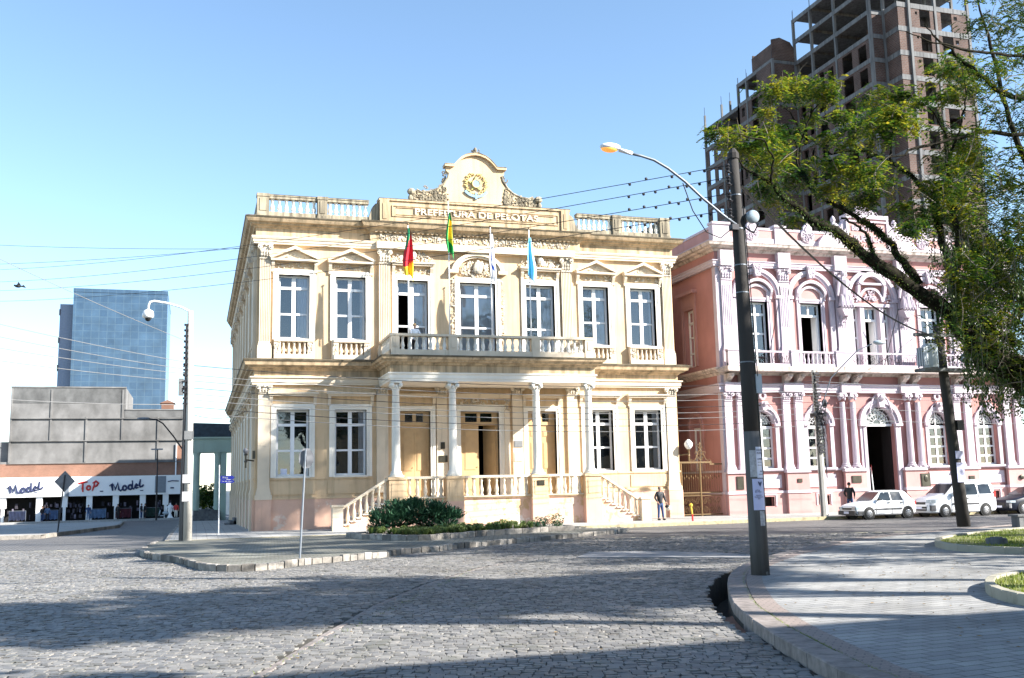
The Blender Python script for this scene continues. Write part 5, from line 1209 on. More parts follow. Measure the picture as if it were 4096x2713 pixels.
# green portico at the end of the side street
PT = empty('green_portico', (-2, 42, gz(42)), 'pale green columned portico with dark tiled roof at the far end of the side wall', 'portico')
g0 = gz(42)
m = M()
for x in (-2.75, -.95): m.lathe(x, 42, [(.34, g0+.9), (.3, g0+1.2), (.28, 5.2), (.36, 5.5)], 12)
m.box(-3.1, .2, 41.7, 44, 5.5, 6.7); m.box(-3.2, .2, 41.55, 44, 6.7, 6.85); m.box(-.7, -.2, 41.8, 44, g0, 5.5)
m.build('columns', plaster('mint_plaster', (.36, .46, .40), amt=.3), PT)
m = M(); m.prism([(-3.4, 6.85), (.2, 6.85), (.2, 8.0), (-3.1, 8.1), (-3.35, 7.6)], 41.6, 44); m.build('roof', plain('dark_tiles', (.03, .05, .07), .6, var=.4), PT)
m = M()
for k in range(5): m.box(-3.2+.25, -.7, 40.4+.35*k, 42.2, g0-.1, g0+.2*(k+1))
m.build('steps', 'conc', PT)
TR0 = empty('street_tree', (-2, 60, gz(60)), 'dark round tree seen between the columns of the green portico', 'tree')
m = M(); m.tube([(-2, 60, -1), (-2, 60, 1.2)], .2, 6); m.build('trunk', 'bark', TR0)
def leafcloud(m, c, r, n, rg, ls=.18, dr=.3):
    for _ in range(n):
        while True:
            p = Vector((rg.uniform(-1, 1), rg.uniform(-1, 1), rg.uniform(-1, 1)))
            if .25 < p.length < 1: break
        p = Vector((c[0]+p.x*r[0], c[1]+p.y*r[1], c[2]+p.z*r[2])); a = Vector((rg.uniform(-1, 1), rg.uniform(-1, 1), rg.uniform(-1, .6))).normalized()*ls*rg.uniform(.6, 1.3); b = a.cross(Vector((rg.uniform(-1, 1), rg.uniform(-1, 1), 1))).normalized()*ls*.4
        m.add([p-a, p+b, p+a, p-b], [(0, 1, 2, 3)])
rg = random.Random(4); m = M()
for k in range(7): leafcloud(m, (-2+rg.uniform(-.8, .8), 60+rg.uniform(-1, 1), 1.6+rg.uniform(-.9, .7)), (.9, .9, .8), 200, rg, .22)
m.build('crown', 'leafd', TR0)
# far houses closing the street
m = M(); m.box(-3.2, 6, 120, 130, -3, 2.2); tag(m.build('distant_house', 'surround'), 'low whitish house closing the far end of the side street', 'house')

# ================= poles
def fig8(): pass
def catenary(p, q, sag, n=14):
    p = Vector(p); q = Vector(q); return [tuple(p.lerp(q, i/n)+Vector((0, 0, -4*sag*(i/n)*(1-i/n)))) for i in range(n+1)]
BPx, BPy = 8.40, -33.5
BP = empty('utility_pole', (BPx, BPy, 0), 'big leaning concrete pole covered in posters at the plaza kerb with a street lamp arm', 'pole')
def leanx(z): return BPx-.10*(z/9.0)
m = M(); m.tube([(leanx(z), BPy, z) for z in (2.95, 4, 5, 6, 7, 8, 8.9)], [.190-.0095*z for z in (2.95, 4, 5, 6, 7, 8, 8.9)], 20); m.build('shaft', 'concdark', BP, True)
m = M(); m.tube([(leanx(z), BPy, z) for z in (0, 1, 2, 2.95)], [.192-.0095*z for z in (0, 1, 2, 2.95)], 20); m.build('shaft_foot', 'concpole', BP, True)
m = M(); m.tube([(leanx(8.9), BPy, 8.88), (leanx(9), BPy, 9.0), (leanx(9), BPy, 9.12)], [.13, .13, .05], 10); m.build('cap', 'concdark', BP)
m = M()
for z in (8.05, 7.3, 6.5, 5.9, 4.4): m.lathe(leanx(z), BPy, [(.190-.0095*z+.006, z), (.190-.0095*z+.006, z+.022)], 16)
m.build('steel_bands', 'steel', BP)
m = M(); arm = [(8.25, -33.62, 7.35), (7.91, -33.6, 7.58), (7.45, -33.6, 7.92), (7.05, -33.6, 8.26), (6.67, -33.6, 8.52), (6.35, -33.6, 8.68), (6.05, -33.6, 8.75), (5.75, -33.6, 8.79)]
m.tube(arm, .03, 8); la = m.build('lamp_arm', 'steel', BP, True)
m = M(); m.tube([(5.56, -33.6, 8.84), (5.85, -33.6, 8.785)], .045, 8)
hv = []
m.ball((5.36, -33.6, 8.885), (.235, .13, .085), 14, 8); m.build('lamp_head', 'white', la, True)
m = M(); m.ball((5.34, -33.6, 8.845), (.19, .11, .075), 14, 6); m.build('lamp_lens', emis('sodium_lens', (1.0, .40, .08), .25), la, True)
m = M(); m.lathe(8.60, 7.56, [(.01, -33.74), (.12, -33.735), (.145, -33.70), (.14, -33.60), (.07, -33.52)], 18, 'y'); m.build('floodlight', 'lampglass', BP, True)
m = M(); m.tube([(8.42, -33.5, 7.4), (8.7, -33.5, 7.25), (8.8, -33.55, 7.45)], .02, 5); m.box(8.38, 8.48, -33.6, -33.4, 7.55, 7.75); m.build('floodlight_bracket', 'iron', BP)
m = M()
for z in (8.65, 8.38, 8.02, 7.66): m.lathe(8.08, -33.62, [(.05, z-.12), (.03, z-.08), (.055, z-.03), (.03, z), (.055, z+.03), (.03, z+.07)], 8); m.tube([(8.08, -33.62, z-.12), (8.28, -33.5, z-.1)], .02, 5)
m.box(8.1, 8.26, -33.66, -33.5, 7.26, 7.38); m.build('insulators', 'iron', BP)
m = M(); m.box(8.48, 8.62, -33.62, -33.4, 3.75, 4.15); m.build('meter_box', 'greypaint', BP)
m = M(); m.tube([(8.61, -33.45, 0), (8.58, -33.5, 2), (8.54, -33.52, 3.8), (8.5, -33.52, 5), (8.44, -33.52, 7.6)], .026, 6); m.tube([(8.5, -33.66, 4.1), (8.47, -33.6, 6.5), (8.42, -33.6, 7.8)], .012, 4); m.build('conduit', 'black', BP)
m = M(); m.tube([(7.0, -33.6, 8.22), (7.15, -33.7, 7.6), (7.45, -33.7, 7.15), (7.8, -33.65, 7.05), (8.15, -33.6, 7.32)], .012, 5); m.build('slack_wire', 'wire', BP)
# posters wrap the shaft
def wrap(z0, z1, a0, a1, r=.006, dx=0):
    m = M(); n = 10; vs = []
    for z in (z0, z1):
        for i in range(n+1):
            a = radians(a0+(a1-a0)*i/n); rr = .190-.0095*z+r; vs.append((leanx(z)+rr*cos(a), BPy+rr*sin(a), z))
    m.add(vs, [(i, i+1, n+2+i, n+1+i) for i in range(n)]); return m
def pname(z, a, s, size, r=.009):
    rr = .190-.0095*z+r; a = radians(a); return (leanx(z)+rr*cos(a), BPy+rr*sin(a), z)
MT['poster2'] = plain('bluish_poster', (.55, .56, .78), .8, var=.05); MT['poster3'] = plain('old_poster', (.42, .42, .44), .85, var=.35, scale=20)
p1 = wrap(1.32, 1.96, 225, 318).build('poster', 'poster2', BP); p1['label'] = 'large pale lilac poster with a black heart-like crest'
p2 = wrap(1.98, 2.62, 262, 325).build('poster', 'paper', BP); p2['label'] = 'white printed poster with dense lines of text'
p3 = wrap(2.0, 2.55, 215, 262, .004).build('poster', 'poster3', BP); p3['label'] = 'old dark torn poster'
p4 = wrap(1.0, 1.30, 262, 300, .004).build('poster', 'poster3', BP)
def ptext(par, s, z, size, a=270, align='CENTER'):
    x, y, zz = pname(z, a, s, size); o = text('print', s, size, 'ink', par, (x, y, z), rot=(pi/2, 0, radians(a-270)), ext=.001, align=align)
ptext(p1, 'ATA', 1.72, .05, 256); ptext(p1, 'DO TRIO', 1.69, .035, 260)
for k, s in enumerate(('SABADO', '20 DE JUNHO', '22H')): ptext(p1, s, 1.62-.035*k, .032, 262)
m = M()
x, y, z = pname(1.86, 276, '', 0)
m.prism([(x-.045, z+.05), (x-.03, z-.01), (x, z-.06), (x-.005, z+.02)], y-.004, y); m.prism([(x+.045, z+.05), (x+.03, z-.01), (x+.004, z-.06), (x+.007, z+.02)], y-.004, y); m.build('crest_mark', 'ink', p1)
for k, (s, sz) in enumerate((('EVENTO', .055), ('PRATICA', .05), ('', 0), ('CAMPUS', .05), ('aulas todos os dias', .022), ('informacoes no local', .022), ('', 0), ('vagas', .035), ('inscricoes abertas', .022))):
    if s: ptext(p2, s, 2.55-.062*k, sz, 293)
# transformer pole
P2 = empty('transformer_pole', (25.65, -19.5, 0), 'dark leaning concrete pole with a transformer under the tree before the white van', 'pole')
def l2(z): return 25.66-.06*z
m = M(); m.tube([(l2(z), -19.5, z) for z in (0, 2, 4, 6, 7.9)], [.25, .225, .2, .18, .16], 14); m.build('shaft', 'concdark', P2, True)
m = M(); m.box(23.9, 26.2, -19.75, -19.63, 7.38, 7.5); m.tube([(24.3, -19.7, 7.4), (25.2, -19.6, 6.7)], .03, 5); m.tube([(26.0, -19.7, 7.4), (25.3, -19.6, 6.7)], .03, 5); m.box(24.1, 26.3, -19.9, -19.3, 6.0, 6.12); m.build('crossarm', 'conc', P2)
tr = M(); tr.lathe(24.6, -19.65, [(.30, 6.14), (.30, 7.0), (.26, 7.06), (.1, 7.1)], 16); 
for k in range(5): tr.box(24.2-.0, 24.27, -19.95+k*.13, -19.9+k*.13, 6.2, 6.95)
t_ = tr.build('transformer', 'greypaint', P2)
m = M()
for x in (24.45, 24.6, 24.75, 25.3, 25.9): m.lathe(x, -19.68, [(.05, 7.08), (.03, 7.12), (.055, 7.16), (.03, 7.2), (.05, 7.25), (.02, 7.3)], 8)
m.build('insulators', 'iron', P2)
m = M(); m.lathe(25.95, 6.5, [(.02, -20.15), (.2, -20.12), (.2, -19.95), (.1, -19.8)], 14, 'y'); m.box(26.05, 26.4, -20.1, -19.8, 6.35, 6.75); m.build('floodlight', 'lampglass', P2)
m = M(); m.box(25.55, 25.85, -19.75, -19.6, 3.7, 4.1); m.build('small_box', 'black', P2)
m = M(); a_ = [(-.26+l2(1.9), -19.62, 0)]
for z0, z1 in ((1.7, 2.45), (2.6, 2.9)): m.box(l2(2)-.2, l2(2)+.14, -19.76, -19.735, z0, z1)
m.build('poster', 'poster2', P2)
# slim pole by the library kerb
P3 = empty('slim_utility_pole', (28.55, -6.05, 0), 'slim cluttered concrete pole with cables and light arm before the pink library', 'pole')
m = M(); m.prism([(28.35, -6.15), (28.75, -6.15), (28.75, -5.95), (28.35, -5.95)], 0, .01, 'z'); m.tube([(28.55, -6.05, 0), (28.5, -6.05, 4), (28.42, -6.05, 7.7)], [.2, .16, .1], 8); m.build('shaft', 'concpale', P3)
m = M(); rg = random.Random(5)
for k in range(26): z = 3.3+k*.165; m.box(28.33+rg.uniform(-.06, .04), 28.55+rg.uniform(0, .12), -6.3, -6.15, z, z+rg.uniform(.04, .14))
m.tube([(28.28, -6.25, 0), (28.3, -6.25, 4), (28.35, -6.2, 7.2)], .035, 5); m.tube([(28.75, -6.2, 2), (28.62, -6.25, 5.6)], .03, 5); m.ball((28.95, -6.1, 5.9), (.16, .16, .25), 8, 6); m.box(28.15, 28.9, -6.3, -5.9, 5.2, 5.4)
for k in range(14): m.tube([(28.4+rg.uniform(-.3, .5), -6.3, 4+rg.uniform(-.5, 1.6)), (28.5+rg.uniform(-.3, .5), -6.35, 4.6+rg.uniform(-.5, 1.4)), (28.5, -6.2, 5+rg.uniform(-.5, 1))], .014, 4)
m.build('fittings', 'iron', P3)
m = M(); m.tube([(28.55, -6.2, 5.4), (29.1, -6.6, 7.2), (30.4, -7.2, 8.6), (31.2, -7.4, 8.95)], .03, 6); a_ = m.build('lamp_arm', 'steel', P3)
m = M(); m.ball((31.6, -7.5, 9.02), (.42, .18, .13), 10, 6); m.build('lamp_head', 'lampglass', a_, True)
# camera pole at the corner
P4 = empty('camera_pole', (-3.07, -7.8, 0), 'pale concrete pole with a white surveillance camera on a curved arm at the corner', 'pole')
m = M(); m.tube([(-3.05, -7.8, 0), (-3.08, -7.8, 5), (-3.14, -7.8, 9.6)], [.18, .145, .115], 12); m.build('shaft', 'concpale', P4, True)
m = M(); m.tube([(-3.27, -7.68, 0), (-3.27, -7.7, 3), (-3.27, -7.7, 9.0)], [.13, .1, .03], 8); m.build('service_duct', 'concpole', P4)
m = M(); m.tube([(-3.12, -7.8, 9.55), (-3.5, -7.8, 9.75), (-4.11, -7.8, 9.92), (-4.6, -7.8, 9.99), (-4.78, -7.8, 9.95), (-4.83, -7.8, 9.8), (-4.84, -7.8, 9.6)], .045, 8); m.build('camera_arm', 'white', P4, True)
m = M(); m.lathe(-4.84, -7.8, [(.07, 9.62), (.2, 9.55), (.23, 9.42), (.23, 9.3), (.17, 9.25)], 14); c_ = m.build('camera_housing', 'white', P4, True)
m = M(); m.ball((-4.84, -7.8, 9.24), .13, 10, 6); m.build('camera_dome', 'black', c_, True)
m = M(); rg = random.Random(8)
for k in range(15): z = 5.6+k*.24; m.box(-3.38, -3.2, -7.95, -7.8, z, z+.07)
for k in range(5): m.lathe(-3.34, -7.95, [(.06, 6.2+.33*k), (.03, 6.25+.33*k), (.06, 6.3+.33*k)], 6)
m.tube([(-3.3, -7.97, 2), (-3.3, -7.97, 9)], .02, 4); m.build('cable_brackets', 'iron', P4)
m = M(); m.box(-3.28, -2.9, -8.0, -7.94, 4.15, 4.5); m.box(-3.55, -3.35, -7.95, -7.7, 6.0, 6.7); m.build('junction_box', 'conc', P4)
m = M(); m.box(-3.3, -2.92, -8.0, -7.985, 2.35, 2.7); m.box(-3.3, -3.0, -8.0, -7.985, 1.6, 2.0); m.build('poster', 'poster3', P4)
# street lamp of the side street
P5 = empty('street_lamp', (-5.6, 45, gz(45)), 'slim dark street lamp with a flat head in front of the shops', 'street lamp')
m = M(); m.tube([(-6.45, 55, gz(55)), (-6.5, 55, 6.3)], [.09, .06], 8); m.box(-6.75, -6.25, 54.9, 55.1, .0, .1); m.build('post', 'iron', P5); m = M(); m.box(-7.1, -6.0, 54.8, 55.2, 6.3, 6.42); m.build('lamp_head', 'steel', P5)
P6 = empty('bracket_lamp', (-3.7, 30, gz(30)), 'street lamp with a long curved arm reaching left from behind the camera pole', 'street lamp')
m = M(); m.tube([(-3.75, 30, gz(30)), (-3.75, 30, 9)], .1, 8); m.tube([(-3.75, 30, 5.2), (-4.5, 30, 6.3), (-5.3, 30, 7.3), (-5.8, 30, 7.6), (-6.3, 30, 7.65)], .06, 6); m.build('post', 'iron', P6); m = M(); m.ball((-6.7, 30, 7.68), (.5, .15, .09), 8, 5); m.build('lamp_head', 'steel', P6)

# ================= cables
def cable(p, q, sag, label, r=.011, mat='wire', bumps=None, grp='overhead cables', n=18):
    m = M(); pts = catenary(p, q, sag, n); m.tube(pts, r, 4)
    if bumps:
        rg = random.Random(len(label)); 
        for t in bumps:
            i = t*n; a = Vector(pts[int(i)]).lerp(Vector(pts[min(int(i)+1, n)]), i-int(i)); m.ball((a.x, a.y, a.z-.03*rg.choice((-1, 1, 1))), (.04, .035, .04), 6, 4)
    return tag(m.build('overhead_cable', mat), label, 'cable', grp)
ends = [((8.08, -33.6, 8.69), (-14.2, 10, 14.7), .45), ((8.08, -33.6, 8.42), (-14.1, 10, 14.0), .45), ((8.08, -33.6, 8.06), (-14.1, 10, 13.5), .45), ((8.08, -33.6, 7.70), (-14.0, 10, 12.9), .45)]
nm = ['topmost', 'second', 'third', 'lowest']
for i, (p, q, s) in enumerate(ends): cable(p, q, s, nm[i]+' of the four knobbly cables running left from the leaning poster pole', .0085, 'wire', [.01, .015, .022, .027, .032, .04, .047, .056] if i else [.012, .02, .03, .045, .055])
cable((-18, 25, 19.6), (4, 1, 14.8), .2, 'faint cable sloping down towards the roof corner from the upper left', .012)
cable((-18, 25, 18.1), (6.2, -1.1, 15.2), .3, 'faint cable under the one reaching the roof corner', .012)
zz = [7.25, 6.85, 6.6, 6.3, 6.05, 5.8, 5.5, 5.25]
for i, z in enumerate(zz):
    cable((-2.95, -7.95, z), (28.4, -6.25, 4.5+(z-5.2)*1.15+.2), .55, ['topmost', 'second', 'third', 'fourth', 'fifth', 'sixth', 'seventh', 'lowest'][i]+' cable of the bundle crossing the cream facade to the slim pole', .013, 'wirepale' if i % 3 else 'wire', n=24)
    if i % 2 == 0: cable((28.4, -6.25, 4.6+(z-5.2)*1.1+.2), (62, -6.25, 4.9+(z-5.2)*1.1+.2), .5, ['highest', 'second highest', 'third highest', 'lowest'][i//2]+' cable running right from the slim pole across the library', .013, 'wirepale')
for i, (z, q) in enumerate(((8.3, (-15, -22, 12.0)), (7.4, (-16, -20, 9.0)), (7.1, (-16, -20, 8.4)), (6.9, (-16, -20, 7.8)), (6.6, (-16, -20, 7.2)), (5.6, (-16, -20, 5.5)))):
    cable((-3.3, -7.95, z), q, .25, ['highest', 'second', 'third', 'fourth', 'fifth', 'lowest'][i]+' cable leaving the camera pole to the left', .012, 'wirepale')
cable((8.45, -33.5, 8.3), (24.6, -19.6, 7.5), .55, 'thick twisted black cable from the poster pole to the transformer pole', .035)
cable((24.3, -19.7, 7.6), (28.45, -6.2, 6.4), .3, 'thin service cable from the transformer pole to the slim pole', .01)
cable((-3.0, -7.9, 5.2), (0.0, 8, 6.6), .3, 'short drooping cable from the camera pole to the west wall', .014)
# ================= signs
MT['signback'] = plain('dull_sign_back', (.17, .175, .19), .6, var=.25)
S1 = empty('stop_sign', (.13, -22.3, 0), 'octagonal road sign seen from behind on a thin grey post on the island', 'sign')
m = M(); m.tube([(.13, -22.3, 0), (.28, -22.25, 3.12)], .03, 8); m.build('post', 'steel', S1)
m = M(); P = [(.30+.31*cos(pi/8+k*pi/4)*.72, 2.86+.31*sin(pi/8+k*pi/4)) for k in range(8)]; m.prism(P, -22.19, -22.18); m.build('plate', 'signback', S1)
m = M(); m.box(.27, .31, -22.22, -22.2, 2.62, 3.1); m.build('clamp', 'iron', S1)
S2 = empty('street_name_sign', (-1.72, -3, 0), 'blue street name plates on a thin white post at the building corner', 'sign')
m = M(); m.tube([(-1.72, -3, 0), (-1.74, -3, 3.2)], .03, 6); m.build('post', 'whiteframe', S2)
m = M(); m.prism([(-1.68, 2.53), (-1.15, 2.53), (-1.06, 2.58), (-1.06, 2.64), (-1.15, 2.70), (-1.68, 2.70)], -3.02, -2.99); m.prism([(-1.68, 2.36), (-1.15, 2.36), (-1.06, 2.41), (-1.06, 2.46), (-1.15, 2.52), (-1.68, 2.52)], -3.02, -2.99); m.build('plate', 'blue', S2)
text('print', 'Praça', .11, 'white', S2, (-1.47, -3.025, 2.62), ext=.002); text('print', 'Cel. Pedro Osorio', .06, 'white', S2, (-1.38, -3.025, 2.44), ext=.002)
S3 = empty('diamond_sign', (-10.1, 10.2, gz(10)), 'diamond-shaped road sign seen from behind on a dark post in front of the shops', 'sign')
m = M(); m.tube([(-10.1, 10.2, gz(10)), (-9.85, 10.2, 3.1)], .04, 6); m.build('post', 'iron', S3)
m = M(); m.prism([(-9.85, 2.15), (-9.3, 2.75), (-9.85, 3.35), (-10.4, 2.75)], 10.25, 10.27); m.build('plate', 'signback', S3)
S4 = empty('parking_sign', (31.9, -6.0, 0), 'round red-rimmed sign on a thin post in front of the library door', 'sign')
m = M(); m.tube([(31.75, -6.0, 0), (31.62, -6.0, 2.5)], .03, 6); m.build('post', 'white', S4)
m = M(); m.lathe(31.62, 2.38, [(.26, -6.06), (.26, -6.04)], 16, 'y'); m.v = [(31.62+(x-31.62)*.45, y+(x-31.62)*.6, z) for x, y, z in m.v]; m.build('plate', 'red', S4)
S5 = empty('painted_bollard', (20.95, -5.9, 0), 'short yellow and red leaning bollard with a round top on the kerb', 'bollard')
m = M(); m.tube([(21.0, -5.9, .35), (20.95, -5.9, .75)], .045, 8); m.lathe(20.95, -5.9, [(.09, .75), (.1, .82), (.03, .88)], 10); m.build('upper_post', 'yellow', S5)
m = M(); m.tube([(21.02, -5.9, 0), (21.0, -5.9, .35)], .045, 8); m.build('lower_post', 'red', S5)
# wall lamps
for (x, y, lab) in ((23.75, -.45, 'gold bracket lamp with white globe on the right corner of the cream facade'), (-.45, -.6, 'old bracket lantern on the shaded left corner of the city hall')):
    WL = empty('wall_lamp', (x, y, 3.4), lab, 'wall lamp')
    m = M(); m.tube([(x, y, 3.1), (x, y, 3.75)], .05, 6); m.tube([(x-.0, y, 3.5), (x-.45 if x > 5 else x+.4, y+.3, 3.45)], .04, 6); m.ball((x, y, 3.42), .08, 6, 4); m.ball((x, y, 3.75), (.1, .1, .05), 6, 4); m.build('bracket', 'gold' if x > 5 else 'bronze', WL)
    k_ = 1.0 if x > 5 else .55
    m = M(); m.lathe(x, y, [(r_*k_, 3.78+(z_-3.78)*k_) for r_, z_ in ((.1, 3.78), (.22, 3.95), (.24, 4.1), (.14, 4.25), (.04, 4.33))], 12); m.build('globe', 'white' if x > 5 else 'signback', WL, True)
m = M(); m.box(-.12, .02, -.30, -.27, 3.55, 3.95); tag(m.build('wall_plate', 'bronze'), 'small square bronze plate on the left corner pier of the city hall', 'plaque')
# ================= gate
GA = empty('iron_gate', (24.8, .3, 0), 'ornate gold-painted iron gate between the city hall and the pink library', 'gate')
gy = .3
m = M(); m.box(23.5, 25.5, gy-.05, gy+.05, 3.0, 3.1); m.tube([(24.78, gy, 0), (24.78, gy, 3.05)], .06, 6); m.tube([(23.58, gy, 0), (23.58, gy, 3.05)], .06, 6); m.box(25.4, 26.2, gy-.04, gy+.04, 2.9, 2.98)
for x0, n in ((23.65, 8), (24.86, 9)):
    for k in range(n): x = x0+.14*k; m.tube([(x, gy, 1.35), (x, gy, 3.0)], .011, 4); m.ball((x, gy, 2.15 if k % 2 else 2.25), (.035, .03, .09), 5, 4)
m.box(23.6, 26.1, gy-.03, gy+.03, 1.3, 1.36); m.box(23.6, 26.1, gy-.03, gy+.03, .08, .14); m.box(23.6, 26.1, gy-.03, gy+.03, 1.14, 1.18)
scrollwork(m, 23.65, 24.72, gy, .15, 1.12, 3, .014, 2); scrollwork(m, 24.85, 26.05, gy, .15, 1.12, 3, .014, 2); scrollwork(m, 23.65, 24.72, gy, 1.18, 1.3, 6, .012, 1); m.lathe(24.15, .62, [(.07, gy-.05), (.07, gy+.05)], 8, 'y')
for s in (-1, 1):
    m.tube([(24.85+s*(.06+.13*t), gy, 3.5-.1*t+.12*sin(t*1.9)) for t in range(6)], .025, 5); m.tube([(24.85+s*.2*sin(t*.8), gy, 3.15+.16*t) for t in range(6)], .022, 5); m.tube([(24.85+s*(.25+.1*cos(t)), gy, 3.55+.12*sin(t)) for t in range(6)], .02, 5)
m.tube([(24.85, gy, 3.05), (24.85, gy, 4.1)], .025, 5); m.ball((24.85, gy, 4.1), (.05, .04, .1), 6, 5)
m.build('gate_leaves', 'gold', GA)
# bird
m = M(); m.ball((-11.1, 0, 11.92), (.16, .10, .08), 8, 5); m.prism([(-11.15, 11.95), (-11.0, 12.0), (-11.08, 12.12)], -.1, .1); m.prism([(-11.0, 11.9), (-10.75, 11.85), (-10.85, 11.98)], -.05, .05); m.ball((-11.25, 0, 11.95), .05, 6, 4)
tag(m.build('bird', 'black'), 'small dark bird flying in the clear sky at the left', 'bird')
LIMBS=[
 ( [(20.97, -28.0, 4.93), (19.41, -28.16, 5.2), (18.49, -28.31, 6.4), (16.89, -28.47, 7.27), (15.74, -28.62, 7.83), (14.81, -28.78, 8.3), (14.11, -28.93, 8.7), (13.36, -29.09, 8.88), (12.34, -29.24, 9.4), (11.79, -29.4, 9.81), (11.13, -29.55, 10.02), (10.68, -29.71, 10.29)] , [0.3, 0.259, 0.228, 0.201, 0.175, 0.151, 0.128, 0.105, 0.083, 0.062, 0.041, 0.02] ),
 ( [(17.46, -28.0, 7.53), (17.1, -27.86, 8.23), (16.72, -27.73, 8.87), (16.41, -27.59, 9.24), (15.87, -27.46, 9.63), (14.69, -27.32, 10.29), (14.43, -27.19, 10.76), (14.28, -27.05, 11.12), (14.32, -26.91, 11.97), (14.11, -26.78, 12.6)] , [0.13, 0.111, 0.097, 0.084, 0.073, 0.061, 0.05, 0.04, 0.03, 0.02] ),
 ( [(15.62, -28.49, 7.81), (15.49, -28.55, 8.31), (15.31, -28.61, 8.74), (14.95, -28.67, 9.0), (14.41, -28.73, 9.17)] , [0.06, 0.05, 0.043, 0.036, 0.03] ),
 ( [(19.19, -27.51, 6.55), (19.3, -27.29, 7.58), (19.35, -27.07, 8.64), (19.36, -26.85, 9.63), (19.39, -26.62, 10.6), (19.71, -26.4, 10.72), (18.99, -26.18, 11.54), (18.4, -25.96, 11.99), (17.88, -25.74, 12.39), (17.45, -25.51, 12.54), (16.69, -25.29, 12.34), (16.1, -25.07, 12.9)] , [0.16, 0.139, 0.124, 0.11, 0.098, 0.085, 0.074, 0.062, 0.051, 0.041, 0.03, 0.02] ),
 ( [(18.63, -28.0, 7.42), (19.36, -27.67, 9.09), (19.47, -27.35, 10.2), (19.65, -27.02, 10.54), (20.01, -26.7, 11.98), (20.32, -26.37, 12.92), (20.37, -26.05, 13.85)] , [0.15, 0.121, 0.1, 0.081, 0.063, 0.046, 0.03] ),
 ( [(22.68, -28.0, 13.55), (20.93, -28.29, 13.69), (19.74, -28.59, 14.01), (18.65, -28.88, 14.43), (17.8, -29.17, 14.71), (17.14, -29.47, 14.94)] , [0.1, 0.076, 0.058, 0.042, 0.026, 0.012] ),
 ( [(22.36, -28.49, 14.83), (21.3, -28.85, 14.69), (18.93, -29.22, 14.42), (17.31, -29.59, 14.32), (16.09, -29.95, 14.36)] , [0.07, 0.051, 0.037, 0.024, 0.012] ),
 ( [(23.32, -27.27, 12.86), (20.6, -27.45, 12.67), (18.28, -27.63, 11.95), (17.23, -27.82, 11.5), (16.11, -28.0, 11.26)] , [0.08, 0.059, 0.043, 0.028, 0.015] ),
 ( [(23.56, -26.78, 10.87), (23.11, -26.47, 12.83), (22.93, -26.17, 14.61), (22.96, -25.86, 16.44), (22.89, -25.56, 18.33)] , [0.12, 0.09, 0.068, 0.049, 0.03] ),
 ( [(18.53, -28.0, 6.46), (19.63, -28.0, 5.95), (20.05, -28.0, 5.53), (21.01, -28.0, 5.24)] , [0.16, 0.185, 0.203, 0.22] ),
 ( [(18.76, -28.0, 6.46), (19.24, -28.24, 6.51), (19.8, -28.49, 6.04), (20.08, -28.73, 5.7)] , [0.1, 0.079, 0.064, 0.05] ),
 ( [(16.91, -25.56, 12.22), (16.56, -25.4, 13.21), (16.6, -25.23, 13.81), (17.11, -25.07, 14.25)] , [0.03, 0.021, 0.014, 0.008] ),
 ( [(14.46, -26.78, 11.22), (14.76, -26.62, 12.31), (14.48, -26.45, 13.16), (13.93, -26.29, 13.58)] , [0.04, 0.028, 0.018, 0.01] ),
 ( [(14.65, -26.78, 12.24), (14.96, -26.9, 13.04), (15.42, -27.02, 13.55)] , [0.03, 0.019, 0.01] ),
 ( [(11.74, -29.47, 9.79), (11.73, -29.71, 10.36), (11.33, -29.95, 10.78), (10.56, -30.2, 10.76), (9.97, -30.44, 10.71)] , [0.035, 0.027, 0.021, 0.015, 0.01] ),
 ( [(18.33, -26.05, 11.95), (18.54, -26.05, 12.87), (18.36, -26.05, 13.67), (18.17, -26.05, 14.19)] , [0.04, 0.028, 0.018, 0.01] ),
 ( [(19.94, -26.78, 11.95), (20.41, -27.02, 13.17), (20.47, -27.27, 13.94), (20.16, -27.51, 14.76)] , [0.05, 0.033, 0.021, 0.01] ),
 ( [(19.96, -26.78, 12.75), (19.22, -27.15, 13.34), (18.58, -27.51, 13.46)] , [0.03, 0.019, 0.01] ),
 ( [(19.38, -26.78, 10.59), (18.87, -27.15, 10.98), (19.07, -27.51, 11.13)] , [0.03, 0.019, 0.01] ),
]
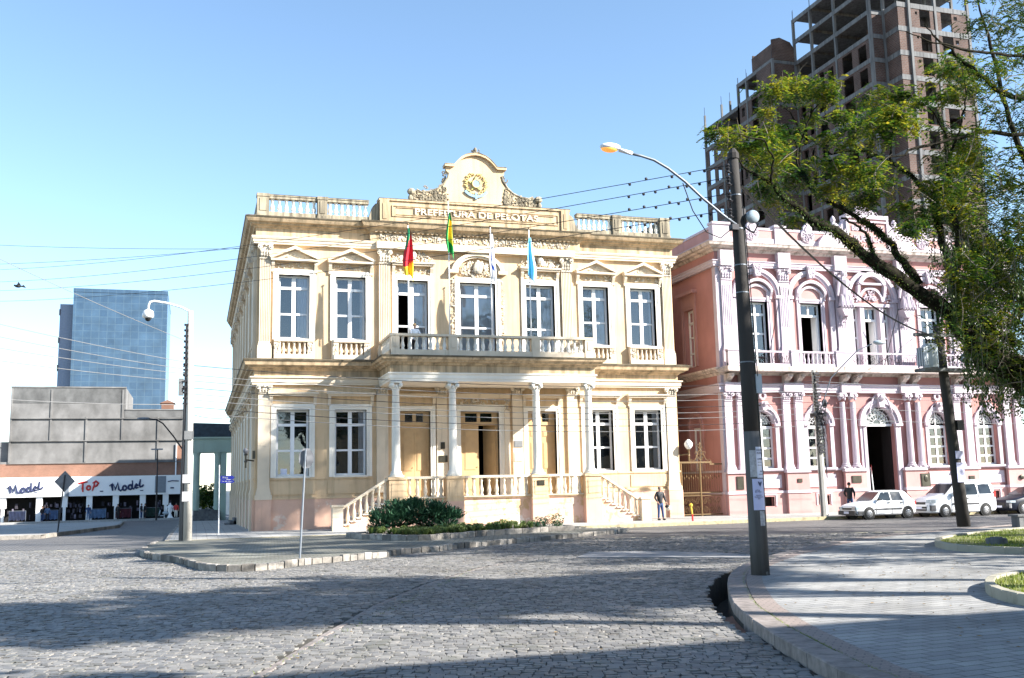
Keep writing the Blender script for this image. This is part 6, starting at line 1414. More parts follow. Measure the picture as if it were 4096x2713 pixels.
CLUMPS=[(13.21, -27.61, 13.3, 0.45),(14.09, -27.11, 13.68, 0.51),(15.87, -25.42, 14.42, 0.61),(14.96, -27.55, 13.59, 0.46),(15.24, -27.35, 13.4, 0.31),(12.02, -26.98, 12.04, 0.54),(11.35, -28.85, 10.89, 0.32),(11.35, -27.33, 11.92, 0.26),(13.75, -26.79, 12.22, 0.61),(14.82, -26.03, 12.67, 0.42),(11.7, -29.27, 11.05, 0.36),(12.03, -28.3, 10.94, 0.37),(12.0, -29.29, 10.48, 0.5),(14.56, -25.95, 11.49, 0.62),(14.58, -26.49, 11.02, 0.46),(14.11, -29.51, 11.89, 0.26),(16.1, -25.15, 13.58, 0.28),(18.54, -25.23, 14.27, 0.58),(17.91, -26.68, 13.92, 0.61),(18.36, -26.85, 13.79, 0.44),(15.68, -28.98, 12.14, 0.55),(15.75, -29.64, 11.99, 0.44),(16.31, -27.26, 12.52, 0.47),(15.45, -29.43, 11.53, 0.53),(14.22, -28.83, 10.62, 0.48),(14.92, -28.59, 10.6, 0.54),(14.87, -29.57, 10.28, 0.52),(16.73, -27.56, 10.7, 0.46),(16.01, -27.67, 10.47, 0.46),(14.03, -25.8, 10.58, 0.46),(12.89, -27.3, 10.37, 0.34),(14.16, -26.74, 9.68, 0.27),(17.98, -27.39, 9.94, 0.42),(19.07, -26.64, 9.94, 0.44),(18.48, -27.59, 10.67, 0.43),(18.22, -28.42, 10.35, 0.36),(21.71, -25.08, 15.89, 0.56),(22.36, -25.09, 15.84, 0.62),(21.97, -25.81, 14.93, 0.49),(21.07, -26.43, 12.68, 0.52),(19.46, -28.25, 11.43, 0.43),(17.61, -28.64, 12.93, 0.26),(18.68, -28.37, 13.34, 0.32),(16.42, -29.38, 11.92, 0.35),(15.93, -26.15, 12.57, 0.27),(15.43, -27.85, 11.74, 0.25),(15.73, -25.78, 11.89, 0.32),(14.62, -27.92, 10.3, 0.29),(14.32, -25.26, 13.59, 0.27),(14.18, -25.78, 12.75, 0.32),(15.93, -29.71, 8.73, 0.38),(16.35, -28.74, 9.66, 0.25),(16.85, -25.49, 10.8, 0.38),(16.14, -27.53, 10.07, 0.3),]
MASS=[(28.93, -24.88, 15.92, 0.62),(23.29, -29.0, 8.04, 0.44),(22.03, -28.42, 13.03, 0.61),(18.54, -29.01, 9.52, 0.5),(24.94, -23.48, 18.57, 0.46),(30.75, -23.07, 20.7, 0.57),(21.3, -27.3, 16.57, 0.45),(21.18, -26.96, 10.94, 0.51),(28.03, -25.32, 14.04, 0.65),(20.68, -27.94, 17.95, 0.42),(22.24, -28.37, 5.34, 0.68),(25.81, -26.56, 11.32, 0.39),(20.11, -27.88, 8.97, 0.64),(27.07, -24.15, 18.05, 0.37),(24.81, -23.09, 13.11, 0.57),(19.6, -28.31, 5.64, 0.36),(19.24, -29.47, 12.42, 0.41),(20.15, -28.89, 10.74, 0.48),(27.07, -24.66, 5.17, 0.59),(21.33, -29.81, 17.28, 0.67),(20.51, -29.78, 4.81, 0.57),(22.04, -27.38, 8.78, 0.7),(24.07, -22.7, 13.42, 0.61),(28.33, -22.58, 8.96, 0.47),(27.57, -22.93, 6.84, 0.5),(25.91, -25.34, 7.1, 0.57),(23.97, -25.05, 12.01, 0.38),(27.09, -22.86, 5.13, 0.6),(23.49, -25.27, 9.25, 0.5),(23.15, -29.71, 18.53, 0.56),(24.5, -25.95, 18.11, 0.57),(25.8, -27.53, 17.06, 0.59),(23.97, -24.64, 19.83, 0.5),(24.5, -28.35, 15.29, 0.5),(28.52, -22.86, 6.62, 0.48),(25.03, -25.95, 16.58, 0.64),(29.96, -22.3, 10.69, 0.45),(22.28, -25.97, 14.54, 0.46),(24.95, -26.31, 4.96, 0.38),(17.11, -29.62, 6.04, 0.6),(20.93, -29.8, 14.56, 0.4),(22.6, -28.04, 20.41, 0.4),(20.45, -26.36, 10.6, 0.57),(28.28, -22.23, 8.75, 0.59),(19.68, -28.51, 12.35, 0.35),(20.9, -28.51, 8.71, 0.45),(22.81, -25.76, 9.75, 0.57),(29.68, -22.65, 16.95, 0.38),(23.29, -28.91, 8.61, 0.51),(23.07, -26.92, 6.01, 0.55),(29.94, -22.34, 8.99, 0.51),(28.56, -23.36, 20.38, 0.57),(30.5, -22.05, 21.1, 0.69),(22.28, -27.37, 7.83, 0.67),(26.4, -26.4, 15.95, 0.54),(21.85, -29.72, 11.91, 0.63),(18.33, -28.56, 7.3, 0.47),(27.11, -25.79, 20.22, 0.6),(29.91, -22.33, 11.11, 0.52),(28.55, -25.71, 21.53, 0.45),(25.55, -25.74, 10.92, 0.65),(27.81, -23.14, 18.21, 0.67),(24.93, -22.15, 7.83, 0.53),(25.27, -25.9, 18.78, 0.56),(24.92, -25.42, 15.26, 0.52),(25.66, -26.62, 20.97, 0.68),(24.18, -28.93, 15.97, 0.5),(25.17, -26.11, 6.34, 0.46),(24.96, -22.5, 12.16, 0.4),(24.7, -28.12, 20.74, 0.59),(20.05, -29.11, 14.03, 0.61),(21.51, -26.43, 12.31, 0.48),(20.72, -28.67, 11.53, 0.42),(24.93, -25.69, 10.9, 0.65),(21.91, -28.08, 6.64, 0.61),(23.76, -27.41, 6.08, 0.46),(31.36, -22.8, 20.75, 0.4),(20.1, -27.86, 8.64, 0.38),(23.25, -28.94, 13.36, 0.49),(28.12, -24.45, 23.55, 0.67),(30.81, -23.84, 22.29, 0.53),(22.63, -29.1, 17.03, 0.36),(24.98, -25.37, 13.2, 0.4),(25.81, -22.48, 20.48, 0.38),(21.91, -27.32, 8.23, 0.51),(20.32, -29.85, 12.61, 0.6),(29.46, -24.0, 20.66, 0.49),(18.93, -29.83, 16.55, 0.66),(28.83, -23.02, 10.59, 0.57),(23.26, -25.89, 11.42, 0.69),(28.98, -23.95, 19.07, 0.62),(29.88, -22.86, 16.64, 0.59),(24.54, -26.68, 8.48, 0.6),(19.15, -28.08, 14.36, 0.68),(26.2, -25.36, 16.57, 0.54),(23.44, -24.78, 4.8, 0.6),(20.84, -29.77, 4.57, 0.57),(22.33, -29.55, 15.67, 0.42),(26.88, -25.86, 12.56, 0.69),(24.63, -24.81, 4.88, 0.63),(22.96, -23.84, 12.03, 0.37),(24.88, -28.59, 18.09, 0.52),(25.16, -26.56, 21.06, 0.53),(26.36, -24.67, 16.35, 0.55),(20.66, -27.57, 8.89, 0.35),(28.29, -23.92, 16.38, 0.37),(22.67, -29.36, 5.16, 0.67),(27.45, -22.11, 15.24, 0.44),(25.11, -24.13, 5.98, 0.51),(27.61, -25.09, 8.02, 0.39),(22.53, -28.31, 12.98, 0.37),(26.52, -24.57, 21.1, 0.51),(21.7, -26.57, 11.4, 0.62),(26.86, -22.28, 5.11, 0.61),(25.32, -23.63, 21.64, 0.57),(24.11, -25.4, 17.55, 0.56),(21.88, -28.42, 8.18, 0.44),(29.84, -22.87, 6.62, 0.36),(22.12, -29.37, 18.25, 0.38),(26.3, -24.87, 12.82, 0.48),(26.59, -23.95, 19.72, 0.64),(23.96, -23.76, 21.26, 0.42),(23.0, -26.98, 16.93, 0.58),(30.28, -23.94, 17.86, 0.67),(28.36, -25.41, 21.82, 0.52),(22.14, -29.34, 15.07, 0.42),(28.16, -24.11, 22.45, 0.59),(25.13, -24.1, 20.79, 0.48),(21.65, -25.37, 9.58, 0.67),(25.65, -26.42, 6.08, 0.63),(26.55, -22.42, 18.27, 0.66),(21.59, -27.03, 14.96, 0.49),(26.37, -23.53, 20.21, 0.54),(23.43, -28.53, 11.24, 0.62),(27.43, -25.8, 17.58, 0.54),(24.79, -24.71, 5.39, 0.63),(18.07, -29.28, 10.86, 0.38),(21.36, -29.27, 5.82, 0.57),(22.34, -24.72, 9.12, 0.44),(21.87, -25.75, 8.55, 0.62),(25.08, -24.54, 16.8, 0.52),(25.56, -24.25, 9.82, 0.67),(24.12, -24.58, 7.83, 0.65),(28.78, -22.79, 8.16, 0.69),(26.77, -24.23, 13.56, 0.63),(23.64, -26.93, 4.73, 0.41),(24.87, -29.03, 19.58, 0.58),(26.4, -26.26, 19.14, 0.55),(25.17, -28.47, 20.36, 0.43),(22.6, -25.16, 9.53, 0.43),(29.12, -23.37, 18.27, 0.52),(24.82, -22.59, 7.08, 0.47),(23.33, -26.06, 5.37, 0.43),(21.54, -25.7, 10.56, 0.53),(17.61, -29.87, 10.13, 0.52),(18.52, -28.69, 8.15, 0.4),(23.14, -22.95, 12.42, 0.53),(18.91, -27.81, 5.81, 0.54),(18.06, -29.29, 6.64, 0.44),(21.26, -26.08, 12.56, 0.51),(24.11, -23.05, 9.81, 0.46),(24.34, -22.57, 11.32, 0.38),(21.84, -25.58, 11.95, 0.53),(17.47, -29.34, 9.81, 0.46),(19.75, -26.23, 10.25, 0.69),(17.63, -29.85, 7.56, 0.48),(21.75, -25.41, 11.77, 0.51),(22.33, -24.99, 12.17, 0.45),(19.66, -26.79, 10.49, 0.58),(22.07, -24.06, 12.49, 0.47),(23.13, -24.12, 9.71, 0.47),(18.96, -28.82, 11.51, 0.38),(18.56, -28.5, 7.52, 0.49),(18.26, -29.23, 8.1, 0.43),(19.65, -26.68, 12.05, 0.38),(21.62, -25.83, 10.23, 0.58),(20.11, -26.84, 7.15, 0.47),(20.17, -26.72, 12.85, 0.59),]
MASS+=[(25.08, -25.19, 6.24, 0.58),(20.12, -27.13, 8.81, 0.6),(21.32, -26.11, 8.78, 0.64),(21.56, -28.25, 6.85, 0.63),(23.08, -27.07, 7.52, 0.55),(23.85, -23.2, 7.04, 0.55),(21.26, -28.02, 5.48, 0.68),(20.75, -28.71, 9.3, 0.47),(21.68, -27.21, 6.48, 0.68),(19.93, -28.46, 7.67, 0.69),(23.03, -25.8, 7.67, 0.48),(25.6, -24.23, 4.92, 0.58),(20.06, -27.75, 5.11, 0.57),(24.34, -25.88, 10.31, 0.42),(23.85, -23.2, 11.03, 0.68),(24.33, -25.12, 9.63, 0.62),(23.83, -24.31, 7.74, 0.4),(19.51, -28.35, 7.65, 0.52),(23.2, -26.05, 10.29, 0.48),(23.8, -25.3, 9.39, 0.41),(26.28, -23.36, 11.39, 0.58),(23.26, -25.41, 8.79, 0.61),(23.21, -26.26, 6.3, 0.7),(22.96, -26.72, 5.55, 0.53),(22.64, -26.01, 5.31, 0.56),(20.99, -27.26, 5.14, 0.42),(24.45, -24.75, 5.5, 0.58),(24.22, -25.6, 9.53, 0.42),(21.29, -26.15, 8.3, 0.52),(20.99, -26.01, 6.67, 0.47),(20.44, -27.78, 8.26, 0.42),(24.7, -25.16, 5.0, 0.66),(20.46, -27.87, 5.67, 0.62),(20.13, -28.62, 4.98, 0.64),(23.73, -23.42, 8.3, 0.4),(20.8, -27.24, 9.01, 0.42),(23.12, -26.8, 5.8, 0.51),(20.41, -29.03, 10.15, 0.67),(24.38, -23.52, 8.58, 0.69),(21.49, -27.42, 9.62, 0.68),(26.4, -24.11, 10.81, 0.51),(24.98, -23.85, 10.98, 0.7),(19.68, -28.05, 6.7, 0.66),(22.52, -24.79, 11.06, 0.49),(25.03, -24.87, 5.71, 0.44),(22.6, -26.5, 5.03, 0.42),(22.93, -24.88, 9.62, 0.46),(22.56, -25.16, 10.05, 0.64),(24.2, -23.82, 7.33, 0.58),(24.18, -23.56, 10.04, 0.6),(19.35, -28.67, 6.54, 0.69),(22.51, -25.98, 7.83, 0.41),(21.61, -27.69, 9.05, 0.64),(22.69, -24.61, 9.84, 0.47),(19.96, -28.08, 7.22, 0.67),(24.51, -26.4, 11.25, 0.63),(21.83, -26.17, 5.11, 0.45),(21.83, -27.03, 6.85, 0.6),(23.62, -26.13, 7.93, 0.65),(25.95, -23.41, 8.5, 0.45),(24.54, -25.51, 10.57, 0.47),(23.81, -24.42, 6.43, 0.64),(20.06, -27.87, 7.63, 0.57),(23.51, -25.58, 11.42, 0.61),(20.66, -28.12, 5.22, 0.45),(20.51, -26.57, 7.86, 0.53),(19.09, -28.78, 5.57, 0.67),(24.51, -24.39, 8.1, 0.47),]
HANG=[(17.56, -29.09, 7.39),(19.52, -27.55, 6.29),(18.08, -28.94, 6.19),(21.33, -28.41, 8.35),(20.41, -29.03, 5.33),(19.2, -28.53, 7.32),(22.9, -27.67, 9.24),(20.25, -28.76, 4.45),(18.69, -29.1, 5.48),(18.21, -28.27, 7.21),(18.88, -29.11, 8.52),(23.36, -26.89, 5.78),(19.39, -27.47, 8.07),(22.01, -28.15, 7.51),(21.13, -29.09, 6.14),(18.57, -29.04, 5.91),(20.58, -26.48, 6.12),(20.48, -27.75, 5.02),(19.35, -28.01, 5.18),(21.4, -28.12, 8.21),(18.17, -28.54, 8.03),(20.16, -27.8, 7.77),(23.83, -26.48, 6.26),(17.87, -28.99, 7.1),(20.67, -28.35, 7.42),(17.66, -28.39, 8.14),(20.27, -26.95, 4.93),(18.39, -28.73, 7.27),(23.43, -26.79, 7.84),(19.74, -29.16, 4.76),(18.41, -28.96, 7.12),(23.18, -26.77, 8.01),(20.39, -27.97, 8.98),(18.4, -28.74, 8.76),(20.52, -28.23, 9.03),(18.94, -28.79, 6.44),(22.2, -26.92, 8.27),(20.45, -28.57, 8.39),(18.98, -27.93, 5.79),(18.86, -28.5, 5.01),(18.67, -28.54, 7.4),(18.84, -27.22, 9.23),(21.94, -26.12, 5.61),(20.53, -26.3, 6.26),(22.03, -26.46, 4.84),(18.22, -27.98, 7.1),(17.94, -28.18, 7.26),(19.47, -28.72, 7.7),(18.97, -28.69, 6.77),(20.05, -28.93, 7.86),(18.67, -28.74, 7.0),(20.82, -27.46, 5.95),(21.26, -27.98, 9.18),(19.69, -27.94, 8.91),(20.27, -28.19, 6.93),(19.03, -28.12, 9.02),(21.46, -28.39, 6.48),(21.26, -27.73, 8.43),(20.26, -28.07, 4.66),(21.3, -26.77, 4.87),(20.64, -27.92, 6.26),(21.06, -26.59, 8.21),(23.58, -26.33, 7.82),(18.43, -27.61, 8.56),(20.91, -26.12, 7.88),(18.15, -28.5, 8.09),(19.84, -29.22, 7.81),(19.85, -28.46, 7.23),(20.41, -27.48, 6.19),(21.93, -26.58, 6.81),(22.24, -28.12, 7.66),(23.03, -26.95, 8.03),(22.63, -26.16, 6.24),(22.52, -27.25, 8.72),(19.92, -28.05, 6.5),(19.35, -27.53, 5.68),(18.78, -28.19, 7.91),(17.66, -29.0, 8.55),(20.63, -28.7, 6.79),(20.5, -29.05, 4.95),(22.53, -26.95, 7.62),(20.4, -26.81, 7.86),(22.04, -27.42, 5.36),(20.25, -27.24, 5.94),(20.6, -28.82, 5.29),(18.94, -28.49, 5.91),(19.39, -27.36, 9.27),(21.05, -28.8, 4.52),(21.72, -27.22, 7.4),(21.08, -26.08, 4.98),(18.24, -28.31, 8.84),(20.03, -28.84, 4.4),(19.95, -27.5, 9.21),(19.8, -28.24, 7.36),(20.95, -28.32, 5.19),(20.57, -26.79, 6.45),(23.39, -27.02, 7.64),(19.38, -28.75, 5.28),(20.27, -26.26, 9.11),(17.38, -29.16, 7.32),(21.26, -27.24, 8.75),(19.41, -27.69, 8.16),(18.57, -29.06, 7.68),(18.79, -28.64, 8.62),(19.17, -28.58, 4.41),(21.88, -27.9, 6.96),(20.51, -29.04, 7.13),(20.9, -27.24, 6.2),(20.13, -26.48, 4.91),(23.89, -26.57, 7.47),(20.15, -29.14, 8.12),(17.84, -28.98, 8.3),(19.04, -28.24, 5.56),(19.84, -28.55, 9.02),(22.98, -27.55, 9.43),(22.43, -26.89, 5.61),(20.69, -26.59, 5.57),(20.14, -28.9, 4.43),(23.27, -26.98, 7.58),(18.8, -28.05, 7.29),(20.54, -28.06, 5.34),(20.44, -28.33, 7.45),(21.12, -28.92, 7.52),(18.66, -28.55, 5.57),(22.07, -27.06, 6.8),(18.07, -28.77, 8.43),(18.3, -29.19, 6.87),(19.91, -28.2, 7.23),(19.44, -28.57, 4.62),(23.13, -26.83, 8.02),(18.99, -28.52, 4.57),(18.9, -28.66, 5.72),(20.49, -26.21, 6.25),(19.29, -28.09, 8.28),(23.39, -27.21, 8.84),(18.9, -28.55, 6.02),(21.79, -26.5, 5.18),(21.19, -27.42, 6.93),(21.82, -27.11, 7.25),(19.27, -28.49, 7.24),(20.85, -27.59, 6.56),(20.35, -27.33, 6.48),(22.56, -27.73, 8.65),(22.0, -28.23, 5.69),(20.92, -27.94, 4.52),(23.94, -26.08, 9.22),(21.49, -26.55, 8.46),(21.83, -26.59, 4.91),(23.34, -26.07, 7.19),(22.48, -26.66, 8.39),(21.21, -26.47, 6.92),(19.47, -27.18, 8.01),(20.94, -28.45, 6.81),(22.44, -26.77, 5.31),(21.27, -26.69, 5.06),(17.72, -28.9, 7.19),(19.3, -26.48, 7.82),(21.18, -28.64, 8.55),(20.01, -27.26, 5.25),(24.15, -26.09, 9.52),(21.08, -28.6, 5.68),(19.73, -29.17, 6.92),(20.1, -27.22, 7.85),(19.84, -27.02, 6.47),(19.61, -27.02, 8.8),(19.27, -28.85, 8.36),(21.97, -28.09, 6.32),]
# ================= trees
def frond(m, p, rg, ls, up=.15):
    """one drooping compound leaf: leaflets along a short curved stalk"""
    a = rg.uniform(0, 6.3); d = Vector((cos(a), sin(a), rg.uniform(-.5, .5))).normalized(); side = Vector((-d.y, d.x, 0))
    L = ls*rg.uniform(1.8, 3.0); n = 4
    for i in range(1, n+1):
        t = i/n; q = p+d*L*t+Vector((0, 0, -L*.55*t*t))
        for s in (-1, 1):
            e = (side*s*.9+d*.45+Vector((0, 0, -.25))).normalized()*ls; wv = d*ls*.40
            m.add([q, q+e*.5+wv, q+e, q+e*.5-wv], [(0, 1, 2, 3)])
def clump(m, c, r, n, rg, ls):
    for _ in range(n):
        v = Vector((rg.gauss(0, .5), rg.gauss(0, .5), rg.gauss(0, .36))); v.z = v.z if v.z < .5 else .5
        frond(m, Vector(c)+v*r, rg, ls)
TRR = empty('jacaranda_tree', (23.0, -28.4, 0), 'large mossy spreading tree reaching in from the right with sparse feathery leaves', 'tree')
m = M(); rg = random.Random(21)
m.tube([(23.2, -28.6, 0), (23.0, -28.4, 1.5), (22.5, -28.2, 3.2), (21.6, -28.05, 4.2), (20.6, -28.0, 5.0), (19.4, -28, 5.7), (18.6, -28.0, 6.5)], [.55, .46, .42, .40, .36, .31, .27], 12)
m.tube([(22.8, -28.3, 2.8), (23.6, -27.5, 6), (24.5, -26.5, 9), (25.5, -25.5, 13)], [.42, .34, .25, .12], 10); m.tube([(23.6, -27.5, 6), (24, -30, 9), (25, -33, 12)], [.28, .2, .08], 8); m.tube([(23.6, -27.5, 6), (22.8, -25, 9), (21.8, -23, 12.5)], [.28, .2, .08], 8)
for P, R in LIMBS:
    # roughen the limb
    Q = []; RR = []
    for i in range(len(P)-1):
        for k in range(4):
            t = k/4; a = Vector(P[i]).lerp(Vector(P[i+1]), t); j = .05 if R[i] > .03 else .02; a += Vector((rg.uniform(-j, j), rg.uniform(-j, j), rg.uniform(-j, j)))*(0 if k == 0 else 1); Q.append(a); RR.append((R[i]+(R[i+1]-R[i])*t)*rg.uniform(.88, 1.15))
    Q.append(Vector(P[-1])); RR.append(R[-1]); m.tube(Q, RR, 8)
m.build('trunk', 'bark', TRR, True)
tw = M()
def twigs(c, r, n, rg, base=None):
    for _ in range(n):
        p = Vector(c)+Vector((rg.uniform(-1, 1), rg.uniform(-1, 1), rg.uniform(-1, .2)))*r*.6; d = Vector((rg.uniform(-1, 1), rg.uniform(-1, 1), rg.uniform(.1, 1))).normalized(); pts = [p]
        for k in range(4): d = (d+Vector((rg.uniform(-.6, .6), rg.uniform(-.6, .6), rg.uniform(-.3, .5)))*.7).normalized(); pts.append(pts[-1]+d*r*.35)
        tw.tube(pts, [.016, .013, .010, .007, .004], 4)
lf = M(); rg = random.Random(22)
for (x, y, z, r) in CLUMPS: clump(lf, (x, y, z), r*1.05, int(230*r), rg, .10); twigs((x, y, z-r*.4), r*1.2, 5, rg)
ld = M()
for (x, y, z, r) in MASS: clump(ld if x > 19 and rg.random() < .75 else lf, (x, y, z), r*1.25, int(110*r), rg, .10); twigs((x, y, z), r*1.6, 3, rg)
for (x, y, z) in HANG:       # weeping strands
    L = rg.uniform(.5, 1.5); p = Vector((x, y, z)); d = Vector((rg.uniform(-.25, .25), rg.uniform(-.25, .25), -1)); tw.tube([p+Vector((0, 0, .3)), p, p+d*L*.5, p+d*L], [.012, .01, .008, .004], 4)
    for k in range(int(L*60)):
        q = p+d*L*rg.random()+Vector((rg.gauss(0, .09), rg.gauss(0, .09), 0)); e = Vector((rg.uniform(-.5, .5), rg.uniform(-.5, .5), -1)).normalized()*.10; wv = Vector((rg.uniform(-1, 1), rg.uniform(-1, 1), 0)).normalized()*.025
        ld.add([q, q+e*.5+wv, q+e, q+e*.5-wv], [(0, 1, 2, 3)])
# moss and creeper tufts on the big limbs
for P, R in LIMBS[:6]+LIMBS[9:11]:
    for i in range(len(P)-1):
        if R[i] < .045: continue
        for k in range(380):
            a = Vector(P[i]).lerp(Vector(P[i+1]), rg.random()); n_ = Vector((rg.gauss(0, 1), rg.gauss(0, 1), rg.gauss(0, 1))).normalized(); q = a+n_*R[i]*1.0; e = (n_+Vector((0, 0, rg.uniform(-1, .4)))).normalized()*rg.uniform(.05, .11); wv = Vector((rg.uniform(-1, 1), rg.uniform(-1, 1), 0))*.022
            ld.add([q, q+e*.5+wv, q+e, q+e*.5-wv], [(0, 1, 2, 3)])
# the part of the crown that stretches out of the picture to the right and above
for k in range(130):
    c = (rg.uniform(21.5, 31), rg.uniform(-37, -20), rg.uniform(8, 16.5)); r = rg.uniform(.7, 1.3)
    if (c[0]-26)**2/30+(c[1]+28)**2/75+(c[2]-11)**2/36 > 1: continue
    tx = (c[0]+2.75)/(c[1]+52.4)
    if tx < 1.06: continue
    clump(lf, c, r, int(40*r), rg, .13)
lf.build('crown', 'leaf', TRR); ld.build('hanging_foliage', 'leafd', TRR); tw.build('twigs', 'twig', TRR)
# trees of the plaza behind the viewer: their crowns throw the shade over the square; the dense ones are added
def plainTree(x, y, h, r, seed, label, dens=1.0, zc=None, cat='tree', mat='leafd'):
    rg = random.Random(seed); bx, by = (0, 0); T_ = empty('plaza_tree', (x+bx, y+by, 0), label, cat, 'shade trees of the plaza'); zc = zc or h*.68
    t = M(); t.tube([(x+bx, y+by, 0), (x+.1+bx, y+by, h*.25), (x-.1+bx*.6, y+.2+by*.6, h*.45), (x, y, h*.7)], [.4, .32, .25, .1], 8); L = M()
    for k in range(15):
        a = rg.uniform(0, 6.3); z0 = h*(rg.uniform(.25, .5) if h < 18 else rg.uniform(.5, .68)); e = Vector((x+cos(a)*r*rg.uniform(.6, 1.0), y+sin(a)*r*rg.uniform(.6, 1.0), zc+rg.uniform(-.25, .35)*r)); s = Vector((x+bx*.5, y+by*.5, z0)); mid = s.lerp(e, .5)+Vector((rg.uniform(-.5, .5), rg.uniform(-.5, .5), .6)); t.tube([s, mid, e], [.16, .10, .03], 6)
        for q in range(4): f = e+Vector((rg.uniform(-1, 1), rg.uniform(-1, 1), rg.uniform(-.4, .8)))*r*.35; t.tube([mid.lerp(e, rg.random()), f], [.05, .015], 4)
        for q in range(int(4*dens)): c = e+Vector((rg.gauss(0, .25), rg.gauss(0, .25), rg.gauss(0, .2)))*r; leafcloud(L, tuple(c), (r*.22, r*.22, r*.15), 36, rg, .17 if dens < 1.5 else .25)
    t.build('trunk', 'bark', T_); L.build('crown', mat, T_)
for a in ((26.8, -50.6, 24, 2.7, 31, 'tall shade tree right of the viewer deeper in the plaza', 2.6, 18), (21.3, -50.6, 24, 2.7, 41, 'tall shade tree right of the viewer near the plaza kerb', 2.6, 18), (25.9, -47.0, 20, 2.9, 33, 'shade tree on the right beyond the near grass bed', 2.6, 15), (26.8, -38.5, 11.5, 3.8, 34, 'broad shade tree inside the plaza past the near bed', 1.45, 8.2), (9.0, -52.2, 12.5, 2.9, 35, 'shade tree beside the viewer on the right', 2.4, 9.0), (23.5, -35.0, 13, 3.0, 36, 'thin shade tree between the two grass beds', 1.4, 9.0), (40.8, -26.3, 34, 3.3, 37, 'very tall shade tree at the far right of the plaza', 3.5, 30.3), (34.5, -29.5, 15, 4.6, 38, 'wide shade tree deep in the plaza on the right', 1.2, 10), (48, -24, 16, 5.0, 39, 'wide shade tree at the far end of the plaza', 1.4, 10)): plainTree(*a)
for a in ((-14, -58, 19, 6.5, 51, 'dense tall tree behind the viewer on the left', 2.2), (-2, -66, 20, 7, 52, 'dense tall tree straight behind the viewer', 2.2), (9, -64, 19, 6, 53, 'dense tall tree behind the viewer on the right', 2.0), (-22, -44, 18, 6.5, 54, 'dense tree left of the viewer across the road', 2.2), (-26, -27, 17, 6.0, 55, 'dense tree further left across the road', 2.2)): plainTree(*a)  # unseen dense trees added to block sky light and deepen the shade
BB_ = empty('plaza_building', (34, -60, 0), 'flat-roofed building behind the viewer on the right whose roof shades the foreground', 'building')
m = M(); m.wall(12.5, 60, 0, 12.0, -53.1, -52.7, [(20+4*k, 22+4*k, 4*j+1, 4*j+3) for k in range(9) for j in range(3)]); m.box(12.5, 12.9, -72, -53.1, 0, 12.0); m.box(59.6, 60, -72, -53.1, 0, 12.0); m.box(12.5, 60, -72.4, -72, 0, 12.0); m.build('wall', 'cream', BB_)
m = M(); m.box(12.2, 60.2, -72.6, -52.5, 12.0, 12.25); m.build('roof', 'conc', BB_)
for k in range(9):
    for j in range(3): m = M(); m.box(20+4*k, 22+4*k, -52.95, -52.9, 4*j+1, 4*j+3); m.build('window', 'dark', BB_)

# ================= juniper and border plants
JN = empty('juniper_shrub', (5.9, -11.7, .12), 'wide dark green juniper shrub in the stone-edged border before the porch', 'shrub')
m = M(); rg = random.Random(41)
for k in range(9): a = rg.uniform(0, 6.3); m.tube([(5.9+rg.uniform(-.8, .8), -11.7, .1), (5.9+rg.uniform(-1, 1), -11.7+rg.uniform(-.2, .2), .45), (5.9+1.4*cos(a), -11.7+.5*sin(a), .9)], [.06, .045, .02], 5)
m.build('stems', 'bark', JN)
m = M()
blobs = [(4.6, .95, .62), (5.2, 1.12, .6), (5.8, 1.2, .6), (6.4, 1.05, .55), (6.9, .95, .5), (7.3, .9, .38), (4.4, .7, .5), (5.0, .72, .6), (5.7, .85, .6), (6.3, .78, .5), (7.0, .68, .45), (4.9, 1.3, .35), (5.6, 1.4, .33), (6.6, 1.25, .32), (5.15, 1.0, .5), (4.15, .9, .3)]
for (x, z, r) in blobs:
    for k in range(int(900*r)):
        v = Vector((rg.uniform(-1, 1), rg.uniform(-1, 1), rg.uniform(-1, 1)))
        if v.length > 1: continue
        p = Vector((x+v.x*r, -11.7+v.y*r*1.1, max(.32, z+v.z*r*.6)-.08)); d = Vector((v.x*.7+rg.uniform(-.4, .4), v.y*.7+rg.uniform(-.4, .4), .35+rg.uniform(-.2, .4))).normalized()
        L = rg.uniform(.09, .17); s = d.cross(Vector((rg.uniform(-1, 1), rg.uniform(-1, 1), 1))).normalized()
        for t in range(3): q = p+d*L*t*.4; m.add([q-s*.012, q+s*.045*(1-t*.2)+d*L*.4, q+d*L*.75, q-s*.045*(1-t*.2)+d*L*.4], [(0, 1, 2, 3)])
m.build('foliage', 'juniper', JN)
PL = [(3.07, -10.67), (3.6, -12.4), (4.64, -14.39), (5.49, -15.1), (7.6, -13.5), (10.52, -11.95), (12.73, -11.23), (12.75, -10.1), (9.0, -9.0), (3.9, -9.7), (3.07, -10.67)]
blocks(PL, .2, .21, -.05, .5, 'stone', 'border_edging', .015, side=1, gap=.02)
sheet([p for p in offset(PL[:-1], .15)], .12, 'soil', 'border_soil')
rg = random.Random(43); k = 0
TUFTS = []
for kind in range(3):
    m = M()
    if kind < 2:
        for j in range(60):
            a = rg.uniform(0, 6.3); L = rg.uniform(.16, .34); w2 = .012; l = rg.uniform(.3, 1.0)
            p0 = Vector((0, 0, 0)); p1 = Vector((cos(a)*L*l*.5, sin(a)*L*l*.5, L*.8)); p2 = Vector((cos(a)*L*l, sin(a)*L*l, L*(.9 if kind else .6))); s = Vector((-sin(a), cos(a), 0))*w2
            m.add([p0-s, p0+s, p1+s, p1-s, p2], [(0, 1, 2, 3), (3, 2, 4)])
    else: leafcloud(m, (0, 0, .16), (.22, .2, .15), 200, rg, .05)
    o = m.build('tuft', 'tuft'); TUFTS.append(o.data); bpy.data.objects.remove(o)
n = 0; inn = offset(PL[:-1], .22); m = M()
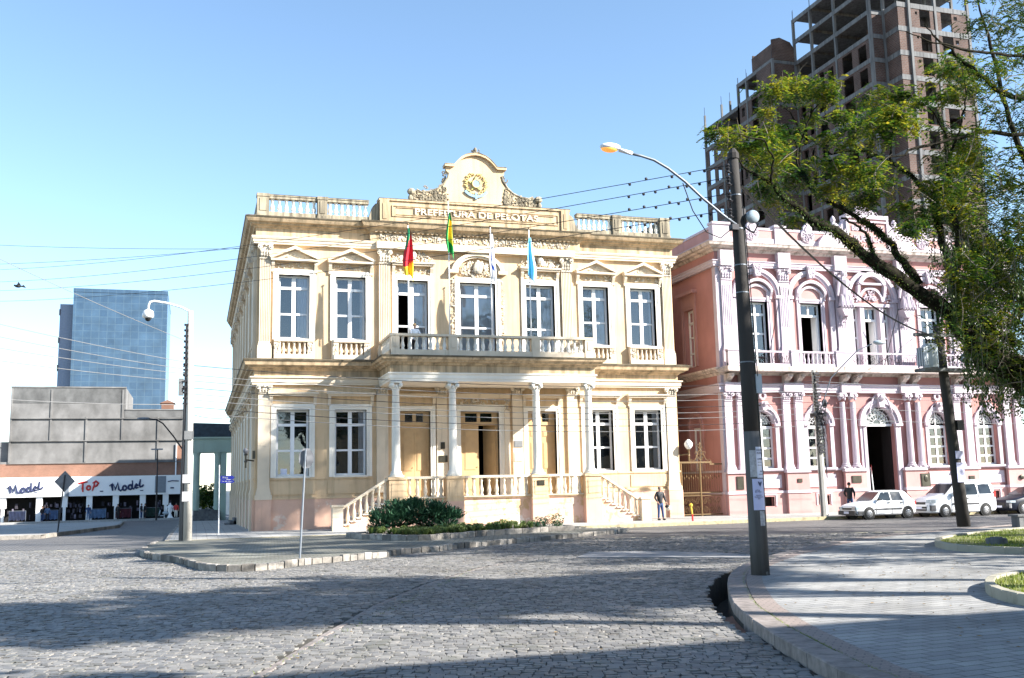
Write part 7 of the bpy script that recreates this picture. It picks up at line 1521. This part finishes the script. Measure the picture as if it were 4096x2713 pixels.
for t in range(6000):
    if n >= 150: break
    x = rg.uniform(3.2, 12.6); y = rg.uniform(-14.8, -9.2)
    if not inpoly(x, y, inn): continue
    if y > -12.4+(x-8)*.3 and rg.random() < .75: continue
    kd = rg.choice((0, 0, 1, 1, 2)); s_ = rg.uniform(.8, 1.35); a_ = rg.uniform(0, 6.3); me_ = TUFTS[kd]; c_, q_ = cos(a_)*s_, sin(a_)*s_
    m.add([(x+v.co.x*c_-v.co.y*q_, y+v.co.x*q_+v.co.y*c_, .12+v.co.z*s_) for v in me_.vertices], [tuple(p.vertices) for p in me_.polygons]); n += 1
tag(m.build('border_plants', 'tuft'), 'strip of low spiky and bushy plants in the stone-edged border below the porch', 'plants', kind='stuff')
for x, y, s_, lb in ((11.9, -10.95, 1.9, 'round dark bush at the right tip of the stone-edged border'), (11.2, -11.1, 1.5, 'smaller round bush just left of the right tip of the border'), (4.1, -11.6, 1.6, 'small light green bush at the left end of the border')):
    m = M(); leafcloud(m, (x, y, .12+.17*s_), (.24*s_, .22*s_, .17*s_), 420, rg, .05); tag(m.build('small_bush', 'juniper'), lb, 'bush')

# ================= flags
def flag(name, x, y, ztop, zbot, wid, cols, lab, seed, logo=None):
    """limp flag hanging in folds down its pole; cols(u,v) picks a material index"""
    rg = random.Random(seed); nu, nv = 14, 22; m = M(); vs = []
    for j in range(nv+1):
        t = j/nv; w2 = wid*(.18+.82*min(1, t*1.5)**.8)*(1-.35*max(0, t-.8)/.2*.6)
        for i in range(nu+1):
            s = i/nu; ph = s*9+t*2+seed
            vs.append((x+.02+(s-.45+.12*sin(t*5+seed))*w2, y+.10*sin(ph)*(.3+t), ztop+(zbot-ztop)*(t*(.86+.14*s)+.05*sin(s*6+seed)*t)))
    m.v = vs
    for j in range(nv):
        for i in range(nu): m.f.append((j*(nu+1)+i, j*(nu+1)+i+1, (j+1)*(nu+1)+i+1, (j+1)*(nu+1)+i)); m.mi.append(cols(i/nu, j/nv))
    mats = {'rs': ['fl_green', 'fl_red', 'fl_yellow'], 'br': ['fl_green2', 'fl_yellow', 'blue'], 'wh': ['fl_white', 'fl_blue'], 'lb': ['fl_cyan', 'fl_pale', 'fl_teal']}[name]
    return tag(m.build('flag', mats, smooth=True), lab, 'flag', 'flags above the balcony')
for k, c in (('fl_green', (.01, .22, .09)), ('fl_red', (.55, .015, .03)), ('fl_yellow', (.85, .55, .02)), ('fl_green2', (.01, .24, .05)), ('fl_white', (.8, .8, .82)), ('fl_blue', (.05, .12, .45)), ('fl_cyan', (.18, .55, .80)), ('fl_pale', (.5, .75, .88)), ('fl_teal', (.02, .22, .28))): MT[k] = plain(k, c, .8, var=.1)
fp = [(7.29, 15.23, 'leftmost'), (9.42, 16.65, 'second and tallest'), (11.66, 15.36, 'third'), (13.78, 15.35, 'rightmost')]
for x, zt, nm_ in fp:
    r_ = empty('flagpole', (x, -2.95, 9.5), nm_+' of the four slim white flagpoles on the balcony', 'flagpole', 'flagpoles on the balcony')
    m = M(); m.tube([(x, -2.78, 8.6), (x, -2.8, 12), (x, -2.82, zt)], [.04, .035, .025], 8); m.build('pole', 'white', r_, True); m = M(); m.ball((x, -2.82, zt+.05), .06, 8, 6); m.build('finial', 'gold', r_)
flag('rs', 7.27, -2.95, 15.05, 12.35, .52, lambda u, v: 0 if v+.5*u < .45+(.3 if u > .6 else 0)*0 else (1 if v+.35*u < .95 else 2) if v < .78 else 2, 'green, red and yellow flag hanging limp from the leftmost pole', 1)
flag('br', 9.42, -2.95, 16.0, 13.6, .40, lambda u, v: 1 if .18 < v < .7 and abs(u-.6) < .28 else 0, 'green and yellow flag hanging limp from the tallest pole', 2)
flag('wh', 11.68, -2.95, 14.98, 12.3, .38, lambda u, v: 1 if (.42 < v < .55 and .3 < u < .45) or (.66 < v < .74 and .2 < u < .6) else 0, 'white flag with small blue marks hanging from the third pole', 3)
flag('lb', 13.78, -2.95, 14.9, 12.45, .52, lambda u, v: 2 if abs(u-.3) < .05 and v > .3 else (1 if u > .62 else 0), 'light blue flag hanging limp from the rightmost pole', 4)

# ================= cars
def car(name, label, x0, yn, st, wb, wheels, glass_sides, ws, rw, paint, wr=.29, lights=None, trims=None, L=3.7):
    """st: stations (x, zbot, zbelt, ztop, w_low, w_belt, w_top) measured from the nose; car points towards -x; yn = near flank"""
    hw = max(s[4] for s in st); yc = yn+hw; zg = -.15
    R = empty(name, (x0+L/2, yc, zg), label, 'car', 'cars parked before the library')
    m = M(); ring = []
    for (x, zb, zl, zt, a, b, c) in st:
        zm = zb+(zl-zb)*.55
        P = [(-a*.86, zb), (-a*.97, zb+.06), (-a, zm), (-b, zl), (-c, zt-.05 if zt-zl > .2 else (zl+zt)/2), (-c*.8, zt)]
        ring.append([(x0+x, yc+y, zg+z) for y, z in P]+[(x0+x, yc-y, zg+z) for y, z in P[::-1]])
    k = 12; vs = [p for r in ring for p in r]; fs = [(j*k+i, j*k+(i+1) % k, (j+1)*k+(i+1) % k, (j+1)*k+i) for j in range(len(st)-1) for i in range(k)]
    fs += [tuple(range(k-1, -1, -1)), tuple((len(st)-1)*k+i for i in range(k))]
    m.add(vs, fs); body = m.build('body', paint, R, True)
    sub = body.modifiers.new('round', 'BEVEL'); sub.width = .025; sub.segments = 2; sub.limit_method = 'ANGLE'; sub.angle_limit = radians(25)
    def prof(x, z):   # flank distance from centre line at x,z
        for s0, s1 in zip(st, st[1:]):
            if s0[0] <= x <= s1[0]:
                t = (x-s0[0])/(s1[0]-s0[0]); q = [s0[i]+(s1[i]-s0[i])*t for i in range(7)]; break
        else: q = st[-1]
        zl, zt = q[2], q[3]-.05
        return q[5]+(q[6]-q[5])*max(0, min(1, (z-zl)/max(.05, zt-zl))) if z > zl else q[4]
    g = M()
    for poly in glass_sides:
        for sd_ in (-1, 1):
            g.add([(x0+x, yc+sd_*(prof(x, z)+.012), zg+z) for x, z in poly], [tuple(range(len(poly)))])
    for (xa, za, wa, xb, zb, wb_) in (ws, rw):
        o_ = .02 if xa < L/2 else -.02
        g.add([(x0+xa-o_, yc-wa, zg+za+.02), (x0+xa-o_, yc+wa, zg+za+.02), (x0+xb-o_, yc+wb_, zg+zb+.01), (x0+xb-o_, yc-wb_, zg+zb+.01)], [(0, 1, 2, 3)])
    g.build('windows', 'carglass', R)
    for wx in wheels:
        for sd_ in (-1, 1):
            yy = yc+sd_*(hw-.005)
            a = M(); a.lathe(x0+wx, zg+wr+.02, [(wr+.055, yy-sd_*.2), (wr+.055, yy+sd_*.008)], 22, 'y'); a.build('wheel_arch', 'black', R)
            t = M(); t.lathe(x0+wx, zg+wr, [(wr*.7, yy-sd_*.15), (wr, yy-sd_*.13), (wr, yy+sd_*.01), (wr*.93, yy+sd_*.025), (wr*.64, yy+sd_*.02)], 22, 'y'); w_o = t.build('wheel', 'tyre', R, True)
            t = M(); t.lathe(x0+wx, zg+wr, [(wr*.64, yy+sd_*.018), (wr*.6, yy+sd_*.03), (wr*.3, yy+sd_*.022), (wr*.16, yy+sd_*.035), (.01, yy+sd_*.035)], 18, 'y'); t.build('rim', 'alloy', w_o, True)
            t = M()
            for q in range(7): a_ = q*2*pi/7; t.lathe(x0+wx+wr*.43*cos(a_), zg+wr+wr*.43*sin(a_), [(.036, yy+sd_*.02), (.028, yy+sd_*.032)], 6, 'y')
            t.build('rim_slots', 'black', w_o)
    for (nm2, mt, bxs) in (trims or []):
        t = M()
        for b_ in bxs:
            xa, xb, ya, yb, za, zb_ = b_; t.box(x0+xa, x0+xb, yc+ya, yc+yb, zg+za, zg+zb_)
        t.build(nm2, mt, R)
    return R, yc, zg
H = .775
car('hatchback_car', 'small white five-door hatchback with grey bumper parked before the library door', 29.15, -7.93,
    [(0, .28, .52, .56, .62, .62, .55), (.06, .22, .66, .70, .72, .70, .60), (.35, .20, .74, .80, H, .74, .66), (1.02, .20, .86, .92, H, .75, .68), (1.62, .20, .90, 1.38, H, .755, .56), (1.85, .20, .90, 1.44, H, .755, .57), (2.6, .20, .91, 1.45, H, .755, .57), (3.15, .20, .92, 1.40, H, .75, .55), (3.45, .22, .93, 1.12, .76, .73, .60), (3.64, .26, .88, .92, .72, .69, .60), (3.69, .30, .80, .84, .66, .64, .56)],
    2.36, [.76, 3.1], [[(1.28, .93), (2.12, .93), (2.12, 1.36), (1.66, 1.35)], [(2.18, .93), (2.86, .93), (2.80, 1.37), (2.18, 1.37)], [(2.92, .95), (3.30, 1.0), (3.08, 1.33), (2.86, 1.36)]],
    (1.06, .93, .66, 1.60, 1.36, .55), (3.18, 1.36, .52, 3.5, 1.02, .6), 'carwhite', .285,
    trims=[('grille', 'black', [(-.02, .1, -.38, .38, .50, .60)]), ('front_bumper', 'bumper', [(-.05, .12, -.70, .70, .24, .46), (.1, .42, -.79, -.74, .26, .44)]), ('headlight', 'lampglass', [(-.015, .14, -.68, -.42, .5, .64), (.02, .32, -.735, -.64, .52, .64)]), ('headlight', 'lampglass', [(-.015, .14, .42, .68, .5, .64)]), ('number_plate', 'paper', [(-.065, -.045, -.2, .2, .30, .42)]), ('side_strip', 'bumper', [(1.1, 2.75, -.795, -.77, .48, .55)]), ('tail_light', 'red', [(3.58, 3.67, -.72, -.62, .72, .88)]), ('door_handles', 'black', [(1.9, 2.05, -.80, -.75, .80, .84), (2.65, 2.8, -.80, -.75, .80, .84)]), ('wing_mirror', 'black', [(1.28, 1.38, -.92, -.76, .94, 1.05)]), ('door_seams', 'black', [(1.2, 1.212, -.782, -.77, .3, .9), (2.14, 2.152, -.782, -.77, .26, .9), (2.88, 2.892, -.782, -.77, .5, .9), (1.2, 2.88, -.782, -.77, .25, .258)]), ('roof_pillars', 'carwhite', [])])
V = .86
R_, yc_, zg_ = car('passenger_van', 'tall white passenger van with roof rails parked between the hatchback and the dark car', 33.55, -8.10,
    [(0, .30, .62, .66, .70, .68, .6), (.07, .22, .80, .86, .80, .76, .66), (.45, .20, .94, 1.02, V, .80, .72), (.95, .20, 1.06, 1.12, V, .83, .76), (1.2, .20, 1.10, 1.3, V, .835, .72), (1.72, .20, 1.12, 1.72, V, .84, .66), (2.0, .20, 1.12, 1.82, V, .84, .67), (3.0, .20, 1.12, 1.84, V, .84, .68), (4.0, .22, 1.12, 1.80, V, .83, .67), (4.12, .26, 1.10, 1.6, .85, .82, .68), (4.2, .32, 1.0, 1.06, .8, .78, .68)],
    2.57, [.88, 3.45], [[(1.42, 1.12), (2.12, 1.12), (2.12, 1.68), (1.82, 1.66), (1.45, 1.32)], [(2.2, 1.12), (3.0, 1.12), (3.0, 1.68), (2.2, 1.68)], [(3.12, 1.14), (3.92, 1.14), (3.86, 1.64), (3.12, 1.66)]],
    (1.02, 1.13, .74, 1.70, 1.68, .64), (4.03, 1.70, .62, 4.17, 1.15, .7), 'carwhite', .30,
    trims=[('grille', 'black', [(-.02, .1, -.42, .42, .66, .78)]), ('lower_grille', 'black', [(-.04, .1, -.5, .5, .34, .56)]), ('bumper_corner', 'bumper', [(.02, .3, -.86, -.62, .34, .62)]), ('front_bumper', 'white', [(-.06, .06, -.6, .6, .55, .63), (-.05, .05, -.5, .5, .42, .45)]), ('headlight', 'lampglass', [(0, .34, -.82, -.5, .74, .9)]), ('headlight', 'lampglass', [(0, .2, .5, .78, .74, .88)]), ('number_plate', 'paper', [(-.075, -.055, -.22, .22, .42, .54)]), ('side_strip', 'bumper', [(1.35, 2.15, -.885, -.855, .62, .70), (2.25, 3.05, -.885, -.855, .62, .70)]), ('roof_rails', 'greypaint', [(1.9, 3.9, -.66, -.62, 1.86, 1.9), (1.9, 3.9, .62, .66, 1.86, 1.9)]), ('tail_light', 'red', [(4.06, 4.17, -.845, -.76, .95, 1.25)]), ('door_handles', 'black', [(2.02, 2.16, -.89, -.84, .92, .97), (2.3, 2.44, -.89, -.84, .92, .97)]), ('wing_mirror', 'white', [(1.38, 1.5, -1.08, -.86, 1.08, 1.28)]), ('door_seams', 'black', [(1.3, 1.312, -.868, -.85, .3, 1.1), (2.19, 2.202, -.868, -.85, .26, 1.1), (3.05, 3.062, -.868, -.85, .5, 1.1), (3.1, 4.05, -.868, -.85, 1.08, 1.095)]), ('red_door_sticker', 'red', [(2.0-.12, 2.12, -.87, -.855, .78, .98)]), ('pale_door_sticker', 'blue', [(1.55, 1.62, -.87, -.855, .80, .92)])])
car('dark_sedan', 'dark blue car half cut off at the right edge behind the white van', 38.75, -8.0,
    [(0, .28, .56, .60, .60, .58, .5), (.08, .2, .70, .76, .76, .70, .6), (.5, .18, .80, .88, .83, .76, .68), (1.15, .18, .92, .99, .84, .78, .70), (1.95, .18, .97, 1.42, .84, .78, .56), (2.4, .18, .98, 1.48, .84, .78, .57), (3.2, .18, 1.0, 1.45, .84, .78, .55), (3.85, .2, 1.0, 1.12, .83, .76, .62), (4.2, .28, .9, .95, .75, .7, .6)],
    2.5, [.82, 3.35], [[(1.55, 1.0), (2.3, 1.0), (2.3, 1.40), (2.0, 1.38)], [(2.36, 1.0), (3.2, 1.02), (3.1, 1.38), (2.36, 1.41)]],
    (1.2, 1.0, .68, 1.93, 1.40, .54), (3.3, 1.40, .5, 3.8, 1.1, .58), 'cardark', .31,
    trims=[('grille', 'black', [(-.02, .1, -.4, .4, .42, .62)]), ('headlight', 'lampglass', [(.02, .36, -.78, -.48, .62, .74)]), ('headlight', 'lampglass', [(.02, .3, .48, .74, .62, .74)]), ('number_plate', 'paper', [(-.04, -.02, -.2, .2, .36, .47)]), ('chrome_corner', 'alloy', [(.03, .1, -.76, -.66, .34, .58)])])
text('print', 'IMB 4721', .09, 'ink', None, (29.07, -7.155, .21), rot=(pi/2, 0, -pi/2), ext=.001).name = 'plate_print'
bpy.data.objects['plate_print'].parent = None
for o in [bpy.data.objects['plate_print']]:
    bpy.data.objects.remove(o)

# ================= people
import bmesh
def skinmesh(name, V, E, R, mat, parent, sub=1):
    bm = bmesh.new(); ly = bm.verts.layers.skin.verify(); vs = []
    for i, p in enumerate(V): v = bm.verts.new(p); r = R[i]; r = r if isinstance(r, tuple) else (r, r); v[ly].radius = r; v[ly].use_root = (i == 0); vs.append(v)
    for a, b in E: bm.edges.new((vs[a], vs[b]))
    me = bpy.data.meshes.new(name); bm.to_mesh(me); bm.free(); me.materials.append(MT[mat] if isinstance(mat, str) else mat)
    o = bpy.data.objects.new(name, me); COL.objects.link(o); o.parent = parent
    s = o.modifiers.new('skin', 'SKIN'); s.use_smooth_shade = True; b = o.modifiers.new('sub', 'SUBSURF'); b.levels = sub; b.render_levels = sub
    return o
def chains(cs):
    V = []; E = []; R = []; ix = {}
    for ch in cs:
        prev = None
        for (p, r) in ch:
            k = tuple(round(c, 4) for c in p)
            if k not in ix: ix[k] = len(V); V.append(p); R.append(r)
            if prev is not None: E.append((prev, ix[k]))
            prev = ix[k]
    return V, E, R
def person(loc, rz, label, top, legs, hair, pose=None, shoe='black', group=None, sc=1.0, legs_show=True, coat=0.0):
    """faces -y before rotation; arms given as elbow/wrist offsets"""
    P = dict(lsh=(-.18, 0, 1.42), rsh=(.18, 0, 1.42), lel=(-.27, .02, 1.15), rel=(.27, .02, 1.15), lwr=(-.25, -.08, .92), rwr=(.25, -.08, .92), lft=(-.11, 0, .07), rft=(.11, 0, .07), lkn=(-.10, -.02, .50), rkn=(.10, -.02, .50), hd=(0, -.02, 1.60))
    P.update(pose or {})
    R = empty('person', (0, 0, 0), label, 'person', group)
    fing = []
    for s, wr in ((-1, P['lwr']), (1, P['rwr'])):
        el = P['lel'] if s < 0 else P['rel']; d = (Vector(wr)-Vector(el)).normalized(); h = Vector(wr)+d*.05; sd = Vector((0, 1, 0)); sd = (sd-d*sd.dot(d)).normalized()
        pal = h+d*.03
        fing.append([(tuple(wr), .026), (tuple(h), (.034, .016)), (tuple(pal), (.034, .014))])
        for q in range(4): b0 = pal+d*.012+sd*(.024-.016*q); fing.append([(tuple(pal), (.034, .014)), (tuple(b0+d*.02), .009), (tuple(b0+d*(.05+.008*(q in (1, 2)))+Vector((-s*.01, 0, 0))), .008), (tuple(b0+d*(.07+.008*(q in (1, 2)))+Vector((-s*.022, 0, 0))), .007)])
        fing.append([(tuple(h), (.034, .016)), (tuple(h-sd*.04+d*.015), .010), (tuple(h-sd*.05+d*.045), .008)])
    hd = Vector(P['hd'])
    body = [[((0, 0, .95), .09), ((0, 0, 1.1), .08), ((0, 0, 1.3), (.10, .08)), ((0, 0, 1.43), .06), ((0, -.0, 1.50), .048), (tuple(hd+Vector((0, 0, -.02))), (.078, .088)), (tuple(hd+Vector((0, .01, .05))), (.078, .092)), (tuple(hd+Vector((0, .01, .11))), .045)],
            [(tuple(hd+Vector((0, 0, -.02))), (.078, .088)), (tuple(hd+Vector((0, -.09, -.01))), .016)],
            [((0, 0, 1.3), (.10, .08)), (P['lsh'], .055), (P['lel'], .04), (P['lwr'], .026)], [((0, 0, 1.3), (.10, .08)), (P['rsh'], .055), (P['rel'], .04), (P['rwr'], .026)],
            [((0, 0, .95), .09), ((-.09, 0, .88), .07), (P['lkn'], .055), (P['lft'], .035)], [((0, 0, .95), .09), ((.09, 0, .88), .07), (P['rkn'], .055), (P['rft'], .035)]]+fing
    skinmesh('body', *chains(body), 'skin', R, 1)
    jk = [[((0, 0, .84), .15+coat), ((0, 0, .93), .145+coat), ((0, 0, 1.05), (.145, .125)), ((0, 0, 1.28), (.17, .135)), ((0, 0, 1.42), (.10, .09)), ((0, 0, 1.47), .07)],
          [((0, 0, 1.28), (.17, .135)), (P['lsh'], .078), (P['lel'], .062), (tuple(Vector(P['lel']).lerp(Vector(P['lwr']), .92)), .044)], [((0, 0, 1.28), (.17, .135)), (P['rsh'], .078), (P['rel'], .062), (tuple(Vector(P['rel']).lerp(Vector(P['rwr']), .92)), .044)]]
    skinmesh('jacket', *chains(jk), top, R, 1)
    if legs_show:
        tr_ = [[((0, 0, 1.0), .11), ((0, 0, .93), .135), ((-.09, 0, .84), .10), (P['lkn'], .072), (tuple(Vector(P['lft'])+Vector((0, 0, .03))), .06)], [((0, 0, .93), .135), ((.09, 0, .84), .10), (P['rkn'], .072), (tuple(Vector(P['rft'])+Vector((0, 0, .03))), .06)]]
        skinmesh('trousers', *chains(tr_), legs, R, 1)
        for ft in (P['lft'], P['rft']): m = M(); m.ball((ft[0]*1.05, ft[1]-.06, .045), (.055, .14, .05), 10, 6); m.build('shoe', shoe, R, True)
    m = M(); m.ball((hd.x, hd.y+.025, hd.z+.065), (.092, .105, .085), 12, 8)
    if hair == 'long': m.ball((hd.x, hd.y+.08, hd.z-.05), (.09, .06, .14), 10, 8)
    m.build('hair', MT['hair_'+('grey' if hair == 'grey' else 'blond' if hair == 'blond' else 'dark')], R, True)
    m = M()
    for s in (-1, 1): m.ball((hd.x+s*.032, hd.y-.083, hd.z+.02), (.013, .01, .008), 6, 4); m.ball((hd.x+s*.088, hd.y+.01, hd.z), (.012, .02, .03), 6, 4)
    m.ball((hd.x, hd.y-.082, hd.z-.055), (.025, .01, .006), 6, 4); m.build('face_details', 'ink', R)
    R.location = loc; R.rotation_euler = (0, 0, rz); R.scale = (sc, sc, sc); return R
MT['hair_dark'] = plain('dark_hair', (.015, .012, .010), .6); MT['hair_grey'] = plain('short_grey_hair', (.16, .13, .11), .7); MT['hair_blond'] = plain('blond_hair', (.45, .30, .14), .6)
MT['jacket_black'] = plain('black_jacket', (.012, .012, .016), .6); MT['jeans'] = plain('blue_jeans', (.03, .06, .15), .8, var=.3); MT['jeans_pale'] = plain('pale_jeans', (.10, .16, .28), .8)
person((20.45, -3.4, 0), .15, 'person in black jacket and jeans standing by the right stairs, holding a helmet', 'jacket_black', 'jeans', 'grey', dict(lft=(-.13, 0, .07), rft=(.15, -.03, .07), lkn=(-.11, -.02, .5), rkn=(.12, -.02, .5), lwr=(-.20, -.10, .93), lel=(-.30, .03, 1.17), rel=(.29, .02, 1.15), rwr=(.36, -.06, .90)))
HM = empty('motorcycle_helmet', (20.86, -3.42, .66), 'cream and black helmet held at the side of the person by the right stairs', 'helmet')
m = M(); m.ball((20.9, -3.44, .62), (.14, .16, .14), 14, 10); m.build('shell', plain('cream_helmet', (.72, .62, .50), .3), HM, True)
m = M(); m.ball((20.83, -3.45, .70), (.13, .14, .09), 12, 8); m.build('visor_opening', 'black', HM, True)
person((30.75, -5.2, 0), 2.2, 'person in a long dark jacket and jeans walking behind the white hatchback', 'jacket_black', 'jeans', 'dark', dict(lwr=(-.2, -.15, .95), rwr=(.2, -.1, .95), lft=(-.1, .1, .07), rft=(.1, -.14, .07)), coat=.03)
person((7.72, -2.2, 8.52), .2, 'blond person in a white top standing on the balcony by the open window', 'white', 'jacket_black', 'blond', dict(lwr=(-.15, -.3, 1.1), rwr=(.15, -.3, 1.1), lel=(-.26, -.1, 1.15), rel=(.26, -.1, 1.15)))
sh_c = [((-19.0, -3.2, 1), 'jacket_black', 'jeans', 'customer in black between the racks left of the long black sign bar'), ((-18.5, -2.9, .4), 'jeans_pale', 'jacket_black', 'customer in pale blue beside the customer in black'), ((-14.25, -3.2, .3), 'jeans', 'jeans_pale', 'customer in dark blue at the pier under the red TOP lettering'), ((-11.15, -3.2, 2.6), 'jacket_black', 'jacket_black', 'customer all in black right of the fourth shop pier'), ((-8.65, -3.2, 1.2), 'jacket_black', 'jeans', 'left customer of the dark pair before the right-hand pier'), ((-8.25, -3.0, -1), 'jacket_black', 'jacket_black', 'right customer of the dark pair before the right-hand pier'), ((-4.9, -3.4, .3), 'red', 'surround', 'person in a red top at the right end of the shops')]
for i, ((x, dy, rz), tp, lg, lb) in enumerate(sh_c): person((x, SY+dy, ZG+.05), rz, 'person: '+lb, tp, lg, 'dark', None, group='people outside the shops')
MQ = empty('mannequin', (-5.55, SY-3.4, ZG), 'white mannequin torso on a stand at the right end of the shops', 'mannequin')
m = M(); x = -5.55; y = SY-3.4; m.lathe(x, y, [(.42, ZG+.05), (.3, ZG+.15), (.12, ZG+.6), (.28, ZG+.95), (.2, ZG+1.15), (.3, ZG+1.45), (.1, ZG+1.6)], 12); m.tube([(x-.3, y, ZG+1.4), (x-.42, y, ZG+.8)], .09, 6); m.tube([(x+.3, y, ZG+1.4), (x+.42, y, ZG+.8)], .09, 6); m.build('torso', 'white', MQ, True)
m = M(); m.ball((x, y, ZG+1.68), (.09, .1, .12), 8, 6); m.build('head', 'white', MQ, True)
MO = empty('motor_scooter', (-6.25, SY-3.3, ZG), 'pale scooter parked left of the white mannequin', 'scooter'); x = -6.3
m = M()
for q in (-.45, .45): m.lathe(x+q, ZG+.3, [(.28, y-.05), (.28, y+.05)], 12, 'y')
m.build('wheels', 'tyre', MO); m = M(); m.ball((x+.3, y, ZG+.65), (.4, .15, .2), 8, 6); m.tube([(x-.45, y, ZG+.35), (x-.3, y, ZG+1.0)], .08, 6); m.box(x-.3, x+.2, y-.1, y+.1, ZG+.3, ZG+.42); m.tube([(x-.3, y-.25, ZG+1.0), (x-.3, y+.25, ZG+1.0)], .03, 5); m.build('scooter_body', 'lampglass', MO, True)
